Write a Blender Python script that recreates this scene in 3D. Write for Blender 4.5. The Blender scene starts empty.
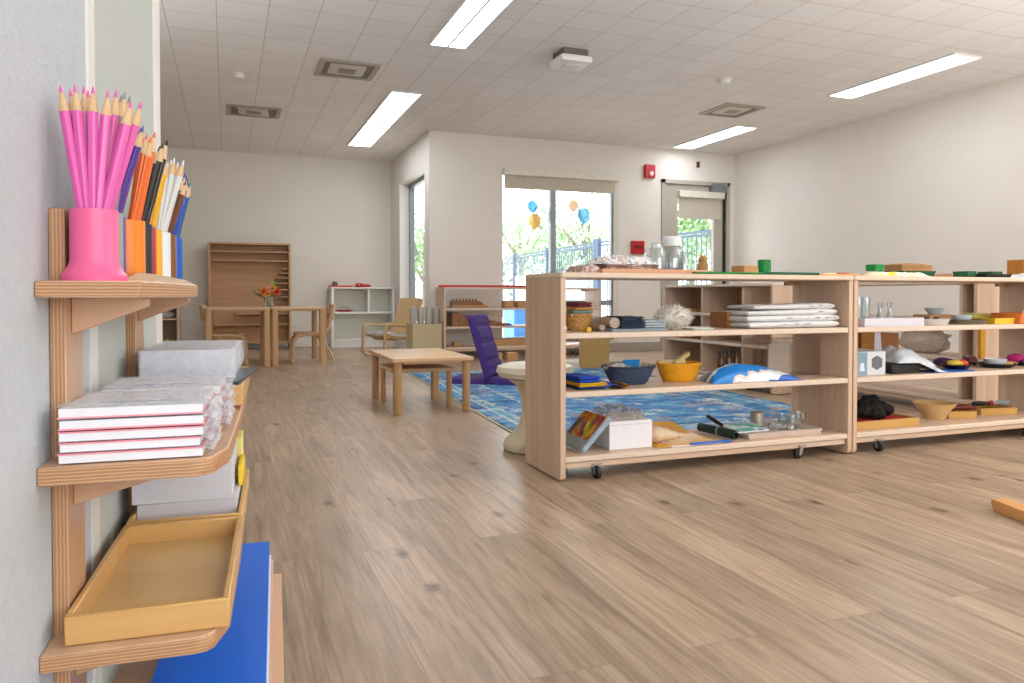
import bpy, bmesh, math, random
from mathutils import Vector, Matrix, noise
random.seed(7)
PI = math.pi
col = bpy.context.scene.collection

# ------------------------------------------------------------------ camera geometry
F, CX, CAMZ = 752.0, 512.0, 0.68
PITCH = math.radians(1.2)                         # nearly level, with a little lens shift
CY = 295.0 + F*math.tan(PITCH)
YAW = math.atan((CX - 227.0) / F * math.cos(PITCH))
FWD = Vector((math.sin(YAW)*math.cos(PITCH), math.cos(YAW)*math.cos(PITCH), -math.sin(PITCH)))
RGT = Vector((math.cos(YAW), -math.sin(YAW), 0))
UPV = RGT.cross(FWD)
EYE = Vector((0, 0, CAMZ))
def ray(x, y): return RGT*((x-CX)/F) - UPV*((y-CY)/F) + FWD
def at_z(x, y, z): d = ray(x, y); return EYE + d*((z-CAMZ)/d.z)
def at_y(x, y, Y): d = ray(x, y); return EYE + d*(Y/d.y)
def at_x(x, y, X): d = ray(x, y); return EYE + d*(X/d.x)
def wx(px, Y, py=300): return at_y(px, py, Y).x
def wz(px, py, Y): return at_y(px, py, Y).z

cam_d = bpy.data.cameras.new('camera')
cam = bpy.data.objects.new('camera', cam_d)
col.objects.link(cam)
cam.location = EYE
cam.rotation_euler = Matrix((RGT, UPV, -FWD)).transposed().to_euler()
cam_d.sensor_width = 36.0
cam_d.lens = F/1024.0*36.0
cam_d.shift_y = -(341.5-CY)/1024.0
cam_d.clip_start = 0.02
cam_d.clip_end = 200
bpy.context.scene.camera = cam

# ------------------------------------------------------------------ materials
def hexc(h):
    h = h.lstrip('#')
    out = []
    for i in (0, 2, 4):
        c = int(h[i:i+2], 16)/255.0
        out.append(c/12.92 if c <= 0.04045 else ((c+0.055)/1.055)**2.4)
    return (out[0], out[1], out[2], 1.0)
_M = {}
def newmat(name):
    m = bpy.data.materials.new(name)
    m.use_nodes = True
    nt = m.node_tree
    b = nt.nodes['Principled BSDF']
    return m, nt, b
def N(nt, t, **kw):
    n = nt.nodes.new(t)
    for k, v in kw.items(): setattr(n, k, v)
    return n
def plain(name, h, rough=0.5, metal=0.0, var=0.06, scale=30.0, bump=0.0, bscale=200.0, trans=0.0, emit=0.0, sheen=0.0, coat=0.0, ior=None):
    if name in _M: return _M[name]
    m, nt, b = newmat(name)
    c = hexc(h)
    tc = N(nt, 'ShaderNodeTexCoord')
    if var > 0:
        nz = N(nt, 'ShaderNodeTexNoise'); nz.inputs['Scale'].default_value = scale; nz.inputs['Detail'].default_value = 3
        nt.links.new(tc.outputs['Object'], nz.inputs['Vector'])
        r = N(nt, 'ShaderNodeValToRGB')
        r.color_ramp.elements[0].position = 0.3; r.color_ramp.elements[1].position = 0.7
        r.color_ramp.elements[0].color = tuple(max(0, x*(1-var)) for x in c[:3])+(1,)
        r.color_ramp.elements[1].color = tuple(min(1, x*(1+var)) for x in c[:3])+(1,)
        nt.links.new(nz.outputs['Fac'], r.inputs['Fac'])
        nt.links.new(r.outputs['Color'], b.inputs['Base Color'])
    else:
        b.inputs['Base Color'].default_value = c
    b.inputs['Roughness'].default_value = rough
    b.inputs['Metallic'].default_value = metal
    if trans: b.inputs['Transmission Weight'].default_value = trans
    if ior: b.inputs['IOR'].default_value = ior
    if sheen: b.inputs['Sheen Weight'].default_value = sheen
    if coat: b.inputs['Coat Weight'].default_value = coat; b.inputs['Coat Roughness'].default_value = 0.15
    if emit:
        b.inputs['Emission Color'].default_value = c; b.inputs['Emission Strength'].default_value = emit
    if bump > 0:
        n2 = N(nt, 'ShaderNodeTexNoise'); n2.inputs['Scale'].default_value = bscale; n2.inputs['Detail'].default_value = 2
        nt.links.new(tc.outputs['Object'], n2.inputs['Vector'])
        bp = N(nt, 'ShaderNodeBump'); bp.inputs['Strength'].default_value = bump; bp.inputs['Distance'].default_value = 0.002
        nt.links.new(n2.outputs['Fac'], bp.inputs['Height'])
        nt.links.new(bp.outputs['Normal'], b.inputs['Normal'])
    _M[name] = m
    return m
def wood(name, h1, h2, axis='x', stave=0.0, scav=0.5, rough=0.42, gs=1.0):
    """long grain along AXIS, optional glued staves across it"""
    if name in _M: return _M[name]
    m, nt, b = newmat(name)
    tc = N(nt, 'ShaderNodeTexCoord')
    mp = N(nt, 'ShaderNodeMapping')
    s = {'x': (1.6, 26, 26), 'y': (26, 1.6, 26), 'z': (26, 26, 1.6)}[axis]
    mp.inputs['Scale'].default_value = tuple(k*gs for k in s)
    nt.links.new(tc.outputs['Object'], mp.inputs['Vector'])
    nz = N(nt, 'ShaderNodeTexNoise'); nz.inputs['Scale'].default_value = 1.0; nz.inputs['Detail'].default_value = 5
    nz.inputs['Roughness'].default_value = 0.6; nz.inputs['Distortion'].default_value = 0.6
    nt.links.new(mp.outputs['Vector'], nz.inputs['Vector'])
    r = N(nt, 'ShaderNodeValToRGB')
    r.color_ramp.elements[0].position = 0.32; r.color_ramp.elements[1].position = 0.68
    r.color_ramp.elements[0].color = hexc(h1); r.color_ramp.elements[1].color = hexc(h2)
    nt.links.new(nz.outputs['Fac'], r.inputs['Fac'])
    last = r.outputs['Color']
    if stave > 0:
        sep = N(nt, 'ShaderNodeSeparateXYZ'); nt.links.new(tc.outputs['Object'], sep.inputs[0])
        def fl(sock):
            d = N(nt, 'ShaderNodeMath', operation='DIVIDE'); d.inputs[1].default_value = stave; nt.links.new(sock, d.inputs[0])
            f = N(nt, 'ShaderNodeMath', operation='FLOOR'); nt.links.new(d.outputs[0], f.inputs[0]); return f.outputs[0]
        cmb = N(nt, 'ShaderNodeCombineXYZ')
        for k in 'xyz':
            if k != axis: nt.links.new(fl(sep.outputs['xyz'.index(k)]), cmb.inputs['xyz'.index(k)])
        wn = N(nt, 'ShaderNodeTexWhiteNoise'); nt.links.new(cmb.outputs[0], wn.inputs['Vector'])
        mr = N(nt, 'ShaderNodeMapRange'); mr.inputs['To Min'].default_value = 1-0.13*scav; mr.inputs['To Max'].default_value = 1+0.13*scav
        nt.links.new(wn.outputs['Value'], mr.inputs['Value'])
        mx = N(nt, 'ShaderNodeVectorMath', operation='SCALE'); nt.links.new(last, mx.inputs[0]); nt.links.new(mr.outputs[0], mx.inputs['Scale'])
        last = mx.outputs[0]
    nt.links.new(last, b.inputs['Base Color'])
    b.inputs['Roughness'].default_value = rough
    _M[name] = m
    return m
def ply(name, h1, h2, axis='z', period=0.0062, rough=0.5):
    """plywood edge: thin light and dark layers stacked along AXIS"""
    if name in _M: return _M[name]
    m, nt, b = newmat(name)
    tc = N(nt, 'ShaderNodeTexCoord')
    sep = N(nt, 'ShaderNodeSeparateXYZ'); nt.links.new(tc.outputs['Object'], sep.inputs[0])
    nzv = N(nt, 'ShaderNodeTexNoise'); nzv.inputs['Scale'].default_value = 60; nt.links.new(tc.outputs['Object'], nzv.inputs['Vector'])
    ad = N(nt, 'ShaderNodeMath', operation='MULTIPLY_ADD'); ad.inputs[1].default_value = 0.0016
    nt.links.new(nzv.outputs['Fac'], ad.inputs[0]); nt.links.new(sep.outputs['xyz'.index(axis)], ad.inputs[2])
    mu = N(nt, 'ShaderNodeMath', operation='MULTIPLY'); mu.inputs[1].default_value = 2*PI/period; nt.links.new(ad.outputs[0], mu.inputs[0])
    sn = N(nt, 'ShaderNodeMath', operation='SINE'); nt.links.new(mu.outputs[0], sn.inputs[0])
    r = N(nt, 'ShaderNodeValToRGB')
    r.color_ramp.elements[0].position = 0.0; r.color_ramp.elements[1].position = 0.75
    r.color_ramp.elements[0].color = hexc(h1); r.color_ramp.elements[1].color = hexc(h2)
    nt.links.new(sn.outputs[0], r.inputs['Fac'])
    # short fibre flecks
    nt.links.new(r.outputs['Color'], b.inputs['Base Color'])
    b.inputs['Roughness'].default_value = rough
    _M[name] = m
    return m
def glassy(name, h='#ffffff', rough=0.02, alpha=0.12, clear=0.85):
    """thin clear glass: mostly straight through, with a mirror-like sheen"""
    if name in _M: return _M[name]
    m, nt, b = newmat(name)
    nt.nodes.remove(b)
    out = nt.nodes['Material Output']
    tr = N(nt, 'ShaderNodeBsdfTransparent'); tr.inputs['Color'].default_value = hexc(h)
    gl = N(nt, 'ShaderNodeBsdfGlossy'); gl.inputs['Roughness'].default_value = rough
    fr0 = N(nt, 'ShaderNodeFresnel'); fr0.inputs['IOR'].default_value = 1.45
    ge = N(nt, 'ShaderNodeNewGeometry'); om = N(nt, 'ShaderNodeMath', operation='SUBTRACT'); om.inputs[0].default_value = 1.0; nt.links.new(ge.outputs['Backfacing'], om.inputs[1])
    fr = N(nt, 'ShaderNodeMath', operation='MULTIPLY'); nt.links.new(fr0.outputs[0], fr.inputs[0]); nt.links.new(om.outputs[0], fr.inputs[1])
    ad = N(nt, 'ShaderNodeMath', operation='ADD'); ad.inputs[1].default_value = alpha; ad.use_clamp = True
    nt.links.new(fr.outputs[0], ad.inputs[0])
    mx = N(nt, 'ShaderNodeMixShader')
    nt.links.new(ad.outputs[0], mx.inputs[0]); nt.links.new(tr.outputs[0], mx.inputs[1]); nt.links.new(gl.outputs[0], mx.inputs[2])
    nt.links.new(mx.outputs[0], out.inputs['Surface'])
    _M[name] = m
    return m
def film(name, h='#f4f6fa', fac=0.35, rough=0.18):
    """clear plastic wrap: part white, part see-through, crinkled"""
    if name in _M: return _M[name]
    m, nt, b = newmat(name)
    out = nt.nodes['Material Output']
    b.inputs['Base Color'].default_value = hexc(h); b.inputs['Roughness'].default_value = rough
    tc = N(nt, 'ShaderNodeTexCoord')
    nz = N(nt, 'ShaderNodeTexNoise'); nz.inputs['Scale'].default_value = 28; nz.inputs['Detail'].default_value = 3; nz.inputs['Distortion'].default_value = 1.8
    nt.links.new(tc.outputs['Object'], nz.inputs['Vector'])
    bp = N(nt, 'ShaderNodeBump'); bp.inputs['Strength'].default_value = 0.45; bp.inputs['Distance'].default_value = 0.003
    nt.links.new(nz.outputs['Fac'], bp.inputs['Height']); nt.links.new(bp.outputs['Normal'], b.inputs['Normal'])
    mr = N(nt, 'ShaderNodeMapRange'); mr.inputs['From Min'].default_value = 0.35; mr.inputs['From Max'].default_value = 0.7
    mr.inputs['To Min'].default_value = max(0, fac-0.10); mr.inputs['To Max'].default_value = min(1, fac+0.12)
    nt.links.new(nz.outputs['Fac'], mr.inputs['Value'])
    tr = N(nt, 'ShaderNodeBsdfTransparent')
    mx = N(nt, 'ShaderNodeMixShader')
    nt.links.new(mr.outputs[0], mx.inputs[0]); nt.links.new(tr.outputs[0], mx.inputs[1]); nt.links.new(b.outputs[0], mx.inputs[2])
    nt.links.new(mx.outputs[0], out.inputs['Surface'])
    _M[name] = m
    return m
def blotch(name, cols, scale=8.0, rough=0.8, detail=4, bump=0.0, stretch=(1, 1, 1), dist=0.5):
    """patches of several colours"""
    if name in _M: return _M[name]
    m, nt, b = newmat(name)
    tc = N(nt, 'ShaderNodeTexCoord'); mp = N(nt, 'ShaderNodeMapping'); mp.inputs['Scale'].default_value = stretch
    nt.links.new(tc.outputs['Object'], mp.inputs['Vector'])
    nz = N(nt, 'ShaderNodeTexNoise'); nz.inputs['Scale'].default_value = scale; nz.inputs['Detail'].default_value = detail; nz.inputs['Distortion'].default_value = dist
    nt.links.new(mp.outputs['Vector'], nz.inputs['Vector'])
    r = N(nt, 'ShaderNodeValToRGB'); cr = r.color_ramp
    n = len(cols)
    cr.elements[0].position = 0.3; cr.elements[0].color = hexc(cols[0])
    cr.elements[1].position = 0.72; cr.elements[1].color = hexc(cols[-1])
    for i in range(1, n-1):
        e = cr.elements.new(0.3 + 0.42*i/(n-1)); e.color = hexc(cols[i])
    nt.links.new(nz.outputs['Fac'], r.inputs['Fac']); nt.links.new(r.outputs['Color'], b.inputs['Base Color'])
    b.inputs['Roughness'].default_value = rough
    if bump:
        bp = N(nt, 'ShaderNodeBump'); bp.inputs['Strength'].default_value = bump; bp.inputs['Distance'].default_value = 0.01
        nt.links.new(nz.outputs['Fac'], bp.inputs['Height']); nt.links.new(bp.outputs['Normal'], b.inputs['Normal'])
    _M[name] = m
    return m
def weave(name, h1, h2, fx=160.0, fz=110.0, rough=0.6):
    """basket weave: over and under strips around and up"""
    if name in _M: return _M[name]
    m, nt, b = newmat(name)
    tc = N(nt, 'ShaderNodeTexCoord'); mp = N(nt, 'ShaderNodeMapping'); mp.inputs['Scale'].default_value = (fx, fx, fz)
    nt.links.new(tc.outputs['Object'], mp.inputs['Vector'])
    ck = N(nt, 'ShaderNodeTexChecker'); ck.inputs['Scale'].default_value = 1.0
    ck.inputs['Color1'].default_value = hexc(h1); ck.inputs['Color2'].default_value = hexc(h2)
    nt.links.new(mp.outputs['Vector'], ck.inputs['Vector'])
    nt.links.new(ck.outputs['Color'], b.inputs['Base Color'])
    bp = N(nt, 'ShaderNodeBump'); bp.inputs['Strength'].default_value = 0.6; bp.inputs['Distance'].default_value = 0.003
    nt.links.new(ck.outputs['Fac'], bp.inputs['Height']); nt.links.new(bp.outputs['Normal'], b.inputs['Normal'])
    b.inputs['Roughness'].default_value = rough
    _M[name] = m
    return m

# ------------------------------------------------------------------ mesh builder
class B:
    def __init__(s): s.bm = bmesh.new(); s.T = Matrix.Identity(4)
    def _fin(s, verts, m):
        fs = set()
        for v in verts:
            v.co = s.T @ v.co
        for v in verts:
            for f in v.link_faces: fs.add(f)
        for f in fs: f.material_index = m
        return fs
    def box(s, x0, x1, y0, y1, z0, z1, m=0, bev=0.0, seg=1, only=None):
        r = bmesh.ops.create_cube(s.bm, size=1.0)
        vs = r['verts']
        for v in vs:
            v.co = Vector(((x0+x1)/2 + v.co.x*(x1-x0), (y0+y1)/2 + v.co.y*(y1-y0), (z0+z1)/2 + v.co.z*(z1-z0)))
        fs = s._fin(vs, m)
        if bev > 0:
            es = list({e for v in vs for e in v.link_edges})
            r2 = bmesh.ops.bevel(s.bm, geom=es, offset=bev, segments=seg, affect='EDGES', profile=0.5)
            for f in r2['faces']: f.material_index = m
        return fs
    def prism(s, pts, axis, a0, a1, m=0, bev=0.0, edge_m=None):
        """polygon PTS in the plane across AXIS, pushed from a0 to a1"""
        def P(u, v, a):
            return {'x': (a, u, v), 'y': (u, a, v), 'z': (u, v, a)}[axis]
        lo = [s.bm.verts.new(P(u, v, a0)) for u, v in pts]
        hi = [s.bm.verts.new(P(u, v, a1)) for u, v in pts]
        n = len(pts)
        caps = [s.bm.faces.new(lo[::-1]), s.bm.faces.new(hi)]
        sides = [s.bm.faces.new((lo[i], lo[(i+1) % n], hi[(i+1) % n], hi[i])) for i in range(n)]
        vs = lo+hi
        s._fin(vs, m)
        if edge_m is not None:
            for f in sides: f.material_index = edge_m
        bmesh.ops.recalc_face_normals(s.bm, faces=caps+sides)
        if bev > 0:
            es = list({e for v in vs for e in v.link_edges})
            bmesh.ops.bevel(s.bm, geom=es, offset=bev, segments=1, affect='EDGES', profile=0.5)
        return vs
    def lathe(s, prof, c=(0, 0, 0), seg=20, m=0, sx=1.0, sy=1.0):
        rings = []; vs = []
        for r, z in prof:
            if r < 1e-6:
                v = s.bm.verts.new((c[0], c[1], c[2]+z)); rings.append([v]); vs.append(v)
            else:
                ring = [s.bm.verts.new((c[0]+sx*r*math.cos(2*PI*i/seg), c[1]+sy*r*math.sin(2*PI*i/seg), c[2]+z)) for i in range(seg)]
                rings.append(ring); vs += ring
        for a, b in zip(rings, rings[1:]):
            for i in range(seg):
                j = (i+1) % seg
                if len(a) == 1 and len(b) == 1: continue
                if len(a) == 1: s.bm.faces.new((a[0], b[i], b[j]))
                elif len(b) == 1: s.bm.faces.new((a[i], a[j], b[0]))
                else: s.bm.faces.new((a[i], a[j], b[j], b[i]))
        fs = s._fin(vs, m)
        bmesh.ops.recalc_face_normals(s.bm, faces=list(fs))
        return vs
    def tube(s, pts, r, seg=10, m=0, closed=False, flat=None):
        pts = [Vector(p) for p in pts]
        n = len(pts)
        rr = r if isinstance(r, (list, tuple)) else [r]*n
        rings = []; vs = []
        prev = None
        for i, p in enumerate(pts):
            if closed: t = (pts[(i+1) % n]-pts[i-1]).normalized()
            else: t = (pts[min(i+1, n-1)]-pts[max(i-1, 0)]).normalized()
            if prev is None:
                up = Vector((0, 0, 1)) if abs(t.z) < 0.9 else Vector((0, 1, 0))
                u = t.cross(up).normalized()
            else:
                u = (prev - t*prev.dot(t)).normalized()
            w = t.cross(u); prev = u
            fa, fb = flat if flat else (1, 1)
            ring = [s.bm.verts.new(p + u*(rr[i]*fa*math.cos(2*PI*k/seg)) + w*(rr[i]*fb*math.sin(2*PI*k/seg))) for k in range(seg)]
            rings.append(ring); vs += ring
        pairs = list(zip(rings, rings[1:]))
        if closed: pairs.append((rings[-1], rings[0]))
        for a, b in pairs:
            for k in range(seg):
                j = (k+1) % seg
                s.bm.faces.new((a[k], a[j], b[j], b[k]))
        if not closed:
            s.bm.faces.new(rings[0][::-1]); s.bm.faces.new(rings[-1])
        fs = s._fin(vs, m)
        bmesh.ops.recalc_face_normals(s.bm, faces=list(fs))
        return vs
    def cyl(s, p0, p1, r0, r1=None, seg=16, m=0):
        return s.tube([p0, p1], [r0, r0 if r1 is None else r1], seg, m)
    def sheet(s, fn, nu, nv, m=0, thick=0.0):
        """surface fn(u,v) in [0,1]^2; THICK makes it a closed slab downwards"""
        top = [[s.bm.verts.new(fn(i/nu, j/nv)) for j in range(nv+1)] for i in range(nu+1)]
        vs = [v for r in top for v in r]
        for i in range(nu):
            for j in range(nv):
                s.bm.faces.new((top[i][j], top[i+1][j], top[i+1][j+1], top[i][j+1]))
        if thick:
            bot = [[s.bm.verts.new(Vector(fn(i/nu, j/nv)) - Vector((0, 0, thick))) for j in range(nv+1)] for i in range(nu+1)]
            vs += [v for r in bot for v in r]
            for i in range(nu):
                for j in range(nv):
                    s.bm.faces.new((bot[i][j], bot[i][j+1], bot[i+1][j+1], bot[i+1][j]))
            for i in range(nu):
                s.bm.faces.new((top[i][0], bot[i][0], bot[i+1][0], top[i+1][0]))
                s.bm.faces.new((top[i][nv], top[i+1][nv], bot[i+1][nv], bot[i][nv]))
            for j in range(nv):
                s.bm.faces.new((top[0][j], top[0][j+1], bot[0][j+1], bot[0][j]))
                s.bm.faces.new((top[nu][j], bot[nu][j], bot[nu][j+1], top[nu][j+1]))
        fs = s._fin(vs, m)
        bmesh.ops.recalc_face_normals(s.bm, faces=list(fs))
        return vs
    def blob(s, c, rad, amp=0.1, freq=3.0, seed=0, sub=3, m=0, floor=None):
        r = bmesh.ops.create_icosphere(s.bm, subdivisions=sub, radius=1.0)
        vs = r['verts']
        rad = Vector(rad)
        for v in vs:
            d = v.co.normalized()
            k = 1 + amp*noise.noise(d*freq + Vector((seed*3.1, seed*1.7, seed)))
            v.co = Vector(c) + Vector((d.x*rad.x, d.y*rad.y, d.z*rad.z))*k
            if floor is not None and v.co.z < floor: v.co.z = floor
        s._fin(vs, m)
        return vs
    def build(s, name, mats, parent=None, loc=(0, 0, 0), rot=(0, 0, 0), ang=40):
        me = bpy.data.meshes.new(name)
        s.bm.to_mesh(me); s.bm.free()
        for m in (mats if isinstance(mats, (list, tuple)) else [mats]): me.materials.append(m)
        for p in me.polygons: p.use_smooth = True
        me.set_sharp_from_angle(angle=math.radians(ang))
        o = bpy.data.objects.new(name, me)
        col.objects.link(o)
        o.parent = parent
        o.location = loc; o.rotation_euler = rot
        return o

def tag(o, label, cat, group=None, kind=None):
    o['label'] = label; o['category'] = cat
    if group: o['group'] = group
    if kind: o['kind'] = kind
    return o
def thing(name, label, cat, loc=(0, 0, 0), rz=0.0, group=None):
    o = bpy.data.objects.new(name, None); col.objects.link(o)
    o.empty_display_size = 0.05
    o.location = loc; o.rotation_euler = (0, 0, rz) if not isinstance(rz, tuple) else rz
    return tag(o, label, cat, group)
def single(name, b, mats, label, cat, loc=(0, 0, 0), rot=(0, 0, 0), group=None, ang=40):
    return tag(b.build(name, mats, None, loc, rot, ang), label, cat, group)
def struct(name, b, mats, parent=None, loc=(0, 0, 0), rot=(0, 0, 0)):
    o = b.build(name, mats, parent, loc, rot)
    o['kind'] = 'structure'
    return o
def dup(root, loc, rz, label=None, group=None):
    r = root.copy(); col.objects.link(r); r.location = loc; r.rotation_euler = (0, 0, rz) if not isinstance(rz, tuple) else rz
    if label: r['label'] = label
    if group: r['group'] = group
    for ch in list(root.children):
        c = ch.copy(); col.objects.link(c); c.parent = r
        for g in ch.children:
            d = g.copy(); col.objects.link(d); d.parent = c
    return r

# ------------------------------------------------------------------ shared materials
CEIL = 2.485
YB, XS, XR, YK = 8.07, 2.085, 6.12, 10.15       # window wall, side wall, right wall, back wall
RA = -math.radians(3.31)                          # the drawing rack and the wall behind it stand a little askew
EX = Vector((math.cos(RA), math.sin(RA), 0)); EY = Vector((-math.sin(RA), math.cos(RA), 0))
def rk(x, y, z=0.0): return EX*x + EY*y + Vector((0, 0, z))

m_wall = plain('wall_paint', '#e9e3da', 0.75, var=0.015, scale=3, bump=0.10, bscale=260)
m_wall_l = plain('textured_wall', '#c6cdd4', 0.7, var=0.03, scale=60, bump=0.75, bscale=170)
m_panel = plain('fabric_panel', '#c6cdc8', 0.9, var=0.07, scale=300, bump=0.5, bscale=500)
m_white = plain('white_paint', '#e9e7e2', 0.45, var=0.02)
m_offw = plain('off_white', '#dcd8cc', 0.55, var=0.02)
m_taupe = plain('taupe_paint', '#a79d90', 0.5, var=0.02)
m_alu = plain('grey_aluminium', '#8f979c', 0.4, metal=0.3, var=0.02)
m_doorp = plain('door_paint', '#b8b1a5', 0.5, var=0.02)
m_dark = plain('dark_rubber', '#1c1c1e', 0.55, var=0.05)
m_black = plain('black_plastic', '#141417', 0.35, var=0.05)
m_steel = plain('steel', '#b8bbbd', 0.3, metal=0.9, var=0.03)
m_red = plain('red_paint', '#c4121a', 0.4, var=0.04)
m_glass = glassy('window_glass', '#fbfdff', 0.02, 0.02)
m_clear = glassy('clear_glass', '#f3f7f8', 0.05, 0.16)
m_acryl = glassy('clear_acrylic', '#f4f2f0', 0.06, 0.07)

def ceiling_mat():
    m, nt, b = newmat('ceiling_tiles')
    tc = N(nt, 'ShaderNodeTexCoord'); mp = N(nt, 'ShaderNodeMapping'); mp.inputs['Location'].default_value = (0.05, 0.0, 0)
    nt.links.new(tc.outputs['Object'], mp.inputs['Vector'])
    br = N(nt, 'ShaderNodeTexBrick'); br.offset = 0.0; br.squash = 1.0
    br.inputs['Scale'].default_value = 1.0; br.inputs['Brick Width'].default_value = 0.31; br.inputs['Row Height'].default_value = 0.31
    br.inputs['Mortar Size'].default_value = 0.0022; br.inputs['Mortar Smooth'].default_value = 0.2
    br.inputs['Color1'].default_value = hexc('#f0eeeb'); br.inputs['Color2'].default_value = hexc('#ebe8e4'); br.inputs['Mortar'].default_value = hexc('#b5aca0')
    nt.links.new(mp.outputs[0], br.inputs['Vector'])
    nt.links.new(br.outputs['Color'], b.inputs['Base Color'])
    b.inputs['Roughness'].default_value = 0.9
    bp = N(nt, 'ShaderNodeBump'); bp.inputs['Strength'].default_value = 0.4; bp.inputs['Distance'].default_value = 0.003; bp.invert = True
    nt.links.new(br.outputs['Fac'], bp.inputs['Height']); nt.links.new(bp.outputs[0], b.inputs['Normal'])
    return m
def floor_mat():
    m, nt, b = newmat('oak_planks')
    tc = N(nt, 'ShaderNodeTexCoord'); sep = N(nt, 'ShaderNodeSeparateXYZ'); nt.links.new(tc.outputs['Object'], sep.inputs[0])
    cb = N(nt, 'ShaderNodeCombineXYZ'); nt.links.new(sep.outputs['Y'], cb.inputs['X']); nt.links.new(sep.outputs['X'], cb.inputs['Y'])
    br = N(nt, 'ShaderNodeTexBrick'); br.offset = 0.37; br.offset_frequency = 2; br.squash = 1.0
    br.inputs['Scale'].default_value = 1.0; br.inputs['Brick Width'].default_value = 1.22; br.inputs['Row Height'].default_value = 0.165
    br.inputs['Mortar Size'].default_value = 0.0009; br.inputs['Mortar Smooth'].default_value = 0.3; br.inputs['Bias'].default_value = 0.0
    br.inputs['Color1'].default_value = (0, 0, 0, 1); br.inputs['Color2'].default_value = (1, 1, 1, 1); br.inputs['Mortar'].default_value = (0.2, 0.2, 0.2, 1)
    nt.links.new(cb.outputs[0], br.inputs['Vector'])
    bw = N(nt, 'ShaderNodeRGBToBW'); nt.links.new(br.outputs['Color'], bw.inputs[0])
    # grain along Y, shifted from plank to plank
    off = N(nt, 'ShaderNodeCombineXYZ')
    k = N(nt, 'ShaderNodeMath', operation='MULTIPLY'); k.inputs[1].default_value = 37.0; nt.links.new(bw.outputs[0], k.inputs[0])
    nt.links.new(k.outputs[0], off.inputs['X']); nt.links.new(k.outputs[0], off.inputs['Y'])
    ad = N(nt, 'ShaderNodeVectorMath', operation='ADD'); nt.links.new(tc.outputs['Object'], ad.inputs[0]); nt.links.new(off.outputs[0], ad.inputs[1])
    mp = N(nt, 'ShaderNodeMapping'); mp.inputs['Scale'].default_value = (30, 2.0, 1); nt.links.new(ad.outputs[0], mp.inputs['Vector'])
    g = N(nt, 'ShaderNodeTexNoise'); g.inputs['Scale'].default_value = 1.0; g.inputs['Detail'].default_value = 7; g.inputs['Roughness'].default_value = 0.66; g.inputs['Distortion'].default_value = 1.1
    nt.links.new(mp.outputs[0], g.inputs['Vector'])
    r = N(nt, 'ShaderNodeValToRGB'); cr = r.color_ramp
    cr.elements[0].position = 0.28; cr.elements[0].color = hexc('#86705a')
    cr.elements[1].position = 0.78; cr.elements[1].color = hexc('#cab49b')
    e = cr.elements.new(0.5); e.color = hexc('#b1987f')
    nt.links.new(g.outputs['Fac'], r.inputs['Fac'])
    # broad light and dark drift in a plank
    mp2 = N(nt, 'ShaderNodeMapping'); mp2.inputs['Scale'].default_value = (5, 1.1, 1); nt.links.new(ad.outputs[0], mp2.inputs['Vector'])
    g2 = N(nt, 'ShaderNodeTexNoise'); g2.inputs['Scale'].default_value = 1.3; g2.inputs['Detail'].default_value = 3; nt.links.new(mp2.outputs[0], g2.inputs['Vector'])
    mr = N(nt, 'ShaderNodeMapRange'); mr.inputs['From Min'].default_value = 0.3; mr.inputs['From Max'].default_value = 0.7; mr.inputs['To Min'].default_value = 0.82; mr.inputs['To Max'].default_value = 1.14
    nt.links.new(g2.outputs['Fac'], mr.inputs['Value'])
    mr2 = N(nt, 'ShaderNodeMapRange'); mr2.inputs['To Min'].default_value = 0.86; mr2.inputs['To Max'].default_value = 1.1
    nt.links.new(bw.outputs[0], mr2.inputs['Value'])
    mm0 = N(nt, 'ShaderNodeMath', operation='MULTIPLY'); nt.links.new(mr.outputs[0], mm0.inputs[0]); nt.links.new(mr2.outputs[0], mm0.inputs[1])
    mpg = N(nt, 'ShaderNodeMapping'); mpg.inputs['Scale'].default_value = (150, 5, 1); nt.links.new(ad.outputs[0], mpg.inputs['Vector'])
    gf = N(nt, 'ShaderNodeTexNoise'); gf.inputs['Scale'].default_value = 1.0; gf.inputs['Detail'].default_value = 3; nt.links.new(mpg.outputs[0], gf.inputs['Vector'])
    mrg = N(nt, 'ShaderNodeMapRange'); mrg.inputs['From Min'].default_value = 0.3; mrg.inputs['From Max'].default_value = 0.7; mrg.inputs['To Min'].default_value = 0.88; mrg.inputs['To Max'].default_value = 1.1; nt.links.new(gf.outputs['Fac'], mrg.inputs['Value'])
    mm = N(nt, 'ShaderNodeMath', operation='MULTIPLY'); nt.links.new(mm0.outputs[0], mm.inputs[0]); nt.links.new(mrg.outputs[0], mm.inputs[1])
    sc = N(nt, 'ShaderNodeVectorMath', operation='SCALE'); nt.links.new(r.outputs['Color'], sc.inputs[0]); nt.links.new(mm.outputs[0], sc.inputs['Scale'])
    # knots
    mp3 = N(nt, 'ShaderNodeMapping'); mp3.inputs['Scale'].default_value = (5.2, 2.9, 1); nt.links.new(ad.outputs[0], mp3.inputs['Vector'])
    vo = N(nt, 'ShaderNodeTexVoronoi'); vo.voronoi_dimensions = '2D'; vo.inputs['Scale'].default_value = 1.0; nt.links.new(mp3.outputs[0], vo.inputs['Vector'])
    nd = N(nt, 'ShaderNodeTexNoise'); nd.inputs['Scale'].default_value = 45; nt.links.new(tc.outputs['Object'], nd.inputs['Vector'])
    vd = N(nt, 'ShaderNodeMath', operation='MULTIPLY_ADD'); vd.inputs[1].default_value = 0.14; nt.links.new(nd.outputs['Fac'], vd.inputs[0]); nt.links.new(vo.outputs['Distance'], vd.inputs[2])
    kr = N(nt, 'ShaderNodeMapRange'); kr.inputs['From Min'].default_value = 0.08; kr.inputs['From Max'].default_value = 0.20; kr.inputs['To Min'].default_value = 0.3; kr.inputs['To Max'].default_value = 1.0
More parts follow.
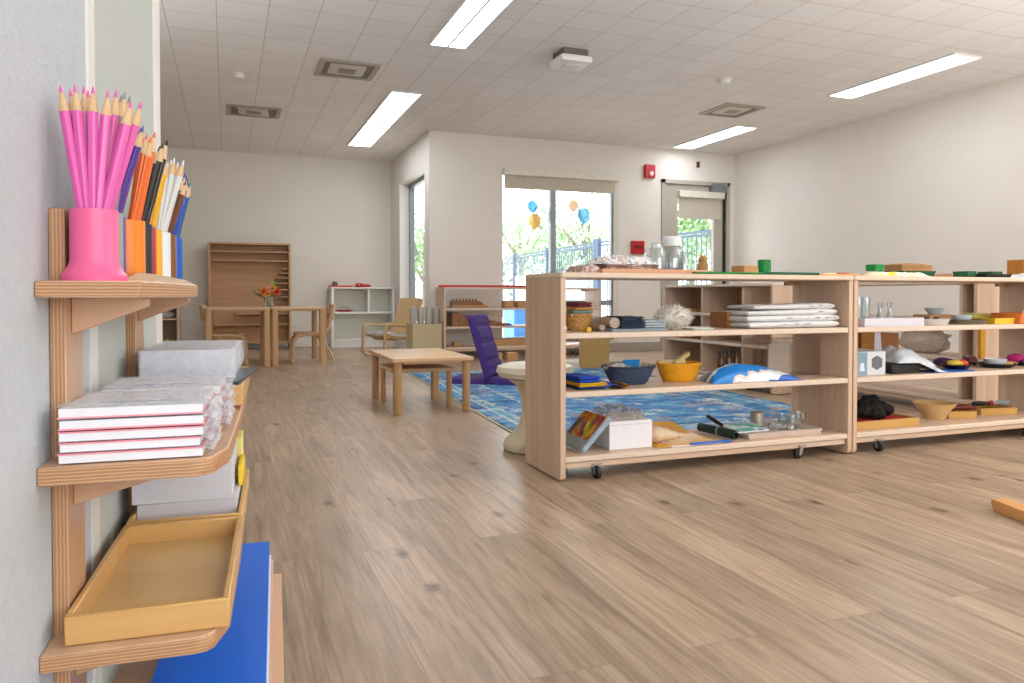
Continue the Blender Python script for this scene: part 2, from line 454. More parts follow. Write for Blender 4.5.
    nt.links.new(vd.outputs[0], kr.inputs['Value'])
    cs = N(nt, 'ShaderNodeSeparateColor'); nt.links.new(vo.outputs['Color'], cs.inputs[0])
    gt = N(nt, 'ShaderNodeMath', operation='LESS_THAN'); gt.inputs[1].default_value = 0.2; nt.links.new(cs.outputs[0], gt.inputs[0])
    mk = N(nt, 'ShaderNodeMath', operation='MAXIMUM'); nt.links.new(kr.outputs[0], mk.inputs[0])
    inv = N(nt, 'ShaderNodeMath', operation='SUBTRACT'); inv.inputs[0].default_value = 1.0; nt.links.new(gt.outputs[0], inv.inputs[1]); nt.links.new(inv.outputs[0], mk.inputs[1])
    sc2 = N(nt, 'ShaderNodeVectorMath', operation='SCALE'); nt.links.new(sc.outputs[0], sc2.inputs[0]); nt.links.new(mk.outputs[0], sc2.inputs['Scale'])
    # seams
    sm = N(nt, 'ShaderNodeMix', data_type='RGBA'); sm.inputs['B'].default_value = hexc('#6d5440')
    sf = N(nt, 'ShaderNodeMath', operation='MULTIPLY'); sf.inputs[1].default_value = 0.55; nt.links.new(br.outputs['Fac'], sf.inputs[0])
    nt.links.new(sf.outputs[0], sm.inputs['Factor']); nt.links.new(sc2.outputs[0], sm.inputs['A'])
    nt.links.new(sm.outputs['Result'], b.inputs['Base Color'])
    rr = N(nt, 'ShaderNodeMapRange'); rr.inputs['To Min'].default_value = 0.27; rr.inputs['To Max'].default_value = 0.42
    nt.links.new(g.outputs['Fac'], rr.inputs['Value']); nt.links.new(rr.outputs[0], b.inputs['Roughness'])
    b.inputs['Specular IOR Level'].default_value = 0.5
    bp = N(nt, 'ShaderNodeBump'); bp.inputs['Strength'].default_value = 0.12; bp.inputs['Distance'].default_value = 0.002
    nt.links.new(g.outputs['Fac'], bp.inputs['Height']); nt.links.new(bp.outputs[0], b.inputs['Normal'])
    return m

# ------------------------------------------------------------------ the room shell
b = B(); b.box(-3.0, 6.3, -2.6, 10.3, -0.08, 0.0); struct('floor', b, floor_mat())
b = B(); b.box(-3.0, 6.3, -2.6, 10.3, CEIL, CEIL+0.08); struct('ceiling', b, ceiling_mat())
b = B(); b.box(-3.0, XS+0.18, YK, YK+0.15, 0, CEIL); struct('wall_back', b, m_wall)
W1 = dict(y0=8.29, y1=9.59, z0=0.14, z1=2.11)      # narrow side window
b = B()
b.box(XS, XS+0.18, YB, W1['y0'], 0, CEIL); b.box(XS, XS+0.18, W1['y1'], YK, 0, CEIL)
b.box(XS, XS+0.18, W1['y0'], W1['y1'], W1['z1'], CEIL); b.box(XS, XS+0.18, W1['y0'], W1['y1'], 0, W1['z0'])
struct('wall_side', b, m_wall)
WX0, WX1, WZ0, WZ1 = 2.94, 4.41, 0.14, 2.12        # big window
DX0, DX1, DZ1 = 5.03, 6.04, 2.115                  # door
b = B()
b.box(XS+0.18, WX0, YB, YB+0.18, 0, CEIL)
b.box(WX0, WX1, YB, YB+0.18, WZ1, CEIL); b.box(WX0, WX1, YB, YB+0.18, 0, WZ0)
b.box(WX1, DX0, YB, YB+0.18, 0, CEIL); b.box(DX0, DX1, YB, YB+0.18, DZ1, CEIL); b.box(DX1, XR, YB, YB+0.18, 0, CEIL)
struct('wall_window', b, m_wall)
b = B(); b.box(XR, XR+0.15, -2.6, YB+0.18, 0, CEIL); struct('wall_right', b, m_wall)
b = B(); b.box(-3.15, -3.0, -2.6, 10.3, 0, CEIL); struct('wall_far_left', b, m_wall)
b = B(); b.box(-3.0, 6.3, -2.75, -2.6, 0, CEIL); struct('wall_rear', b, m_wall)
# the wall end beside the drawing rack, its tackboard and its white edge strips
b = B(); b.box(-0.42, -0.2385, -2.2, 1.775, 0, CEIL); struct('wall_left', b, m_wall_l, None, rot=(0, 0, RA))
b = B(); b.box(-0.2390, -0.2370, 1.165, 1.70, 0.03, CEIL-0.002); struct('trim_1', b, m_panel, None, rot=(0, 0, RA))
b = B(); b.box(-0.2390, -0.2350, 1.125, 1.165, 0.03, CEIL-0.002, bev=0.0008); struct('trim_2', b, m_white, None, rot=(0, 0, RA))
b = B(); b.box(-0.2390, -0.2340, 1.70, 1.778, 0.03, CEIL-0.002, bev=0.001); struct('trim_3', b, m_white, None, rot=(0, 0, RA))
b = B(); b.box(-3.0, XS, YK-0.014, YK, 0, 0.10, bev=0.003); struct('baseboard_back', b, m_white)
b = B(); b.box(XS-0.014, XS, YB, YK-0.014, 0, 0.10, bev=0.003); struct('baseboard_side', b, m_white)
b = B(); b.box(XS-0.014, DX0-0.001, YB-0.014, YB, 0, 0.10, bev=0.003); struct('baseboard_window', b, m_taupe)
b = B(); b.box(XR-0.014, XR, -2.6, YB-0.014, 0, 0.10, bev=0.003); struct('baseboard_right', b, m_taupe)

def swin(name):
    o = bpy.data.objects.new(name, None); col.objects.link(o); o['kind'] = 'structure'; return o
# window_1: wide window with a centre mullion and a low rail
w = swin('window_1')
yg = YB+0.11
b = B()
for x0, x1 in ((WX0, WX0+0.03), (WX1-0.03, WX1)): b.box(x0, x1, yg-0.03, yg+0.03, WZ0, WZ1)
b.box(WX0, WX1, yg-0.03, yg+0.03, WZ0, WZ0+0.05); b.box(WX0, WX1, yg-0.03, yg+0.03, WZ1-0.05, WZ1)
struct('window_frame', b, m_alu, w)
b = B(); b.box(3.575, 3.645, yg-0.035, yg+0.035, WZ0+0.05, WZ1-0.05, bev=0.004); struct('mullion', b, m_alu, w)
b = B(); b.box(WX0+0.03, WX1-0.03, yg-0.03, yg+0.03, 0.555, 0.615, bev=0.003); struct('rail', b, m_alu, w)
for x0, x1 in ((WX0+0.03, 3.575), (3.645, WX1-0.03)):
    for z0, z1 in ((WZ0+0.05, 0.555), (0.615, WZ1-0.05)):
        b = B(); b.box(x0, x1, yg-0.003, yg+0.003, z0, z1); struct('pane', b, m_glass, w)
b = B()
b.box(WX1-0.045, WX1+0.03, YB-0.006, YB-0.0005, WZ0, WZ1+0.0, bev=0.002)
b.box(WX0-0.02, WX1+0.03, YB-0.012, YB+0.075, WZ0-0.02, WZ0)
struct('window_trim', b, m_offw, w)
# window_2: tall window in the side wall
w = swin('window_2')
xg = XS+0.155
b = B()
for y0, y1 in ((W1['y0'], W1['y0']+0.06), (W1['y1']-0.06, W1['y1'])): b.box(xg-0.03, xg+0.03, y0, y1, W1['z0'], W1['z1'])
b.box(xg-0.03, xg+0.03, W1['y0'], W1['y1'], W1['z0'], W1['z0']+0.05); b.box(xg-0.03, xg+0.03, W1['y0'], W1['y1'], W1['z1']-0.05, W1['z1'])
struct('window_frame', b, m_alu, w)
b = B(); b.box(xg-0.003, xg+0.003, W1['y0']+0.06, W1['y1']-0.06, W1['z0']+0.05, W1['z1']-0.05); struct('pane', b, m_glass, w)
b = B()
b.box(XS+0.001, XS+0.124, W1['y1']-0.004, W1['y1']-0.0005, W1['z0'], W1['z1']); b.box(XS+0.001, XS+0.124, W1['y0'], W1['y1'], W1['z1']-0.004, W1['z1']-0.0005)
b.box(XS+0.001, XS+0.1, W1['y0']+0.0005, W1['y0']+0.004, W1['z0'], W1['z1'])
struct('reveal', b, m_white, w)
# door_1
d = swin('door_1')
b = B()
b.box(DX0, DX0+0.055, YB-0.02, YB+0.14, 0, DZ1, bev=0.003); b.box(DX1-0.045, DX1, YB-0.02, YB+0.14, 0, DZ1, bev=0.003); b.box(DX0, DX1, YB-0.02, YB+0.14, DZ1-0.05, DZ1, bev=0.003)
struct('door_frame', b, m_doorp, d)
gx0, gx1, gz0, gz1 = 5.285, 5.82, 0.62, 1.93
b = B()
sx0, sx1, sz1 = DX0+0.058, DX1-0.085, DZ1-0.054
b.box(sx0, gx0, YB+0.02, YB+0.065, 0.012, sz1); b.box(gx1, sx1, YB+0.02, YB+0.065, 0.012, sz1)
b.box(gx0, gx1, YB+0.02, YB+0.065, gz1, sz1); b.box(gx0, gx1, YB+0.02, YB+0.065, 0.012, gz0)
struct('door_leaf', b, m_doorp, d)
b = B(); b.box(gx0, gx1, YB+0.04, YB+0.046, gz0, gz1); struct('pane', b, m_glass, d)
b = B(); b.box(sx1, DX1-0.046, YB+0.01, YB+0.06, 0.012, sz1); struct('weatherstrip_shadow', b, m_dark, d)  # dark strip put in for the shadow along the door's weatherstrip
b = B(); b.box(5.13, 5.165, YB+0.004, YB+0.02, 0.92, 1.12, bev=0.003); b.cyl((5.147, YB+0.01, 1.02), (5.147, YB-0.03, 1.02), 0.012); b.tube([(5.147, YB-0.03, 1.02), (5.20, YB-0.032, 1.02), (5.265, YB-0.03, 1.02)], 0.009)
struct('door_handle', b, m_steel, d)
# door closer, its arm and the shade on the door
t = thing('door_closer', 'grey overhead door closer box at the top corner of the door', 'door closer', (5.86, YB-0.01, 1.98))
b = B(); b.box(-0.12, 0.11, -0.05, 0.028, 0.0, 0.09, bev=0.005); b.build('body', plain('closer_grey', '#82868a', 0.35, metal=0.4), t)
b = B(); b.tube([(-0.10, -0.02, 0.09), (-0.10, -0.02, 0.115), (0.06, -0.03, 0.118)], 0.008); b.build('arm', m_steel, t)
t = thing('door_blind', 'short cream roller shade with cassette on the glazed door', 'blind', (5.605, YB+0.018, 1.92))
b = B(); b.box(-0.34, 0.33, -0.075, 0.0, -0.02, 0.062, bev=0.004); b.build('cassette', plain('shade_cream', '#e4dfcd', 0.5), t)
b = B(); b.box(-0.325, 0.30, -0.022, -0.019, -0.265, -0.02); b.box(-0.325, 0.30, -0.026, -0.015, -0.28, -0.265, bev=0.002); b.build('fabric', plain('shade_fabric', '#c9c1b3', 0.9), t)
t = thing('roller_blind', 'wide beige roller blind raised to the top of the large window', 'blind', (3.66, YB-0.001, 2.03))
b = B(); b.box(-0.72, 0.75, -0.08, 0.0, 0.012, 0.095, bev=0.004); b.build('cassette', plain('blind_cream', '#e6e1d3', 0.5), t)
b = B(); b.box(-0.705, 0.715, -0.02, -0.017, -0.12, 0.012); b.box(-0.705, 0.715, -0.025, -0.012, -0.135, -0.12, bev=0.002); b.build('fabric', plain('blind_fabric', '#c9c0b0', 0.9), t)

# balloon stickers on the panes
def tinted(h):
    name = 'sticker_'+h[1:]
    if name in _M: return _M[name]
    m, nt, b = newmat(name)
    b.inputs['Base Color'].default_value = hexc(h); b.inputs['Roughness'].default_value = 0.6
    tr = N(nt, 'ShaderNodeBsdfTransparent'); tr.inputs['Color'].default_value = hexc(h)
    mx = N(nt, 'ShaderNodeMixShader'); mx.inputs[0].default_value = 0.55
    nt.links.new(tr.outputs[0], mx.inputs[2]); nt.links.new(b.outputs[0], mx.inputs[1]); nt.links.new(mx.outputs[0], nt.nodes['Material Output'].inputs['Surface'])
    _M[name] = m
    return m
def sticker(px, py, rpx, h, label, k):
    p = at_y(px, py, YB+0.1)
    r = rpx/F*(p.y*0.935+p.x*0.354)
    b = B()
    pts = []
    for i in range(24):
        a = 2*PI*i/24
        pts.append((r*math.cos(a), 1.15*r*math.sin(a) - (0.1*r if math.sin(a) < -0.8 else 0)))
    pts2 = pts
    b.prism(pts2, 'y', -0.0006, 0.0)
    b.prism([(-0.2*r, -1.38*r), (0.2*r, -1.38*r), (0, -1.1*r)], 'y', -0.0006, 0.0)
    single('balloon_sticker', b, tinted(h), label, 'sticker', (p.x, yg-0.0036-0.0007*k, p.z))
sticker(542, 216, 10, '#f6f7fa', 'white balloon sticker on the left window pane', 0)
sticker(532.5, 206, 5.2, '#93cdf0', 'blue balloon sticker on the left window pane', 1)
sticker(535, 221, 6.4, '#f9dfaa', 'yellow balloon sticker on the left window pane', 2)
sticker(574, 210, 8, '#f6f7fa', 'white balloon sticker on the right window pane', 0)
sticker(573.5, 205, 5.0, '#fae6cc', 'peach balloon sticker on the right window pane', 1)
sticker(584, 215.5, 6.6, '#a3d6f2', 'blue balloon sticker on the right window pane', 2)

# small wall fittings
def wallbox(name, x0, y0, x1, y1, mat, label, cat, dep=0.04):
    a, c = at_y(x0, y1, YB), at_y(x1, y0, YB)
    t = thing(name, label, cat, ((a.x+c.x)/2, YB, (a.z+c.z)/2))
    w_, h_ = (c.x-a.x)/2, (c.z-a.z)/2
    b = B(); b.box(-w_, w_, -dep, 0, -h_, h_, bev=0.006); b.build('housing', mat, t)
    return t, w_, h_
t, w_, h_ = wallbox('fire_alarm_strobe', 643.4, 165.5, 653.5, 178.2, m_red, 'red fire alarm strobe high on the window wall beside the door', 'fire alarm', 0.05)
b = B(); b.lathe([(0, 0), (0.03, 0.0), (0.024, 0.018), (0, 0.022)], seg=14); b.build('lens', plain('strobe_lens', '#f3e9e9', 0.2, var=0), t, (0.012, -0.05, -h_*0.35), (PI/2, 0, 0))
t, w_, h_ = wallbox('fire_alarm_pull_station', 630.5, 241.2, 643.0, 254.0, m_red, 'red fire alarm pull station low on the window wall', 'fire alarm', 0.045)
b = B(); b.box(-w_*0.7, w_*0.7, -0.012, 0, -h_*0.15, h_*0.35, bev=0.003); b.build('handle', plain('dark_red', '#7e0d14', 0.4), t, (0, -0.045, 0))
t, w_, h_ = wallbox('keyhole_fitting', 696.2, 161.8, 699.2, 167.6, plain('brown_fitting', '#6d3d2a', 0.5), 'tiny brown sensor on the wall above the door', 'sensor', 0.02)
b = B(); b.lathe([(0, 0.0), (0.012, 0.0), (0.01, 0.008), (0, 0.01)], seg=10); b.build('lens', m_black, t, (0, -0.02, 0.012), (PI/2, 0, 0))

# ------------------------------------------------------------------ ceiling fittings
m_lamp = plain('lit_diffuser', '#f1f6ff', 0.5, var=0, emit=8.5)
m_trof = plain('troffer_white', '#e4e2df', 0.45, var=0)
def fixture(xc, y0, y1, label, group=None):
    t = thing('ceiling_light', label, 'ceiling light', (xc, (y0+y1)/2, CEIL), 0, group)
    h_ = (y1-y0)/2
    b = B()
    b.box(-0.142, -0.128, -h_, h_, -0.014, 0); b.box(0.128, 0.142, -h_, h_, -0.014, 0); b.box(-0.128, 0.128, -h_, -h_+0.014, -0.014, 0); b.box(-0.128, 0.128, h_-0.014, h_, -0.014, 0)
    b.build('frame', m_trof, t)
    b = B(); b.box(-0.008, 0.008, -h_+0.014, h_-0.014, -0.013, 0); b.build('divider', plain('divider_grey', '#b9b9bb', 0.5, var=0), t)
    for s in (-1, 1):
        b = B(); b.box(min(s*0.009, s*0.127), max(s*0.009, s*0.127), -h_+0.015, h_-0.015, -0.010, -0.001); b.build('diffuser', m_lamp, t)
XL, XRt = 1.505, 5.215
fixture(XL, 7.90, 9.17, 'far fluorescent ceiling light of the left pair, nearest the back wall')
fixture(XL, 6.61, 7.88, 'second fluorescent ceiling light of the far left pair, just before the back one')
fixture(XL, 4.02, 5.29, 'fluorescent ceiling light at the top edge left of the white ceiling box')
fixture(XL, 2.73, 4.00, 'fluorescent ceiling light just above the view in the left row')
fixture(XRt, 6.66, 7.90, 'fluorescent ceiling light near the door corner in the right row')
fixture(XRt, 4.10, 5.37, 'long fluorescent ceiling light near the right wall')
fixture(XRt, 1.5, 2.77, 'fluorescent ceiling light out of view in the right row')

m_vent = plain('vent_metal', '#aaa193', 0.4, metal=0.25, var=0.02)
m_vdark = plain('vent_dark', '#80776c', 0.7, var=0.05)
def vent(x0, x1, y0, y1, label):
    t = thing('ceiling_vent', label, 'vent', ((x0+x1)/2, (y0+y1)/2, CEIL))
    a, c = (x1-x0)/2, (y1-y0)/2
    b = B(); f = 0.045
    b.box(-a, -a+f, -c, c, -0.012, 0, bev=0.003); b.box(a-f, a, -c, c, -0.012, 0, bev=0.003); b.box(-a+f, a-f, -c, -c+f, -0.012, 0, bev=0.003); b.box(-a+f, a-f, c-f, c, -0.012, 0, bev=0.003)
    b.build('frame', m_vent, t)
    b = B(); b.box(-a+f, a-f, -c+f, c-f, -0.004, 0); b.build('throat', m_vdark, t)
    b = B()
    b.lathe([(0.0, -0.016), (a*0.70, -0.016), (a*0.86, -0.005), (a*0.84, -0.004)], seg=4, m=0, sy=c/a); b.build('plaque', plain('plaque', '#cfc7ba', 0.45), t, rot=(0, 0, PI/4))
    b = B(); b.lathe([(0.0, -0.020), (a*0.30, -0.020), (a*0.42, -0.016)], seg=4, sy=c/a); b.build('core', plain('vent_core', '#8d857a', 0.4, metal=0.4), t, (0, 0, 0), (0, 0, PI/4))
vent(0.675, 1.145, 5.905, 6.36, 'square metal ceiling vent nearest the left row of lights')
vent(0.004, 0.51, 7.63, 8.06, 'square metal ceiling vent above the round table area at the back left')
vent(4.40, 4.855, 5.92, 6.38, 'square metal ceiling vent on the right beside the short light')
def smoke(p, r, label):
    t = thing('smoke_detector', label, 'smoke detector', p)
    b = B(); b.lathe([(0, 0), (r, 0), (r, -0.010), (r*0.95, -0.014), (r*0.8, -0.014)], seg=20); b.lathe([(r*0.8, -0.014), (0, -0.014)], seg=20); b.build('mount', m_offw, t)
    b = B(); b.lathe([(r*0.75, -0.014), (r*0.72, -0.032), (r*0.45, -0.042), (0, -0.043)], seg=20); b.build('sensor', m_white, t)
smoke((0.107, 6.56, CEIL), 0.055, 'small white smoke detector on the ceiling at the left')
smoke((3.91, 5.29, CEIL), 0.06, 'small white smoke detector on the ceiling at the right')
t = thing('ceiling_projector_box', 'white square device hanging from a mount darkened for its shadow on the ceiling', 'ceiling device', (2.40, 5.11, CEIL))
b = B(); b.box(-0.10, 0.10, -0.10, 0.10, -0.05, 0, bev=0.004); b.build('mount', plain('shadow_mount', '#6f655c', 0.7), t)  # mount coloured dark to carry the box's shadow on the ceiling
b = B(); b.box(-0.128, 0.128, -0.128, 0.128, -0.105, -0.05, bev=0.022, seg=2); b.build('casing', m_white, t)
b = B(); b.box(-0.06, 0.06, -0.06, 0.06, -0.112, -0.105, bev=0.003); b.build('cover', m_offw, t)

# ------------------------------------------------------------------ outside
b = B(); b.box(2.3, 30, 8.26, 45, -0.12, -0.06); b.box(-20, 2.3, 10.32, 45, -0.12, -0.06)
o = struct('ground_outside', b, plain('pale_concrete', '#e6e6e2', 0.9, var=0.05, scale=1.5))
m_iron = plain('fence_iron', '#34475e', 0.5, var=0.03)
def fence(p0, p1, h, label, posts, step=0.12):
    p0 = Vector(p0); p1 = Vector(p1); L = (p1-p0).length
    a = math.atan2(p1.y-p0.y, p1.x-p0.x)
    t = thing('iron_fence', label, 'fence', (p0.x, p0.y, -0.06), a)
    b = B(); x = 0.03
    while x < L:
        b.box(x-0.009, x+0.009, -0.009, 0.009, 0.06, h-0.06); x += step
    o = b.build('pickets', m_iron, t); o['kind'] = 'stuff'
    for z in (0.10, h-0.1, h-0.04):
        b = B(); b.box(0, L, -0.016, 0.016, z, z+0.04); b.build('rail', m_iron, t)
    for q in posts:
        b = B(); b.box(q-0.05, q+0.05, -0.05, 0.05, 0, h+0.06); b.build('post', m_iron, t)
fA = at_z(700, 221, 1.80); fA = at_y(728, 217, 10.2); fB = at_y(560, 247, 17.5); fC = at_y(498, 260, 24.0)
f0 = Vector((at_y(597, 238, 14.2).x, 14.2, 0)); f1 = Vector((at_y(750, 238, 10.0).x, 10.0, 0)); f2 = Vector((at_y(470, 255, 25.0).x, 25.0, 0))
fence(f1, f0, 1.86, 'black iron fence seen through the glazed door', [0.0, 2.3, (f0-f1).length-0.05])
fence(f0, f2, 1.86, 'black iron fence receding behind the large window', [0.06, 3.0, 5.7, 8.5])
b = B(); b.box(0, 3.4, 0, 0.15, 0, 1.25, bev=0.01)
pw = at_y(517, 270, 19.0)
single('white_screen_wall', b, plain('bright_white', '#f4f5f7', 0.8, var=0.02), 'low white screen wall outside behind the fence', 'wall', (pw.x, 19.0, -0.06))
b = B(); b.box(-0.25, 0.25, -0.25, 0.25, 0.0, 0.55, bev=0.03); b.box(-0.28, 0.28, -0.28, 0.28, 0.55, 0.62, bev=0.02)
single('blue_bin', b, plain('blue_plastic', '#3d8ee0', 0.5), 'blue bin standing outside below the large window', 'bin', (at_y(524, 330, 10.6).x, 10.6, -0.06))

m_trunk = plain('bark', '#75695d', 0.9, var=0.2, bump=0.4)
def leafmat(name, a, c):
    m = blotch(name, [a, c], 3.0, 0.8); return m
def tree(px, Y, h, cr, cz, mat, label, n, seed):
    rnd = random.Random(seed)
    t = thing('leafy_tree', label, 'tree', (wx(px, Y), Y, -0.06), 0, 'trees beyond the fence')
    b = B(); b.tube([(0, 0, 0), (0.05, 0.02, h*0.35), (-0.04, 0.03, h*0.7)], [0.14, 0.10, 0.05], 8)
    for k in range(6):
        a = rnd.uniform(0, 2*PI); b.tube([(0, 0.02, h*0.3+0.1*k), (math.cos(a)*cr*0.4, math.sin(a)*cr*0.4, cz*0.85+0.12*k), (math.cos(a)*cr*0.75, math.sin(a)*cr*0.75, cz+0.2*k)], [0.06, 0.035, 0.012], 6)
    b.build('trunk', m_trunk, t)
    b = B()
    centres = [(rnd.gauss(0, 0.5)*cr, rnd.gauss(0, 0.5)*cr, cz+rnd.gauss(0, 0.5)*cr*0.9) for _ in range(26)]
    for i in range(n):
        c = rnd.choice(centres)
        p = Vector((c[0]+rnd.gauss(0, 0.17)*cr, c[1]+rnd.gauss(0, 0.17)*cr, c[2]+rnd.gauss(0, 0.15)*cr))
        if p.z < 0.15: p.z = 0.15+rnd.random()*0.4
        s = rnd.uniform(0.05, 0.12)
        M = Matrix.Rotation(rnd.uniform(0, 2*PI), 3, 'Z') @ Matrix.Rotation(rnd.uniform(-1, 1), 3, 'X')
        q = [p + M @ Vector(v) for v in ((-s*0.5, 0, 0), (0, -s, 0), (s*0.5, 0, 0), (0, s, 0))]
        b.bm.faces.new([b.bm.verts.new(v) for v in q])
    b.build('crown', mat, t)
g1 = leafmat('leaf_pale', '#8fb584', '#c2d6ae'); g2 = leafmat('leaf_mid', '#7aa673', '#b5cf9f'); g3 = leafmat('leaf_yellow', '#a5bf7d', '#d0d9a6')
tree(520, 26, 5.0, 1.9, 3.1, g1, 'pale leafy tree seen at the left of the large window', 2600, 1)
tree(556, 23, 4.2, 1.6, 2.5, g2, 'green leafy tree seen behind the window mullion', 2600, 2)
tree(590, 21, 4.4, 1.6, 2.6, g1, 'pale leafy tree seen at the right of the large window', 2200, 3)
tree(690, 17, 4.6, 1.7, 2.6, g3, 'yellow-green leafy tree seen through the left of the door glass', 3000, 4)
tree(715, 15, 4.4, 1.5, 2.4, g2, 'green leafy tree seen through the right of the door glass', 2600, 5)
tree(412, 26, 4.6, 1.8, 2.8, g1, 'pale leafy tree seen through the narrow side window', 2200, 6)
tree(425, 21, 3.6, 1.4, 2.0, g2, 'green bushy tree seen low through the narrow side window', 2000, 7)

# ------------------------------------------------------------------ daylight and added fill lamps
vs = bpy.context.scene.view_settings
vs.view_transform = 'Standard'; vs.look = 'None'; vs.exposure = 0.47; vs.gamma = 1.0
wd = bpy.data.worlds.new('daylight'); bpy.context.scene.world = wd; wd.use_nodes = True
bg = wd.node_tree.nodes['Background']
bg.inputs['Color'].default_value = (0.97, 0.985, 1.0, 1); bg.inputs['Strength'].default_value = 4.2
sn = bpy.data.lights.new('sun', 'SUN'); sn.energy = 2.2; sn.angle = 0.05; sn.color = (1, 0.96, 0.9)
so = bpy.data.objects.new('sun', sn); col.objects.link(so); so.rotation_euler = (math.radians(38), 0, math.radians(150))
al = bpy.data.lights.new('fill_behind', 'AREA'); al.shape = 'RECTANGLE'; al.size = 4.5; al.size_y = 2.0; al.energy = 75; al.color = (0.90, 0.95, 1.0)  # added cool fill behind the camera, evens out the contrast
ao = bpy.data.objects.new('fill_behind', al); col.objects.link(ao); ao.location = (1.6, -2.5, 1.3); ao.rotation_euler = (math.radians(90), 0, 0)
for k, (lx, ly, lz, e) in enumerate(((4.4, 0.6, 0.95, 105), (-1.6, 3.9, 1.0, 26))):      # unseen lamps added to brighten the ceiling from below
    fl = bpy.data.lights.new('ceiling_fill', 'AREA'); fl.size = 2.0; fl.energy = e; fl.color = (0.97, 0.98, 1.0)
    fo = bpy.data.objects.new('ceiling_fill', fl); col.objects.link(fo); fo.location = (lx, ly, lz); fo.rotation_euler = (math.radians(180), 0, 0)

# ------------------------------------------------------------------ furniture
m_bz = wood('birch_upright', '#cfae92', '#dec3aa', 'z', stave=0.075)
m_bx = wood('birch_across', '#d0b095', '#e0c7ae', 'x', stave=0.075)
m_by = wood('birch_deep', '#cfae92', '#dec3aa', 'y', stave=0.075)
m_bedge = plain('maple_edge', '#e4cfba', 0.45, var=0.05, scale=60)
m_bback = wood('birch_back', '#b8926c', '#c9a480', 'z', stave=0.15)
m_tbl = wood('beech_top', '#cda57a', '#dfbc93', 'x', stave=0.09)
m_leg = wood('beech_leg', '#bb9264', '#cfa779', 'z')
m_cab = wood('cabinet_wood', '#b98d63', '#c79c72', 'x')

def rrect(x0, x1, y0, y1, r, n=4, corners='abcd'):
    pts = []
    for k, (cx, cy, a0) in zip('abcd', ((x0+r, y0+r, PI), (x1-r, y0+r, 1.5*PI), (x1-r, y1-r, 0), (x0+r, y1-r, 0.5*PI))):
        if k in corners:
            for i in range(n+1):
                a = a0 + 0.5*PI*i/n; pts.append((cx+r*math.cos(a), cy+r*math.sin(a)))
        else:
            pts.append({'a': (x0, y0), 'b': (x1, y0), 'c': (x1, y1), 'd': (x0, y1)}[k])
    return pts

def caster_part(parent, x, y, turn):
    b = B()
    b.box(-0.022, 0.022, -0.022, 0.022, 0.054, 0.058)
    b.box(-0.014, 0.014, -0.012, 0.012, 0.046, 0.054, bev=0.003)
    for s in (-1, 1):
        b.prism([(0.012, 0.05), (-0.010, 0.05), (-0.020, 0.020), (-0.012, 0.014), (-0.004, 0.018)], 'x', s*0.0125-0.0012, s*0.0125+0.0012)
    f = b.build('caster', m_steel, parent, (x, y, 0), (0, 0, turn))
    b = B(); b.T = Matrix.Translation((0, -0.012, 0.0235)) @ Matrix.Rotation(PI/2, 4, 'Y')
    b.lathe([(0, -0.010), (0.016, -0.010), (0.0225, -0.007), (0.0235, 0), (0.0225, 0.007), (0.016, 0.010), (0, 0.010)], seg=20)
    b.build('wheel', m_dark, f)

def shelf_unit(label, loc, rz, L, D=0.345, H=0.762, tops=(0.090, 0.327, 0.542), dividers=(), back=None, cast=True, group=None):
    t = thing('shelf_unit', label, 'shelf unit', loc, rz, group)
    th = 0.022
    prof = rrect(0.0, D, 0.004, H-0.02, 0.018, 3, 'ab')
    for x in (0, L-th):
        b = B(); b.prism(prof, 'x', x, x+th, 0, 0.0022)
        b.build('side_panel', m_bz, t)
    b = B(); b.prism(rrect(-0.002, L+0.002, -0.006, D+0.004, 0.014, 3, 'abcd'), 'z', H-0.02, H, 0, 0.003, None)
    for f in b.bm.faces:
        if abs(f.normal.z) < 0.3: f.material_index = 1
    b.build('top', [m_bx, m_bedge], t)
    for z in tops:
        b = B(); b.box(th, L-th, 0.002, D-0.002, z-0.022, z, bev=0.003)
        for f in b.bm.faces:
            if f.normal.y < -0.5: f.material_index = 1
        b.build('shelf', [m_bx, m_bedge], t)
    b = B(); b.box(th+0.006, L-th-0.006, 0.010, 0.028, tops[0]-0.046, tops[0]-0.0225, bev=0.003); b.box(th+0.006, L-th-0.006, D-0.03, D-0.012, tops[0]-0.046, tops[0]-0.0225, bev=0.003)
    b.build('rail', m_bx, t)
    for x in (th, L-th-0.075):
        b = B(); b.prism([(x, H-0.038), (x+0.075, H-0.038), (x+0.075, H-0.0202), (x, H-0.0202)], 'y', D-0.05, D-0.03, 0, 0.002)
        b.build('corner_block', m_bback, t)
    for x in dividers:
        b = B(); b.box(x-0.009, x+0.009, 0.006, D-0.006, tops[0]+0.001, H-0.021, bev=0.001)
        b.build('divider', m_bz, t)
    if back:
        b = B(); b.box(back[0], back[1], D-0.012, D-0.004, tops[0]+0.001, H-0.021); b.build('back_panel', m_bback, t)
    if cast:
        for x, y, a in ((0.15, 0.02, 0.12), (L-0.262, 0.02, -1.35), (0.135, D-0.05, 2.0), (L-0.22, D-0.05, 1.4)):
            caster_part(t, x, y, a)
    return t

UY = 2.472
U1X, U1L = 1.124, 1.362
U2X, U2L = 2.492, 1.362
shelf_unit('low birch shelf unit on casters with towels and baskets, nearest the low table', (U1X, UY, 0), 0, U1L)
shelf_unit('low birch shelf unit on casters at the right edge with glasses and trays', (U2X, UY, 0), 0, U2L)
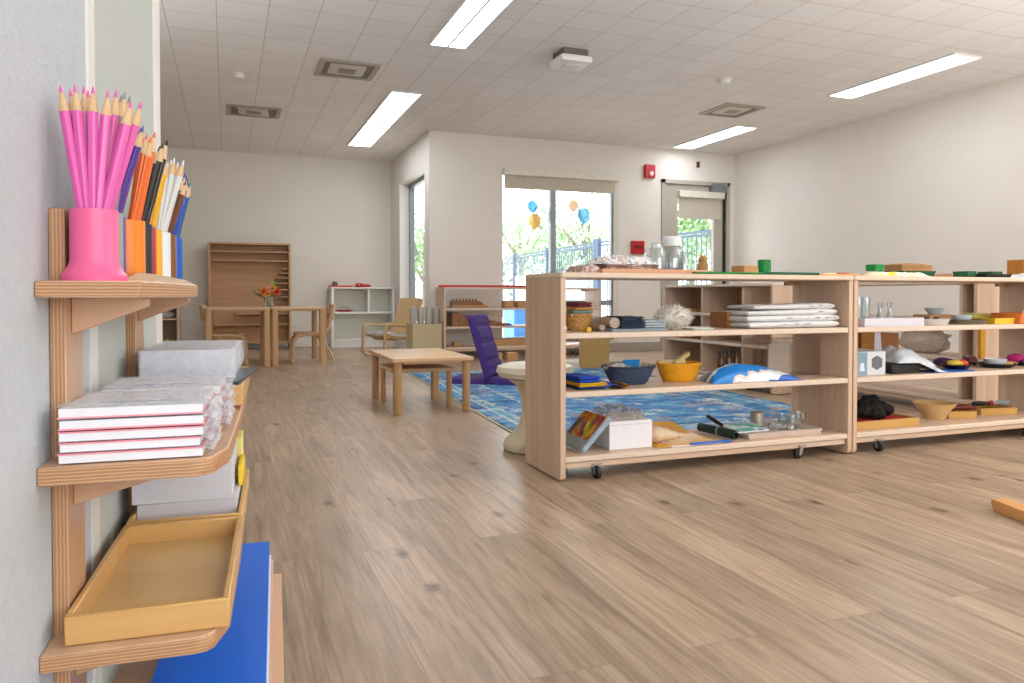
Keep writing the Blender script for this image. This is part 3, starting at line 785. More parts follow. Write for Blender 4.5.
# crossing units behind
CX1 = 3.46; cfar = 5.50
def cl(px, X, far): return far - at_x(px, 300, X).y
shelf_unit('birch shelf unit turned sideways behind the towel shelf', (CX1, cfar, 0), -PI/2, 1.36, dividers=(cl(701, CX1, cfar), cl(742, CX1, cfar)), back=(0.022, cl(742, CX1, cfar)))
CX2 = 3.87; c2far = 4.33
shelf_unit('birch shelf unit turned sideways behind the shelf of glasses and trays', (CX2, c2far, 0), -PI/2, 1.36, dividers=(cl(960, CX2, c2far),))
DU = 7.62
DUX = wx(444, DU, 330)
shelf_unit('birch shelf unit below the large window with a red rod set on top', (DUX, DU, 0), 0, 1.84, dividers=(), tops=(0.127, 0.345, 0.54))

# white shelf, bookcases at the back
t = thing('white_shelf', 'white two-tier shelf with red trays against the back wall', 'shelf', (1.25, 9.84, 0))
b = B()
b.box(0, 0.035, 0, 0.29, 0, 0.76, bev=0.003); b.build('side_panel', m_white, t)
b = B(); b.box(0.79, 0.825, 0, 0.29, 0, 0.76, bev=0.003); b.build('side_panel', m_white, t)
b = B(); b.box(-0.01, 0.835, -0.012, 0.295, 0.76, 0.782, bev=0.004); b.build('top', m_white, t)
b = B(); b.box(0.035, 0.79, 0.004, 0.27, 0.435, 0.462, bev=0.002); b.build('shelf', m_white, t)
b = B(); b.box(0.035, 0.79, 0.004, 0.27, 0.08, 0.105, bev=0.002); b.build('shelf', m_white, t)
b = B(); b.box(0.035, 0.79, 0.012, 0.03, 0.0, 0.08); b.build('plinth', m_white, t)
b = B(); b.box(0.47, 0.498, 0.02, 0.27, 0.462, 0.76); b.build('divider', m_white, t)
b = B(); b.box(0.035, 0.79, 0.27, 0.28, 0.08, 0.76); b.build('back_panel', plain('shelf_back', '#dfe0d2', 0.6, var=0.02), t)

t = thing('bead_cabinet', 'tall shallow wooden display cabinet with stepped ledges against the back wall', 'cabinet', (-0.212, 9.86, 0))
W = 0.965; Hc = 1.325
b = B(); b.box(0, 0.024, 0, 0.2, 0, Hc, bev=0.002); b.build('side_panel', m_cab, t)
b = B(); b.box(W-0.024, W, 0, 0.2, 0, Hc, bev=0.002); b.build('side_panel', m_cab, t)
b = B(); b.box(0.024, W-0.024, 0, 0.2, Hc-0.022, Hc, bev=0.002); b.build('top', m_cab, t)
b = B(); b.box(0.024, W-0.024, 0.18, 0.195, 0.09, Hc-0.022); b.build('back_panel', wood('cabinet_back', '#b88d66', '#c79d76', 'x', rough=0.6), t)
for z in (1.215, 1.105):
    b = B(); b.box(0.024, W-0.024, 0.02, 0.18, z-0.009, z+0.009, bev=0.002); b.build('shelf', m_cab, t)
for z, ln in ((1.01, 0.07), (0.955, 0.105), (0.895, 0.15), (0.825, 0.16), (0.745, 0.17), (0.655, 0.2), (0.535, 0.0), (0.445, 0.64), (0.31, 0.9)):
    if not ln: continue
    b = B(); b.box(W-0.024-ln, W-0.024, 0.03, 0.18, z-0.008, z+0.008, bev=0.002); b.build('ledge', m_cab, t)
b = B(); b.box(0.024, W-0.024, 0.02, 0.18, 0.075, 0.1, bev=0.002); b.build('shelf', m_cab, t)

bx = wx(179.5, 9.8, 320)
t = thing('bookcase', 'small wooden bookcase at the far left end of the back wall', 'bookcase', (bx-0.62, 9.8, 0))
for x in (0, 0.59):
    b = B(); b.box(x, x+0.03, 0, 0.3, 0, 0.66, bev=0.002); b.build('side_panel', m_bz, t)
b = B(); b.box(0.03, 0.59, 0, 0.3, 0.63, 0.66, bev=0.002); b.build('top', m_bx, t)
for z in (0.09, 0.40):
    b = B(); b.box(0.03, 0.59, 0, 0.28, z-0.02, z, bev=0.002); b.build('shelf', m_bx, t)
b = B(); b.box(0.03, 0.59, 0.285, 0.298, 0.09, 0.63); b.build('back_panel', plain('bookcase_back', '#9f8a78', 0.7), t)
for i, (h, q) in enumerate((('#d8352f', 0.36), ('#3f7fc4', 0.42), ('#e9c32f', 0.47), ('#3da35a', 0.53))):
    b = B(); b.lathe([(0.02, 0), (0.026, 0.03), (0.024, 0.05), (0.012, 0.062), (0, 0.064)], seg=12)
    single('toy_cup', b, plain('toy_'+h[1:], h, 0.4), ['red', 'blue', 'yellow', 'green'][i]+' toy cup on the low shelf of the far left bookcase', 'toy', (bx-0.62+q, 9.88, 0.09))
b = B(); b.blob((0, 0, 0.04), (0.09, 0.07, 0.045), 0.15, 2.5, 3, 3, floor=0.0)
single('cloth_bundle', b, plain('grey_cloth', '#c8c8c8', 0.9), 'pale cloth bundle on the upper shelf of the far left bookcase', 'cloth', (bx-0.15, 9.93, 0.40))

# two school tables and their bentwood chairs
def school_table(x0, x1, y0, y1, label):
    t = thing('school_table', label, 'table', ((x0+x1)/2, (y0+y1)/2, 0))
    a, c = (x1-x0)/2, (y1-y0)/2
    b = B(); b.prism(rrect(-a, a, -c, c, 0.03, 3), 'z', 0.536, 0.558, 0, 0.003); b.build('tabletop', m_tbl, t)
    b = B(); i = 0.05
    b.box(-a+i, a-i, -c+i, -c+i+0.02, 0.522, 0.536); b.box(-a+i, a-i, c-i-0.02, c-i, 0.522, 0.536); b.box(-a+i, -a+i+0.02, -c+i, c-i, 0.522, 0.536); b.box(a-i-0.02, a-i, -c+i, c-i, 0.522, 0.536)
    b.build('apron', m_tbl, t)
    for sx in (-1, 1):
        for sy in (-1, 1):
            b = B(); b.prism(rrect(-0.029, 0.029, -0.029, 0.029, 0.014, 3), 'z', 0, 0.5355)
            b.build('leg', m_leg, t, (sx*(a-0.032), sy*(c-0.035), 0))
TY = 7.56
school_table(-0.195, wx(270.3, TY), TY, TY+0.78, 'left half of the pair of small wooden tables, before the display cabinet')
school_table(wx(271.2, TY)+0.003, wx(326, TY), TY, TY+0.78, 'right half of the pair of small wooden tables, near the white shelf')

m_bent = wood('bentwood', '#c49a6a', '#d9b588', 'x')
def bent_chair(loc, rz, label):
    t = thing('bentwood_chair', label, 'chair', loc, rz)
    b = B(); b.prism(rrect(-0.15, 0.15, -0.15, 0.17, 0.05, 4), 'z', 0.285, 0.301, 0, 0.003); b.build('seat', m_bent, t)
    for s in (-1, 1):
        x = s*0.155
        b = B(); b.tube([(x, 0.19, 0), (x, 0.185, 0.12), (x, 0.175, 0.22), (x, 0.14, 0.272), (x, 0.06, 0.285), (x, -0.08, 0.284), (x, -0.14, 0.30), (x, -0.165, 0.36), (x, -0.19, 0.50), (x, -0.205, 0.575)], 0.014, 8, flat=(0.8, 1.2))
        b.build('side_frame', m_bent, t)
        b = B(); b.tube([(x*0.97, -0.05, 0.275), (x*0.97, -0.11, 0.22), (x*1.0, -0.19, 0.07), (x*1.0, -0.215, 0)], 0.013, 8)
        b.build('leg', m_bent, t)
    b = B()
    b.sheet(lambda u, v: Vector((-0.175+0.35*u, -0.195-0.035*math.sin(PI*u)-0.02*v, 0.43+0.15*v)), 12, 4)
    bmesh.ops.solidify(b.bm, geom=b.bm.faces[:], thickness=0.012)
    b.build('backrest', m_bent, t)
    b = B(); b.tube([(-0.155, 0.12, 0.268), (0, 0.12, 0.268), (0.155, 0.12, 0.268)], 0.010, 8); b.build('crossbar', m_bent, t)
    return t
bent_chair((-0.012, 8.0, 0), -PI/2, 'bentwood child chair at the left end of the paired tables')
bent_chair((wx(310.5, 7.92), 7.92, 0), PI/2, 'bentwood child chair at the right end of the paired tables')

# flowers in a vase
vp = Vector((wx(269.0, 7.85), 7.85, 0.559))
t = thing('flower_vase', 'glass vase of orange and red flowers on the paired tables', 'vase', vp)
b = B(); b.lathe([(0, 0), (0.036, 0.0), (0.042, 0.02), (0.040, 0.085), (0.046, 0.105), (0.043, 0.105), (0.037, 0.085), (0.039, 0.02), (0.033, 0.006), (0, 0.006)], seg=16); b.build('vase', m_clear, t)
rnd = random.Random(4)
b = B()
stems = [(-0.055, 0.0, 0.15), (-0.02, -0.03, 0.165), (0.015, 0.02, 0.20), (0.05, -0.02, 0.16), (0.075, 0.01, 0.155), (-0.11, 0.01, 0.125), (0.03, 0.02, 0.245), (-0.13, -0.01, 0.15), (0.11, 0.0, 0.12)]
for x, y, z in stems: b.tube([(x*0.15, y*0.15, 0.01), (x*0.4, y*0.4, 0.10), (x, y, z)], 0.003, 5)
b.build('stem', plain('stem_green', '#4d7a3a', 0.7), t)
b = B()
for i in range(46):
    x, y, z = stems[rnd.choice((5, 7, 8, 0, 4, 3))]
    p = Vector((x*rnd.uniform(0.6, 1.1), y+rnd.uniform(-0.03, 0.03), z*rnd.uniform(0.75, 1.1)))
    M = Matrix.Rotation(rnd.uniform(0, 6.3), 3, 'Z') @ Matrix.Rotation(rnd.uniform(-1.2, 1.2), 3, 'X')
    s = rnd.uniform(0.02, 0.036)
    b.bm.faces.new([b.bm.verts.new(p+M @ Vector(v)) for v in ((0, 0, 0), (s*0.35, s*0.5, 0.003), (0, s, 0), (-s*0.35, s*0.5, 0.003))])
b.build('leaves', plain('leaf_green', '#3f7a4a', 0.7, var=0.25), t)
def flower(parent, p, r, h, hc):
    b = B(); n = 12
    for ring, (rr, zz) in enumerate(((1.0, 0.0), (0.72, 0.35), (0.4, 0.55))):
        for k in range(n):
            a = 2*PI*k/n + ring*0.26
            d = Vector((math.cos(a), 0, math.sin(a))); s_ = Vector((-math.sin(a), 0, math.cos(a)))
            b.bm.faces.new([b.bm.verts.new(q) for q in (d*r*0.15, d*r*0.6*rr+s_*r*0.18+Vector((0, -r*zz*0.6, 0)), d*r*rr+Vector((0, -r*zz*0.7, 0)), d*r*0.6*rr-s_*r*0.18+Vector((0, -r*zz*0.6, 0)))])
    f = b.build('blossom', plain('petal_'+h[1:], h, 0.6, var=0.1), parent, p)
    b = B(); b.blob((0, -r*0.35, 0), (r*0.28, r*0.2, r*0.28), 0.05, 3, 1, 2); b.build('flower_centre', plain('fc_'+hc[1:], hc, 0.8), f)
flower(t, (-0.05, -0.03, 0.155), 0.045, '#e8692a', '#7a2a14')
flower(t, (0.01, -0.02, 0.185), 0.042, '#efa48e', '#d98a62')
flower(t, (0.072, -0.03, 0.155), 0.045, '#e2481e', '#4a1d12')
flower(t, (-0.018, -0.045, 0.135), 0.036, '#f0a02c', '#8a4a1a')
flower(t, (0.035, 0.0, 0.235), 0.026, '#b9d03a', '#9ab52c')
flower(t, (0.045, -0.04, 0.19), 0.03, '#f3b53f', '#8a4a1a')

# child armchair of bent birch with a white seat pad
m_arm = wood('armchair_wood', '#c59d6b', '#d8b587', 'y')
m_can = plain('tan_canvas', '#c9a878', 0.85, var=0.05, scale=120, bump=0.3)
ap = at_z(393, 352, 0)
t = thing('child_armchair', 'small bent-birch armchair with tan back and white seat pad beside the side window', 'armchair', (1.73, 8.33, 0), math.radians(118))
for s in (-1, 1):
    x = s*0.19
    b = B(); b.tube([(x, -0.27, 0.014), (x, 0.0, 0.014), (x, 0.22, 0.014), (x, 0.262, 0.04), (x, 0.27, 0.12), (x, 0.262, 0.30), (x, 0.235, 0.345), (x, 0.18, 0.355), (x, -0.02, 0.335), (x, -0.14, 0.36)], 0.018, 8, flat=(1.2, 0.7))
    b.build('side_frame', m_arm, t)
    b = B(); b.tube([(x*0.93, 0.25, 0.255), (x*0.93, 0.10, 0.205), (x*0.93, -0.06, 0.20), (x*0.93, -0.12, 0.25), (x*0.93, -0.20, 0.42), (x*0.93, -0.275, 0.63)], 0.014, 8, flat=(0.8, 1.2))
    b.build('back_frame', m_arm, t)
b = B(); b.tube([(-0.19, -0.2, 0.03), (0.19, -0.2, 0.03)], 0.013, 8); b.tube([(-0.19, 0.10, 0.19), (0.19, 0.10, 0.19)], 0.013, 8); b.build('crossbar', m_arm, t)
b = B()
b.sheet(lambda u, v: Vector((-0.165+0.33*u, -0.125-0.155*v-0.01*math.sin(PI*u), 0.24+0.40*v)), 8, 10)
bmesh.ops.solidify(b.bm, geom=b.bm.faces[:], thickness=0.02); b.build('backrest', m_can, t)
b = B(); b.sheet(lambda u, v: Vector((-0.17+0.34*u, 0.255-0.36*v, 0.275-0.06*v+0.012*math.sin(PI*u)+0.012*math.sin(PI*v))), 8, 8, 0, 0.03); b.build('seat_pad', plain('white_pad', '#e6e8ee', 0.9, var=0.02), t)

# box of rolled mats
bx0, bx1 = 1.80, 2.115
t = thing('mat_box', 'open tan box holding upright pale rolls between armchair and window shelf', 'box', (bx0, 7.66, 0))
m_tan = plain('tan_board', '#c9b993', 0.7, var=0.03)
w_ = bx1-bx0
b = B(); b.box(0, w_, 0, 0.012, 0, 0.375); b.box(0, w_, 0.288, 0.30, 0, 0.375); b.box(0, 0.012, 0.012, 0.288, 0, 0.375); b.box(w_-0.012, w_, 0.012, 0.288, 0, 0.375); b.box(0.012, w_-0.012, 0.012, 0.288, 0, 0.012)
b.build('box_walls', m_tan, t)
m_roll = plain('felt_grey', '#b9b3a8', 0.95, var=0.05, scale=90, bump=0.3)
lab = ['leftmost pale roll of felt standing in the tan box', 'second pale roll of felt from the left in the tan box', 'third pale roll of felt from the left in the tan box', 'rightmost pale roll of felt standing in the tan box']
for i in range(4):
    b = B(); x = 0.05+0.072*i
    b.prism(rrect(-0.032, 0.032, -0.04, 0.04, 0.03, 4), 'z', 0, 0.545-0.012*(i % 2), 0, 0.006)
    b.lathe([(0.0, 0), (0.018, 0), (0.018, 0.002), (0.0, 0.002)], (0, 0, 0.5455-0.012*(i % 2)), 12)
    single('felt_roll', b, m_roll, lab[i], 'roll', (bx0+x, 7.66+0.14+0.02*(i % 2), 0.0142), (0.03, 0.02*(i-1.5), 0.3*i), 'felt rolls in the tan box')

# rug
def rug_mat(w, l):
    m, nt, b = newmat('blue_rug')
    tc = N(nt, 'ShaderNodeTexCoord'); sep = N(nt, 'ShaderNodeSeparateXYZ'); nt.links.new(tc.outputs['Object'], sep.inputs[0])
    def edge(sock, half):
        a = N(nt, 'ShaderNodeMath', operation='ABSOLUTE'); nt.links.new(sock, a.inputs[0])
        s = N(nt, 'ShaderNodeMath', operation='SUBTRACT'); s.inputs[0].default_value = half; nt.links.new(a.outputs[0], s.inputs[1]); return s.outputs[0]
    mn = N(nt, 'ShaderNodeMath', operation='MINIMUM'); nt.links.new(edge(sep.outputs['X'], w/2), mn.inputs[0]); nt.links.new(edge(sep.outputs['Y'], l/2), mn.inputs[1])
    nz0 = N(nt, 'ShaderNodeTexNoise'); nz0.inputs['Scale'].default_value = 26; nt.links.new(tc.outputs['Object'], nz0.inputs['Vector'])
    jit = N(nt, 'ShaderNodeMath', operation='MULTIPLY_ADD'); jit.inputs[1].default_value = 0.05; nt.links.new(nz0.outputs['Fac'], jit.inputs[0]); nt.links.new(mn.outputs[0], jit.inputs[2])
    r = N(nt, 'ShaderNodeValToRGB'); cr = r.color_ramp; cr.interpolation = 'CONSTANT'
    stops = [(0.0, '#1f4d78'), (0.045, '#3f8cc4'), (0.10, '#dfe0d0'), (0.118, '#5aa0bd'), (0.16, '#d8d6c0'), (0.18, '#3573ad'), (0.36, '#cfd6cd'), (0.378, '#3b86b4'), (0.41, '#3b7ab8')]
    cr.elements[0].position = 0; cr.elements[0].color = hexc(stops[0][1]); cr.elements[1].position = stops[-1][0]; cr.elements[1].color = hexc(stops[-1][1])
    for p, h in stops[1:-1]:
        e = cr.elements.new(p); e.color = hexc(h)
    nt.links.new(jit.outputs[0], r.inputs['Fac'])
    # motifs
    vo = N(nt, 'ShaderNodeTexVoronoi'); vo.inputs['Scale'].default_value = 7.5; vo.inputs['Randomness'].default_value = 0.75
    dv = N(nt, 'ShaderNodeTexNoise'); dv.inputs['Scale'].default_value = 16; dv.inputs['Detail'].default_value = 3; nt.links.new(tc.outputs['Object'], dv.inputs['Vector'])
    va = N(nt, 'ShaderNodeVectorMath', operation='MULTIPLY_ADD'); va.inputs[1].default_value = (0.13, 0.13, 0); nt.links.new(dv.outputs['Color'], va.inputs[0]); nt.links.new(tc.outputs['Object'], va.inputs[2])
    nt.links.new(va.outputs[0], vo.inputs['Vector'])
    cs = N(nt, 'ShaderNodeSeparateColor'); nt.links.new(vo.outputs['Color'], cs.inputs[0])
    pal = N(nt, 'ShaderNodeValToRGB'); pc = pal.color_ramp; pc.interpolation = 'CONSTANT'
    ps = [(0, '#e4e0d2'), (0.2, '#c9825f'), (0.36, '#7fc0c8'), (0.52, '#1d3a66'), (0.68, '#d9d3bb'), (0.82, '#4f97c2')]
    pc.elements[0].color = hexc(ps[0][1]); pc.elements[1].position = ps[-1][0]; pc.elements[1].color = hexc(ps[-1][1])
    for p, h in ps[1:-1]:
        e = pc.elements.new(p); e.color = hexc(h)
    nt.links.new(cs.outputs[0], pal.inputs['Fac'])
    rg = N(nt, 'ShaderNodeValToRGB'); rr = rg.color_ramp; rr.interpolation = 'CONSTANT'
    rr.elements[0].position = 0; rr.elements[0].color = (1, 1, 1, 1); rr.elements[1].position = 0.60; rr.elements[1].color = (0, 0, 0, 1)
    for p, v in ((0.26, 0), (0.36, 0.9), (0.46, 0)):
        e = rr.elements.new(p); e.color = (v, v, v, 1)
    nt.links.new(vo.outputs['Distance'], rg.inputs['Fac'])
    mx = N(nt, 'ShaderNodeMix', data_type='RGBA'); nt.links.new(rg.outputs['Color'], mx.inputs['Factor']); nt.links.new(r.outputs['Color'], mx.inputs['A']); nt.links.new(pal.outputs['Color'], mx.inputs['B'])
    # faded cloudy patches over the whole field
    mpf = N(nt, 'ShaderNodeMapping'); mpf.inputs['Scale'].default_value = (3.2, 6.5, 1); nt.links.new(tc.outputs['Object'], mpf.inputs['Vector'])
    nf = N(nt, 'ShaderNodeTexNoise'); nf.inputs['Scale'].default_value = 1.6; nf.inputs['Detail'].default_value = 6; nf.inputs['Roughness'].default_value = 0.7; nt.links.new(mpf.outputs[0], nf.inputs['Vector'])
    rf = N(nt, 'ShaderNodeValToRGB'); fc = rf.color_ramp
    fc.elements[0].position = 0.36; fc.elements[0].color = hexc('#1c3857'); fc.elements[1].position = 0.66; fc.elements[1].color = hexc('#d6d6ca')
    for p_, h_ in ((0.46, '#3f78a6'), (0.53, '#6da5bd'), (0.59, '#a9c4c6')):
        e = fc.elements.new(p_); e.color = hexc(h_)
    nt.links.new(nf.outputs['Fac'], rf.inputs['Fac'])
    mf = N(nt, 'ShaderNodeMix', data_type='RGBA'); mf.inputs['Factor'].default_value = 0.42
    nt.links.new(mx.outputs['Result'], mf.inputs['A']); nt.links.new(rf.outputs['Color'], mf.inputs['B'])
    mx = mf
    # worn patches
    n3 = N(nt, 'ShaderNodeTexNoise'); n3.inputs['Scale'].default_value = 60; n3.inputs['Detail'].default_value = 2; nt.links.new(tc.outputs['Object'], n3.inputs['Vector'])
    mr = N(nt, 'ShaderNodeMapRange'); mr.inputs['From Min'].default_value = 0.3; mr.inputs['From Max'].default_value = 0.7; mr.inputs['To Min'].default_value = 0.75; mr.inputs['To Max'].default_value = 1.2; nt.links.new(n3.outputs['Fac'], mr.inputs['Value'])
    sc = N(nt, 'ShaderNodeVectorMath', operation='SCALE'); nt.links.new(mx.outputs['Result'], sc.inputs[0]); nt.links.new(mr.outputs[0], sc.inputs['Scale'])
    nt.links.new(sc.outputs[0], b.inputs['Base Color']); b.inputs['Roughness'].default_value = 0.95
    bp = N(nt, 'ShaderNodeBump'); bp.inputs['Strength'].default_value = 0.4; bp.inputs['Distance'].default_value = 0.004; nt.links.new(n3.outputs['Fac'], bp.inputs['Height']); nt.links.new(bp.outputs[0], b.inputs['Normal'])
    return m
RW, RL = 1.90, 3.15
ra = math.atan2(-0.154, 2.885)
rx = Vector((math.cos(ra), math.sin(ra), 0)); ry = Vector((-math.sin(ra), math.cos(ra), 0))
rc = Vector((1.47, 6.36, 0)) + rx*(RW/2) - ry*(RL/2)
t = thing('area_rug', 'blue patterned rug on the floor behind the near shelf units', 'rug', (rc.x, rc.y, 0.0005), ra)
b = B(); b.prism(rrect(-RW/2, RW/2, -RL/2, RL/2, 0.01, 2), 'z', 0, 0.008, 0, 0.002); b.build('pile', rug_mat(RW, RL), t)
b = B()
e = 0.012
for x0, x1, y0, y1 in ((-RW/2-e, -RW/2, -RL/2-e, RL/2+e), (RW/2, RW/2+e, -RL/2-e, RL/2+e), (-RW/2, RW/2, -RL/2-e, -RL/2), (-RW/2, RW/2, RL/2, RL/2+e)): b.box(x0, x1, y0, y1, 0, 0.007, bev=0.002)
b.build('binding', plain('rug_binding', '#c4c2a8', 0.9, var=0.1), t)
RUGZ = 0.0088

# purple folding floor chair
m_pur = plain('purple_canvas', '#412573', 0.8, var=0.08, scale=25, bump=0.3, bscale=30)
hp = at_z(489, 379, 0.03)
t = thing('floor_chair', 'purple folding floor chair standing on the blue rug', 'floor chair', (hp.x+0.05, hp.y-0.02, RUGZ), math.radians(-34))
def pad(w, l, th, seams):
    b = B()
    def top(u, v):
        ex = min(u, 1-u)*w; ey = min(v, 1-v)*l
        e = min(1, min(ex, ey)/0.03); k = math.sqrt(max(0, 1-(1-e)**2))
        z = th*(0.35+0.65*k)
        for q in seams: z -= 0.012*math.exp(-((v-q)*l/0.012)**2)
        return Vector(((u-0.5)*w, v*l, z))
    b.sheet(top, 20, 26)
    b.sheet(lambda u, v: Vector(((u-0.5)*w, v*l, 0.0)), 20, 26)
    bmesh.ops.remove_doubles(b.bm, verts=b.bm.verts[:], dist=0.0005)
    # close the rim
    ed = [e for e in b.bm.edges if e.is_boundary]
    bmesh.ops.bridge_loops(b.bm, edges=ed)
    bmesh.ops.recalc_face_normals(b.bm, faces=b.bm.faces[:])
    return b
# local +x is where a sitter looks
pad(0.40, 0.40, 0.05, (0.5,)).build('seat', m_pur, t, (-0.03, 0, 0), (0, 0, -PI/2))
pad(0.40, 0.36, 0.04, ()).build('rear_support', m_pur, t, (0.02, 0, 0), (0, 0, PI/2))
o = pad(0.42, 0.50, 0.055, (0.27, 0.55, 0.8)).build('backrest', m_pur, t, (-0.03, 0, 0.035))
o.rotation_euler = Matrix(((0, -math.sin(math.radians(17)), math.cos(math.radians(17))), (1, 0, 0), (0, math.cos(math.radians(17)), math.sin(math.radians(17))))).to_euler()
b = B(); b.cyl((0.0, -0.2, 0.045), (0.0, 0.2, 0.045), 0.022, None, 12); b.build('hinge', m_pur, t, (-0.02, 0, 0))

# low table with a smaller one nested beneath
def stubby(name, x0, x1, y0, y1, H, th, lr, inset, label, apron):
    t = thing(name, label, 'table', ((x0+x1)/2, (y0+y1)/2, 0))
    a, c = (x1-x0)/2, (y1-y0)/2
    b = B(); b.box(-a, a, -c, c, H-th, H, bev=0.005, seg=2); b.build('tabletop', m_tbl, t)
    if apron:
        for y_ in (-c+inset*0.6, c-inset*0.6-0.018):
            b = B(); b.box(-a+inset*1.8, a-inset*1.8, y_, y_+0.018, H-th-apron, H-th); b.build('apron', m_tbl, t)
    for sx in (-1, 1):
        for sy in (-1, 1):
            b = B(); b.lathe([(0, 0), (lr*0.9, 0), (lr, 0.004), (lr, H-th), (0, H-th)], seg=16); b.build('leg', m_leg, t, (sx*(a-inset), sy*(c-inset), 0))
    return t
stubby('low_table', 0.866, 1.342, 4.165, 4.93, 0.322, 0.024, 0.023, 0.036, 'low square wooden table with round legs on the open floor', 0.012)
stubby('nested_low_table', 0.895, 1.278, 4.34, 4.77, 0.246, 0.022, 0.017, 0.028, 'smaller wooden table nested under the low square table', 0.0)

# hourglass stool behind the near shelf
t = thing('wobble_stool', 'cream hourglass stool half hidden behind the end of the near shelf', 'stool', (1.268, 3.06, 0))
m_cream = plain('cream_plastic', '#dcd0b0', 0.4, var=0.02)
b = B(); b.lathe([(0, 0.312), (0.10, 0.313), (0.155, 0.322), (0.172, 0.345), (0.165, 0.368), (0.13, 0.378), (0, 0.374)], seg=40); b.build('seat', plain('cream_seat', '#e3dcc6', 0.45, var=0.02), t)
b = B(); b.lathe([(0.125, 0.314), (0.085, 0.285), (0.062, 0.23), (0.058, 0.17), (0.068, 0.12), (0.10, 0.075), (0.132, 0.045), (0.142, 0.02), (0.138, 0.004), (0.0, 0.004)], seg=40); b.build('pedestal', m_cream, t)
b = B(); b.lathe([(0, 0), (0.136, 0), (0.138, 0.0038), (0, 0.0039)], seg=40); b.build('foot_ring', m_dark, t)

# tan box and wooden board on the rug behind the basket
p = at_z(599, 368, RUGZ)
b = B(); b.box(-0.13, 0.13, -0.1, 0.1, 0, 0.42, bev=0.003); b.box(-0.131, 0.131, -0.101, -0.1, 0.20, 0.202)
single('cardboard_box', b, plain('kraft_tan', '#c19b5e', 0.8, var=0.04), 'tall tan cardboard box standing on the rug behind the basket shelf', 'box', (p.x, p.y+0.1, RUGZ), (0, 0, -0.35))
# red rods on top of the window shelf
for i in range(4):
    b = B(); L_ = 1.30-0.06*i; b.box(0, L_, -0.011, 0.011, 0, 0.022, bev=0.002)
    single('red_rod', b, m_red, ['front', 'second', 'third', 'rear'][i]+' red wooden rod of the row on the window shelf', 'rod', (wx(439, DU, 288)+0.012*i, DU+0.02+0.045*i, 0.7625), group='red rods on the window shelf')
# brown prisms and knobbed blocks on the window shelf
m_brown = wood('brown_block', '#8d5a33', '#a06c40', 'x')
m_blk = wood('tan_block', '#bd8c58', '#cc9d6a', 'x')
def dz(py): return wz(450, py, DU+0.1)
x0 = wx(449, DU+0.1); x1 = wx(488, DU+0.1)
t = thing('knobbed_cylinder_block', 'long brown cylinder block on the upper shelf below the window', 'block', (x0+0.03, DU+0.1, 0.541))
b = B(); ln = x1-x0-0.03; b.prism([(0, 0), (ln, 0), (ln, 0.03), (0, 0.03)], 'y', 0, 0.07, 0, 0.003); b.build('base', m_blk, t)
b = B(); b.prism([(0, 0.03), (ln*0.92, 0.03), (ln*0.78, 0.075), (0, 0.075)], 'y', 0.004, 0.066, 0, 0.003); b.build('block', m_brown, t)
for i in range(8):
    b = B(); b.lathe([(0, 0.0752), (0.011, 0.0752), (0.009, 0.09), (0.013, 0.096), (0, 0.1)], (0.025+ln*0.72*i/8, 0.035, 0), 10); b.build('knob', m_brown, t)
for i, px in enumerate((509, 522.5)):
    b = B(); xa = wx(px-4.5, DU+0.1); xb = wx(px+4.5+3*i, DU+0.1); w_ = xb-xa; b.box(0, w_, 0, w_, 0, 0.075, bev=0.003)
    single('wooden_cube', b, m_blk, ['left', 'right'][i]+' tan wooden cube on the upper shelf below the window', 'block', (xa, DU+0.1, 0.541))
n = 9
xs0, xs1 = wx(451, DU+0.1), wx(507, DU+0.1)
for i in range(n):
    h = 0.135*(1-i/n)+0.012; wdt = (xs1-xs0)/n
    b = B(); b.box(0.001, wdt-0.002, 0, 0.2, 0, h, bev=0.002)
    single('brown_prism', b, m_brown, ['tallest', 'second tallest', 'third tallest', 'fourth tallest', 'fifth tallest', 'sixth tallest', 'third lowest', 'second lowest', 'lowest'][i]+' brown prism of the stair on the middle shelf below the window', 'block', (xs0+wdt*i, DU+0.06, 0.346), group='brown stair prisms on the window shelf')
b = B(); b.prism([(0, 0), (0.06, 0), (0, 0.03)], 'y', 0, 0.1, 0, 0.001)
single('blue_wedge', b, plain('blue_wood', '#2456c0', 0.5), 'small blue wedge beside the lowest brown prism', 'block', (xs1+0.006, DU+0.07, 0.346))
b = B(); b.box(0, 0.085, 0, 0.1, 0, 0.05, bev=0.003)
single('small_wooden_box', b, m_blk, 'small wooden box on the bottom shelf below the window', 'block', (wx(454, DU+0.1), DU+0.1, 0.128))
b = B(); W_ = 0.62
b.box(0, W_, 0, 0.2, 0, 0.008); b.box(0, W_, 0, 0.008, 0.008, 0.065); b.box(0, W_, 0.192, 0.2, 0.008, 0.065); b.box(0, 0.008, 0.008, 0.192, 0.008, 0.065); b.box(W_-0.008, W_, 0.008, 0.192, 0.008, 0.065)
single('long_wooden_tray', b, m_blk, 'long wooden tray on the bottom shelf below the window', 'tray', (wx(491, DU+0.08), DU+0.08, 0.128))
for i, px in enumerate((495.5, 511.5)):
    p = at_z(px, 361, 0.0); p.y = 7.3; p.x = wx(px, 7.3)
    b = B(); b.box(-0.06, 0.06, -0.05, 0.05, 0, 0.085, bev=0.003)
    single('floor_block', b, m_blk, ['left', 'right'][i]+' tan block on the floor before the window shelf', 'block', (p.x, p.y, 0.0))
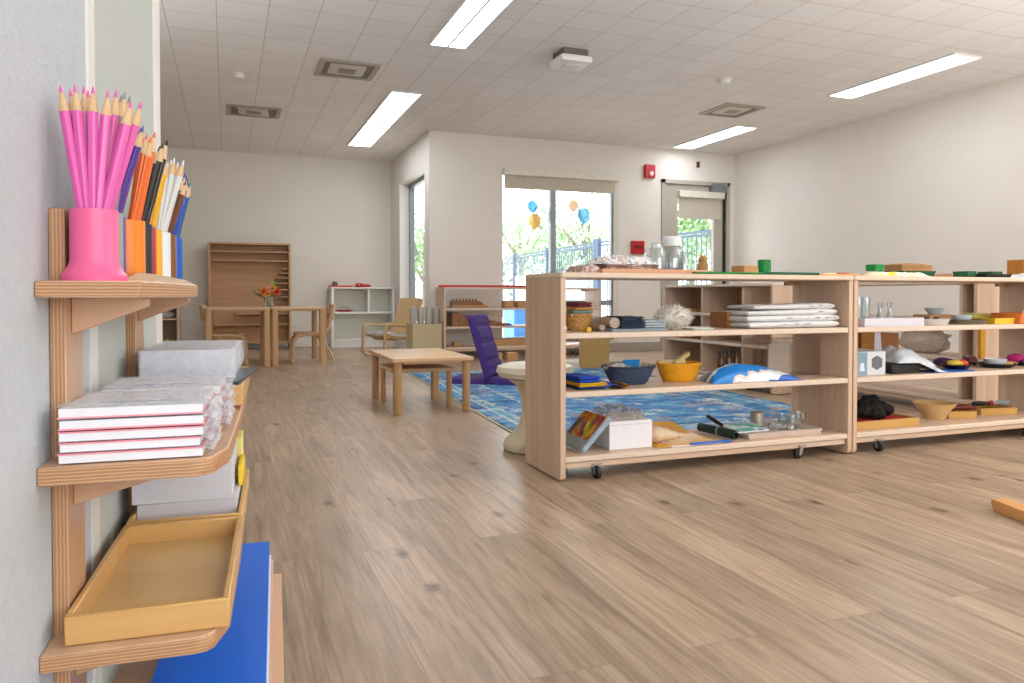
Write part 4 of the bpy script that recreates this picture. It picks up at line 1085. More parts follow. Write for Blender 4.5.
# wooden block on the floor at the right edge
p = at_z(994.5, 512, 0.0); q = at_z(1024, 524, 0.0); a = math.atan2(q.y-p.y, q.x-p.x)
b = B(); b.prism([(0, 0.02), (0.012, 0.0), (0.50, 0.0), (0.50, 0.036), (0, 0.036)], 'y', 0, 0.055, 0, 0.002)
single('floor_plank', b, wood('orange_pine', '#cf8f4c', '#e3ab69', 'x'), 'short orange-brown plank lying on the floor at the right edge', 'plank', (p.x+0.01, p.y+0.02, 0.0), (0, 0, a))

# things on the white shelf
m_redp = plain('red_tray', '#d31a1f', 0.35, var=0.03)
def flat_tray(w, d, h, th=0.006):
    b = B(); b.box(0, w, 0, d, 0, th); b.box(0, w, 0, th, th, h); b.box(0, w, d-th, d, th, h); b.box(0, th, th, d-th, th, h); b.box(w-th, w, th, d-th, th, h); return b
yy = 9.9
single('red_tray', flat_tray(wx(353, yy)-wx(330.5, yy), 0.2, 0.02), m_redp, 'flat red tray at the left on top of the white shelf', 'tray', (wx(330.5, yy), yy, 0.783))
b = B(); b.blob((0, 0, 0.035), (0.04, 0.05, 0.034), 0.15, 2, 5, 3, floor=0)
single('stone', b, blotch('stone', ['#5d5a48', '#8a8468'], 20), 'grey stone on the flat red tray of the white shelf', 'stone', (wx(336, yy), yy+0.1, 0.79))
t = thing('red_bowl_tray', 'red oval dish with small red pieces on top of the white shelf', 'dish', (wx(364, yy), yy+0.1, 0.783))
b = B(); b.lathe([(0, 0), (0.09, 0), (0.125, 0.022), (0.12, 0.022), (0.088, 0.005), (0, 0.005)], seg=24, sy=0.7); b.build('dish', m_redp, t)
b = B(); b.blob((-0.045, 0, 0.03), (0.05, 0.045, 0.026), 0.25, 3, 2); b.blob((0.05, 0, 0.025), (0.045, 0.04, 0.018), 0.25, 3, 4); b.build('red_pieces', blotch('red_bits', ['#b01020', '#e03020', '#f0d0c0'], 30), t)
t = thing('red_dish', 'red oval dish with wire basket on the middle tier of the white shelf', 'dish', (wx(345, yy), yy+0.08, 0.463))
b = B(); b.lathe([(0, 0), (0.09, 0), (0.125, 0.02), (0.12, 0.02), (0.088, 0.005), (0, 0.005)], seg=24, sy=0.7); b.build('dish', m_redp, t)
b = B()
for z, r in ((0.03, 0.08), (0.05, 0.07), (0.065, 0.05)): b.tube([(r*math.cos(2*PI*i/18), 0.7*r*math.sin(2*PI*i/18), z) for i in range(18)], 0.0022, 5, closed=True)
for i in range(8):
    a = 2*PI*i/8; b.tube([(0.085*math.cos(a), 0.06*math.sin(a), 0.01), (0.07*math.cos(a), 0.049*math.sin(a), 0.05), (0.045*math.cos(a), 0.03*math.sin(a), 0.066)], 0.0018, 5)
b.build('wire_basket', m_steel, t)

# ------------------------------------------------------------------ drawing rack at the left, built along the wall end
RX0, RY0 = -0.2383, 0.889
def rl(u, v, z=0.0): return rk(RX0+u, RY0+v, z)
m_rw = wood('rack_ply_face', '#cfa482', '#dfbc9c', 'y', rough=0.38)
m_rwz = wood('rack_ply_upright', '#c19672', '#d0a887', 'z', rough=0.28)
m_rwx = wood('rack_ply_bracket', '#c59b78', '#d3ab8a', 'x', rough=0.4)
m_plz = ply('ply_edge_flat', '#b0815a', '#d3a67d', 'z', 0.0036)
m_plx = ply('ply_edge_upright', '#ae8058', '#cda27b', 'x', 0.0037)
rack = thing('drawing_rack', 'birch plywood rack of three shelves against the left wall holding pencils, paper and trays', 'rack', rl(0.09, 0.3), RA)
def rb(x, y, z=0): return (x-0.09, y-0.3, z)
def edge_by(b, axis, m):
    b.bm.normal_update()
    for f in b.bm.faces:
        if abs(f.normal['xyz'.index(axis)]) < 0.6: f.material_index = m
for v0 in (0.052, 0.488):
    b = B(); b.box(0.0005-0.09, 0.0165-0.09, v0-0.3, v0+0.078-0.3, 0, 0.776, bev=0.0015); edge_by(b, 'x', 1)
    b.build('upright', [m_rwz, m_plx], rack)
def arc_edge(u0, u1, v0, v1, bow, n=14):
    return [(u0 + bow*math.sin(PI*i/n), v0+(v1-v0)*i/n) for i in range(n+1)] if u1 is None else [(u0+(u1-u0)*i/n + bow*math.sin(PI*i/n), v0+(v1-v0)*i/n) for i in range(n+1)]
def rshelf(outline, z0, z1):
    b = B(); b.prism([(u-0.09, v-0.3) for u, v in outline], 'z', z0, z1, 0, 0.0015); edge_by(b, 'z', 1)
    return b.build('shelf', [m_rw, m_plz], rack)
rshelf([(0, 0)] + arc_edge(0.100, 0.096, 0.0, 0.645, 0.022) + [(0, 0.645)], 0.677, 0.695)
SH = [(0, 0), (0.150, 0), (0.163, 0.003), (0.171, 0.012), (0.184, 0.06), (0.186, 0.3), (0.184, 0.64), (0.165, 0.70), (0, 0.70)]
rshelf(SH, 0.480, 0.500)
rshelf(SH, 0.283, 0.302)
rshelf([(0, 0), (0.2465, 0), (0.2465, 0.747), (0, 0.747)], 0.080, 0.098)
b = B()
def ledge(u, v):
    vv = 0.075+0.565*v
    front = 0.100+0.022*math.sin(PI*vv/0.645)-0.004
    return Vector((front+(0.0725-front)*u-0.09, vv-0.3, 0.6962+0.0125*math.sin(0.5*PI*u)*min(1, 6*min(v, 1-v)+0.15)))
b.sheet(ledge, 8, 24)
b.sheet(lambda u, v: Vector((ledge(u, v).x, ledge(u, v).y, 0.6951)), 8, 24)
bmesh.ops.remove_doubles(b.bm, verts=b.bm.verts[:], dist=0.0003)
ed = [e for e in b.bm.edges if e.is_boundary]
if ed: bmesh.ops.bridge_loops(b.bm, edges=ed)
b.build('curved_ledge', wood('ledge_pale', '#d9bb96', '#e6ccab', 'y'), rack)
b = B(); b.box(0.160-0.09, 0.168-0.09, 0.06-0.3, 0.63-0.3, 0.5002, 0.505, bev=0.001); b.build('lip', m_rw, rack)
def bracket(v, z1, ulen, drop, nose):
    b = B(); b.prism([(0.0167-0.09, z1-drop), (ulen-0.09, z1-nose), (ulen-0.09, z1), (0.0167-0.09, z1)], 'y', v-0.3, v+0.018-0.3, 0, 0.001)
    b.build('bracket', m_rwx, rack)
for v in (0.075, 0.511):
    bracket(v, 0.6768, 0.096, 0.042, 0.010); bracket(v, 0.4798, 0.130, 0.040, 0.008); bracket(v, 0.2828, 0.130, 0.040, 0.008)

def LYr(px, py, yl):
    d = ray(px, py); P = EYE + d*(yl/d.dot(EY)); return P          # point on the plane yl along the rack

# pencil holders and pencils
cups = [('pink', '#f46a9d', '#e763b4', 0), ('grey', '#9aa3a2', '#8b8f8c', 1), ('purple', '#6a4ba0', '#57329a', 2), ('orange', '#f58a1c', '#ee6a12', 3), ('black', '#26292b', '#191a1c', 4),
        ('red', '#cf1f3a', '#d0212a', 5), ('yellow', '#f4b61a', '#f2b90e', 6), ('white', '#e4ebf0', '#dde3e6', 7), ('brown', '#80502e', '#6d3d20', 8), ('blue', '#1556c4', '#1449b4', 9), ('green', '#1c8a48', '#14903c', 10)]
offs = [-0.192, -0.1947, -0.200, -0.1852, -0.183, -0.185, -0.1835, -0.178, -0.1752, -0.1715, -0.175]
tips = {
 'pink': [(60, 85), (70, 89), (74.5, 84.5), (83.5, 86), (93, 86), (88, 90), (108, 90), (116.5, 90), (131.5, 101), (141.5, 102)],
 'grey': [(125, 92), (130, 96), (121.5, 95)],
 'purple': [(143.5, 126), (141, 128), (136, 124)],
 'orange': [(147, 134), (155, 132), (151, 137), (143, 137)],
 'black': [(163, 143), (167.5, 140), (160, 146), (165, 148)],
 'red': [(160, 152), (157, 155)],
 'yellow': [(166, 158), (163, 162), (161, 157)],
 'white': [(168, 162), (171.5, 160), (174.5, 157.5), (178, 162), (184, 160), (182, 164)],
 'brown': [(183, 176), (180, 172), (186, 181)],
 'blue': [(186.5, 176), (188, 181), (185, 173), (189, 184)],
 'green': [(190.5, 182), (189, 186), (188, 179)]}
m_tipw = plain('pencil_cedar', '#e0bd92', 0.7, var=0.08, scale=80)
PL = 0.188
def pencil_meshes(cname, h):
    m = plain('pencil_'+cname, h, 0.25, var=0.0, coat=0.3)
    R = 0.0060
    b = B()
    prof = []
    hexv = [(R*math.cos(PI/3*k), R*math.sin(PI/3*k)) for k in range(6)]
    b.prism(hexv, 'z', 0, PL-0.026, 0, 0.0006)
    o1 = b.build('barrel', m, ang=30)
    b = B(); b.lathe([(R*0.96, PL-0.027), (0.0022, PL-0.008), (0, PL-0.008)], seg=10); o2 = b.build('sharpened_wood', m_tipw)
    b = B(); b.lathe([(0.0023, PL-0.0085), (0.0006, PL), (0, PL)], seg=8); o3 = b.build('lead', m)
    return o1, o2, o3
for name, hc, hp_, i in cups:
    yv = RY0+0.05+0.0475*i
    c = EX*offs[i] + EY*yv + Vector((0, 0, 0.6952 if i == 0 else 0.7000))
    b = B()
    b.lathe([(0, 0), (0.033, 0), (0.0335, 0.006), (0.030, 0.010), (0.0262, 0.017), (0.0245, 0.022), (0.0242, 0.079), (0.0225, 0.079), (0.0222, 0.010), (0, 0.008)] if i == 0 else
            [(0, 0), (0.0225, 0), (0.0232, 0.012), (0.0232, 0.076), (0.0215, 0.076), (0.0212, 0.008), (0, 0.007)], seg=28)
    single('pencil_holder', b, plain('holder_'+name, hc, 0.35, var=0.0), ('large flared ' if i == 0 else '') + name + ' plastic pencil holder on the top shelf of the rack' + (', nearest the front' if i == 0 else ''), 'pencil holder', c)
    proto = None
    for k, (px, py) in enumerate(tips[name]):
        tip = LYr(px, py, yv + (0.012 if k % 2 else -0.010))
        lean = Vector((tip.x-c.x, tip.y-c.y, 0)); 
        if lean.length > 1e-5: lean = lean.normalized()*min(0.013, lean.length*0.35)
        side = EY*(0.008*(1 if k % 2 else -1))*0.6
        mouth = c + lean + side + Vector((0, 0, 0.079))
        dr = (tip-mouth).normalized()
        zb = 0.7085
        base = mouth + dr*((zb-mouth.z)/dr.z)
        ln = (tip-base).length
        rot = dr.to_track_quat('Z', 'Y').to_euler()
        lbl = name + ' colouring pencil standing in the ' + name + ' holder'
        grp = name + ' pencils in the ' + name + ' holder'
        if proto is None:
            proto = thing('pencil', lbl, 'pencil', base, tuple(rot), grp)
            for o in pencil_meshes(name, hp_): o.parent = proto
            cur = proto
        else:
            cur = dup(proto, base, tuple(rot), lbl, grp)
        cur.scale = (1, 1, ln/PL)

# packs of drawing paper in clear wrap on the middle shelf: two stacks
m_paper = plain('white_paper', '#f3f4f8', 0.8, var=0.02)
m_pinkp = plain('pink_paper', '#f7a3ae', 0.8, var=0.02)
m_bluel = plain('blue_print', '#7fa3d6', 0.6, var=0.0)
m_wrap = film('clear_wrap', '#f3f7ff', 0.42, 0.22)
ordn = ['bottom', 'fourth from top', 'third from top', 'second from top', 'topmost']
def pack(u0, v0, z0, w, d, h, label, group, seed, pinkz, stripe):
    t = thing('paper_pack', label, 'paper pack', rl(u0+w/2, v0+d/2, z0), RA, group)
    b = B(); b.box(-w/2+0.002, w/2-0.004, -d/2+0.002, d/2-0.002, 0.0004, h-0.001)
    b.build('paper', m_paper, t)
    b = B(); b.box(-w/2+0.0008, w/2-0.0025, -d/2+0.0008, d/2-0.0008, pinkz, pinkz+0.0016); b.build('pink_sheet', m_pinkp, t)
    if stripe:
        b = B()
        for k in range(1): b.box(-w*0.28, w*0.3, -d*0.22, -d*0.19, h-0.0012, h-0.0004)
        b.build('blue_band', m_bluel, t)
    b = B()
    def wp(u, v):
        x = (u-0.5)*(w+0.003); y = (v-0.5)*(d+0.001)
        n = noise.noise(Vector((x*34+seed, y*34, seed)))*0.5 + noise.noise(Vector((x*90+seed, y*90, seed)))*0.25
        edge = max(0, (u-0.86)/0.14)
        z = h + 0.0009 + 0.0006*n - edge*edge*0.005 + edge*0.0025*noise.noise(Vector((y*70, seed, 2)))
        return Vector((x + edge*0.007*(1+noise.noise(Vector((y*26, 1.0, seed)))), y, max(z, 0.004)))
    b.sheet(wp, 26, 26)
    def sidew(u, v):
        y = (u-0.5)*(d+0.001)
        bul = 0.005+0.005*noise.noise(Vector((y*26+seed, v*2, seed)))
        return Vector((w/2+0.0005+bul*math.sin(PI*v)+0.004*(1-v), y, 0.001+(h-0.003)*(1-v)))
    b.sheet(sidew, 40, 8)
    b.build('wrap', m_wrap, t, ang=80)
    return t
z = 0.5012
hs = [0.0118, 0.0112, 0.0118, 0.0122, 0.0128]
for k in range(5):
    pack(0.0168+0.001*(k % 2), 0.006+0.001*(k % 3), z, 0.147 - 0.004*(k == 1), 0.150, hs[k]-0.0006, ordn[k].capitalize()+' wrapped paper pack of the near stack on the middle rack shelf' if k in (0, 4) else ordn[k]+' wrapped paper pack of the near stack on the middle rack shelf', 'wrapped paper packs in the near stack', 3.1*k, (hs[k]-0.0028) if k in (0, 1, 2) else 0.0006, k == 4)
    z += hs[k]
z = 0.5012
for k in range(5):
    pack(0.024+0.002*(k % 2), 0.172, z, 0.146, 0.150, hs[k]-0.0006, ordn[k]+' wrapped paper pack of the rear stack on the middle rack shelf', 'wrapped paper packs in the rear stack', 2.3*k+9, 0.0006 if k != 2 else hs[k]-0.003, k == 4)
    z += hs[k]

# trays
m_tray = wood('tray_birch', '#cf9f5e', '#e0b577', 'x', rough=0.3)
m_trayf = wood('tray_floor', '#d0aa6b', '#dfbd84', 'x', rough=0.3, gs=0.5)
def inset_tray(u0, u1, v0, v1, z, h, label, rz=0.0):
    t = thing('wooden_tray', label, 'tray', rl((u0+u1)/2, (v0+v1)/2, z), RA+rz)
    a, c = (u1-u0)/2, (v1-v0)/2; k = 0.0075
    b = B(); b.box(-a, a, -c, -c+k, 0, h, bev=0.0016); b.box(-a, a, c-k, c, 0, h, bev=0.0016); b.box(-a, -a+k, -c+k, c-k, 0, h, bev=0.0016); b.box(a-k, a, -c+k, c-k, 0, h, bev=0.0016)
    b.build('rim', m_tray, t)
    b = B(); b.box(-a+k*0.8, a-k*0.8, -c+k*0.8, c-k*0.8, 0.001, 0.006); b.build('tray_floor', m_trayf, t)
    return t
inset_tray(0.0195, 0.186, 0.016, 0.352, 0.3025, 0.033, 'empty open wooden tray on the lower shelf of the rack, nearest the front')
inset_tray(0.0195, 0.186, 0.366, 0.690, 0.3025, 0.033, 'wooden tray holding stacked paper on the lower shelf of the rack, farther in')
inset_tray(0.0195, 0.188, 0.365, 0.690, 0.5055, 0.033, 'wooden tray under the black folder on the middle shelf of the rack')
b = B()
b.T = Matrix.Rotation(-0.10, 4, 'Z')
b.box(-0.082, 0.082, -0.12, 0.12, 0, 0.0055, bev=0.001)
single('black_folder', b, plain('black_folder', '#2a3a4a', 0.3, var=0.1), 'dark folder lying under the shrink-wrapped stack of sheets on the middle shelf', 'folder', rl(0.112, 0.49, 0.5388), (0, 0, RA))
t = thing('sheet_stack', 'tall shrink-wrapped stack of white sheets at the far end of the middle shelf', 'paper stack', rl(0.103, 0.555, 0.5450), RA)
b = B(); b.box(-0.070, 0.070, -0.135, 0.13, 0.0, 0.046)
b.build('sheets', plain('sheet_edges', '#e3e6ea', 0.7, var=0.04, scale=200), t)
b = B()
def sw(u, v):
    x = (u-0.5)*0.145; y = (v-0.5)*0.272; e = max(0, (u-0.9)/0.1)
    return Vector((x+e*0.004*(1+noise.noise(Vector((y*60, 0, 1)))), y, 0.0472+0.0008*noise.noise(Vector((x*40, y*40, 3)))-e*0.003))
b.sheet(sw, 20, 24)
b.sheet(lambda u, v: Vector(((u-0.5)*0.145, -0.1365-0.0008*noise.noise(Vector((u*9, v*5, 4))), 0.0465*v)), 20, 6)
b.sheet(lambda u, v: Vector((0.0725+0.004*(1+noise.noise(Vector((u*14, v*4, 7))))*math.sin(PI*v), (u-0.5)*0.272, 0.0465*v)), 22, 6)
b.build('wrap', film('stack_wrap', '#f0f3fa', 0.4, 0.2), t, ang=80)

# paper on the lower shelf behind the tray
b = B(); b.box(-0.068, 0.080, -0.10, 0.06, 0, 0.040, bev=0.0005)
single('paper_stack', b, plain('paper_edges', '#cfcdd2', 0.8, var=0.04, scale=200), 'low grey-white stack of paper in the farther lower tray', 'paper stack', rl(0.096, 0.51, 0.3090), (0, 0, RA))
b = B(); b.box(-0.074, 0.074, -0.075, 0.075, 0, 0.064, bev=0.0005)
single('paper_stack', b, plain('paper_edges2', '#d8d8e0', 0.8, var=0.04, scale=200), 'upper white stack of paper resting on the grey-white stack on the lower shelf', 'paper stack', rl(0.0945, 0.485, 0.3493), (0, 0, RA))
b = B(); b.box(-0.035, 0.068, -0.045, 0.050, 0, 0.106, bev=0.001)
b2 = [f for f in b.bm.faces]
single('yellow_paper_stack', b, plain('yellow_paper', '#efe08a', 0.8, var=0.05), 'yellow stack of paper behind the white stack at the far end of the lower shelf', 'paper stack', rl(0.108, 0.628, 0.3090), (0, 0, RA))
b = B(); b.box(-0.004, 0.004, -0.05, 0.05, 0, 0.036, bev=0.002)
single('yellow_band_pad', b, plain('bright_yellow', '#f0cf2b', 0.6, var=0.05), 'bright yellow pad standing on edge beside the white paper stack', 'pad', rl(0.178, 0.540, 0.3492), (0, 0, RA))

# blue board and what it lies on
t = thing('board_box', 'shallow wooden box under the blue board on the bottom shelf of the rack', 'box', rl(0.148, 0.40, 0.0985), RA)
b = B(); b.box(-0.072, 0.082, -0.40, 0.32, 0, 0.040, bev=0.001); b.build('box_body', m_rw, t)
b = B(); b.box(-0.074, 0.078, -0.40, 0.335, 0.0402, 0.0445); b.build('white_sheet', m_paper, t)
b = B(); b.box(-0.075, 0.0755, -0.40, 0.40, 0, 0.0055, bev=0.0006); 
o = single('blue_board', b, plain('blue_board', '#0b6fea', 0.38, var=0.01), 'large glossy blue board lying on the bottom shelf of the rack', 'board', rl(0.147, 0.405, 0.1435), (0, 0, RA))

# ------------------------------------------------------------------ things on the two near shelf units
Z0, Z1, Z2, Z3 = 0.0905, 0.3275, 0.5425, 0.7625
def fold(w, d, h, layers, seed, wav=0.003, taper=0.0):
    """a folded textile: soft rounded layers stacked"""
    b = B(); lh = h/layers
    cs = lambda q: 0.5-0.5*math.cos(PI*q)
    for k in range(layers):
        z0 = k*lh
        def fn(u, v, z0=z0, k=k):
            u, v = cs(u), cs(v)
            ex = min(u, 1-u)*w; ey = min(v, 1-v)*d; e = min(1, min(ex, ey)/(lh*0.9))
            kk = math.sqrt(max(0, 1-(1-e)**2))
            n = noise.noise(Vector((u*w*22+seed, v*d*22, k*1.3+seed)))
            t = 1 - taper*(1-u)
            return Vector(((u-0.5)*w*(1-0.02*((k*7+seed) % 3)), (v-0.5)*d, max(0.0, (z0+lh*0.5+lh*0.5*kk)*t + wav*n*(0.3+0.7*k/max(1, layers)))))
        def fb(u, v, z0=z0, k=k):
            u, v = cs(u), cs(v)
            ex = min(u, 1-u)*w; ey = min(v, 1-v)*d; e = min(1, min(ex, ey)/(lh*0.9))
            kk = math.sqrt(max(0, 1-(1-e)**2))
            n = noise.noise(Vector((u*w*22+seed, v*d*22, k*1.3+seed-1.3)))
            t = 1 - taper*(1-u)
            return Vector(((u-0.5)*w*(1-0.02*((k*7+seed) % 3)), (v-0.5)*d, max(0.0, (z0+lh*0.5-lh*0.48*kk)*t + wav*n*(0.3+0.7*k/max(1, layers)))))
        b.sheet(fn, 24, 14); b.sheet(fb, 24, 14)
    bmesh.ops.remove_doubles(b.bm, verts=b.bm.verts[:], dist=0.0004)
    return b
def px_box(x0, x1, Y): return wx(x0, Y), wx(x1, Y)
def px_solid(x0, x1, Yf, Yb): return wx(x0, Yb), wx(x1, Yf)      # rear left corner to front right corner
def px_r(x0, x1, Y):
    p = at_y((x0+x1)/2, 300, Y); return (x1-x0)/2/F*(p-EYE).dot(FWD)
def fab(name, h, var=0.08): return plain(name, h, 0.92, var=var, scale=40, bump=0.35, bscale=500)
def basket(px0, px1, py0, Y, Z, hmat, rimmat, label, flare=0.72, sy=0.8):
    x0, x1 = px_box(px0, px1, Y); r = px_r(px0, px1, Y); h = wz((px0+px1)/2, py0, Y-r*sy*0.5) - Z
    t = thing('basket', label, 'basket', ((x0+x1)/2, Y, Z))
    b = B(); prof = [(0, 0), (r*flare*0.95, 0)]
    for k in range(9):
        q = k/8; rr = r*(flare+(1-flare)*q**0.8); prof.append((rr*(1+0.012*(k % 2)), 0.003+q*(h-0.006)))
    prof += [(r*0.97, h-0.004), (r*flare*0.9, 0.008), (0, 0.006)]
    b.lathe(prof, seg=40, sy=sy); b.build('basket_body', hmat, t)
    b = B(); n = 40
    for off in (0, 0.5):
        b.tube([((r*1.01)*math.cos(2*PI*i/n), (r*1.01)*sy*math.sin(2*PI*i/n), h-0.003+0.0022*math.sin(i*PI*0.8+off*6.28)) for i in range(n)], 0.0042, 6, closed=True)
    b.build('rim', rimmat, t)
    return t, r, h

# ---- top of the near unit
Y = UY+0.17
m_copper = wood('salmon_wood', '#d49a74', '#e0ac88', 'x')
x0, x1 = px_box(592, 699, Y)
t = thing('serving_tray', 'long thin salmon wooden tray under cloths and jars on the near shelf top', 'tray', ((x0+x1)/2, Y+0.03, Z3))
b = B(); w_ = (x1-x0)/2; b.box(-w_, w_, -0.12, 0.12, 0, 0.007, bev=0.001); b.build('tray_floor', m_copper, t)
b = B(); b.box(-w_, w_, -0.12, -0.113, 0.007, 0.018); b.box(-w_, w_, 0.113, 0.12, 0.007, 0.018); b.box(-w_, -w_+0.007, -0.113, 0.113, 0.007, 0.018); b.box(w_-0.007, w_, -0.113, 0.113, 0.007, 0.018); b.build('rim', m_copper, t)
TZ = Z3+0.0075
m_flor = blotch('patterned_cloth', ['#e8e2dc', '#b99a92', '#eef0ee', '#8d98a0', '#d9c7bb'], 26, 0.95, 4)
m_flor2 = blotch('patterned_cloth_pink', ['#d9cbc4', '#9b6f69', '#c9b0a4', '#e8e0d8'], 30, 0.95, 4)
def drape(w, d, h, seed, end_drop):
    b = B()
    def fn(u, v):
        n = noise.noise(Vector((u*3.5+seed, v*3, seed)))*0.5 + noise.noise(Vector((u*9+seed, v*7, seed*2)))*0.22
        e = min(1, min(u, 1-u)/0.12)*min(1, min(v, 1-v)/0.14)
        e = e*e*(3-2*e)
        return Vector(((u-0.5)*w, (v-0.5)*d, 0.002+h*e*(0.75+0.6*n)))
    b.sheet(fn, 30, 18); b.sheet(lambda u, v: Vector(((u-0.5)*w, (v-0.5)*d, 0.0)), 30, 18)
    bmesh.ops.remove_doubles(b.bm, verts=b.bm.verts[:], dist=0.0003)
    ed = [e for e in b.bm.edges if e.is_boundary]
    if ed: bmesh.ops.bridge_loops(b.bm, edges=ed)
    bmesh.ops.recalc_face_normals(b.bm, faces=b.bm.faces[:])
    return b
x0, x1 = px_box(576, 594, Y)
single('folded_cloth', drape(0.095, 0.16, 0.036, 2.1, 0), m_flor2, 'brown-pink patterned cloth bunched at the left end of the near shelf top', 'cloth', ((x0+x1)/2-0.004, Y+0.01, Z3))
x0, x1 = px_box(595, 655, Y)
single('folded_cloth', fold(x1-x0-0.02, 0.17, 0.030, 3, 3, 0.005), m_flor2, 'lower pink patterned folded cloth on the salmon tray', 'cloth', ((x0+x1)/2, Y+0.03, TZ), (0, 0, 0.06))
single('folded_cloth', drape(x1-x0, 0.16, 0.036, 5.7, 0), m_flor, 'rumpled white and grey patterned cloth on top of the folded pile', 'cloth', ((x0+x1)/2-0.005, Y+0.03, TZ+0.0305), (0, 0, -0.05))
# glass jars
def jar(px, Yj, prof, label, lid=None, lidname=None, seg=24, z=TZ):
    t = thing('glass_jar', label, 'jar', (wx(px, Yj), Yj, z))
    b = B(); b.lathe(prof, seg=seg); b.build('glass', m_clear, t)
    if lid:
        b = B(); b.lathe(lid, seg=seg); b.build('lid', plain('frosted_white', '#e9edf0', 0.35, var=0.0), t)
    return t
jar(672, Y+0.05, [(0, 0), (0.049, 0), (0.053, 0.02), (0.050, 0.07), (0.040, 0.108), (0.036, 0.112), (0.033, 0.108), (0.044, 0.07), (0.048, 0.02), (0.044, 0.006), (0, 0.006)], 'large clear glass jar with a white lid on the salmon tray', [(0, 0.113), (0.038, 0.113), (0.039, 0.120), (0.038, 0.148), (0.034, 0.152), (0, 0.152)])
t = jar(657, Y-0.01, [(0, 0), (0.034, 0), (0.037, 0.03), (0.032, 0.085), (0.025, 0.10), (0.028, 0.118), (0.0262, 0.118), (0.023, 0.10), (0.029, 0.084), (0.034, 0.03), (0.031, 0.005), (0, 0.005)], 'clear glass jug with a handle beside the jar with a white lid')
b = B(); b.tube([(-0.03, 0, 0.095), (-0.052, 0, 0.09), (-0.058, 0, 0.06), (-0.036, 0, 0.035)], 0.004, 8); b.build('handle', m_clear, t)
jar(646, Y+0.06, [(0, 0), (0.028, 0), (0.030, 0.012), (0.012, 0.052), (0.008, 0.062), (0.013, 0.076), (0.009, 0.09), (0, 0.092)], 'small cone-shaped glass cruet at the left of the glass jug')
jar(683, Y-0.01, [(0, 0), (0.028, 0), (0.031, 0.02), (0.020, 0.055), (0.012, 0.07), (0.016, 0.088), (0.0142, 0.088), (0.0095, 0.07), (0.017, 0.055), (0.028, 0.02), (0.025, 0.005), (0, 0.005)], 'small clear glass bottle at the right of the jar with a white lid')
# owl and blocks behind
yb = Y+0.15
m_dwood = wood('walnut', '#7d5433', '#94683f', 'x')
x0, x1 = px_box(699, 733, yb)
b = B(); b.box(0, x1-x0, -0.05, 0.04, 0, 0.018, bev=0.002)
single('wooden_slab', b, m_dwood, 'dark brown wooden slab under the little owl on the near shelf top', 'slab', (x0, yb, Z3))
t = thing('owl_figure', 'small brown owl-shaped figure before the door glass', 'figurine', (wx(702.5, yb), yb, Z3+0.0182))
b = B(); b.lathe([(0, 0), (0.020, 0), (0.024, 0.016), (0.022, 0.034), (0.0165, 0.044), (0.019, 0.054), (0.016, 0.066), (0.008, 0.072), (0, 0.073)], seg=20); b.build('body', plain('owl_brown', '#a77c46', 0.6, var=0.15, scale=90), t)
b = B(); b.lathe([(0, 0.072), (0.006, 0.07), (0.001, 0.079)], (-0.009, 0, 0), 6); b.lathe([(0, 0.072), (0.006, 0.07), (0.001, 0.079)], (0.009, 0, 0), 6); b.build('ear', plain('owl_brown', '#a77c46'), t)
x0, x1 = px_solid(731, 758, yb-0.06, yb+0.03)
b = B(); b.box(0, x1-x0, -0.06, 0.03, 0, 0.048, bev=0.002); b.box(-0.001, x1-x0+0.001, -0.061, 0.031, 0.034, 0.036)
single('wooden_box', b, m_blk, 'light wooden box between the owl and the green cup', 'box', (x0, yb, Z3))
m_grn = plain('green_plastic', '#0f8a3c', 0.4, var=0.05)
m_dgr = plain('dark_green', '#0f5a38', 0.6, var=0.06)
x0, x1 = px_box(695, 760, UY+0.06)
b = B(); b.sheet(lambda u, v: Vector(((u-0.5)*(x1-x0), (v-0.5)*0.10, 0.009+0.003*noise.noise(Vector((u*5, v*3, 2))))), 20, 6, 0, 0.0055)
single('green_mat', b, plain('green_felt', '#0e8f3e', 0.9, var=0.06), 'bright green felt mat on the near shelf top', 'mat', ((x0+x1)/2, UY+0.07, Z3-0.001))
x0, x1 = px_box(760.5, 811, UY+0.06)
b = B(); b.box(0, x1-x0, -0.05, 0.08, 0, 0.011, bev=0.003)
single('dark_green_mat', b, m_dgr, 'dark green tray mat under the green cup', 'mat', (x0, UY+0.06, Z3))
t = thing('green_cup', 'green plastic cup with handle on the dark green mat', 'cup', (wx(766.2, UY+0.06), UY+0.075, Z3+0.0112))
b = B(); b.lathe([(0, 0), (0.022, 0), (0.0265, 0.052), (0.0245, 0.052), (0.0205, 0.004), (0, 0.004)], seg=24); b.build('cup', m_grn, t)
b = B(); b.box(0.022, 0.034, -0.006, 0.006, 0.004, 0.054, bev=0.003); b.build('handle', m_grn, t)
yb2 = UY+0.2
for i, (a, c, h, col_, lb) in enumerate(((804, 829, 0.016, '#c33a44', 'left red fabric strip at the back of the near shelf top'), (838, 848, 0.018, '#c8384a', 'right red fabric roll at the back of the near shelf top'))):
    x0, x1 = px_box(a, c, yb2); b = B(); b.cyl((0, 0, h/2+0.001), (x1-x0, 0, h/2+0.001), h/2, None, 12)
    single('red_roll', b, fab('red_cloth', '#c43a46'), lb, 'fabric roll', (x0, yb2, Z3))
x0, x1 = px_box(812, 849, UY+0.08)
b = B(); b.box(0, x1-x0, -0.06, 0.06, 0, 0.007, bev=0.002)
single('yellow_mat', b, fab('yellow_felt', '#e3b55c'), 'dull yellow mat at the right end of the near shelf top', 'mat', (x0, UY+0.08, Z3))
x0, x1 = px_box(824, 835, UY+0.05)
b = B(); b.box(0, x1-x0, 0, 0.05, 0, 0.004, bev=0.001)
single('white_card', b, m_paper, 'small white card on the dull yellow mat', 'card', (x0, UY+0.045, Z3+0.0072))

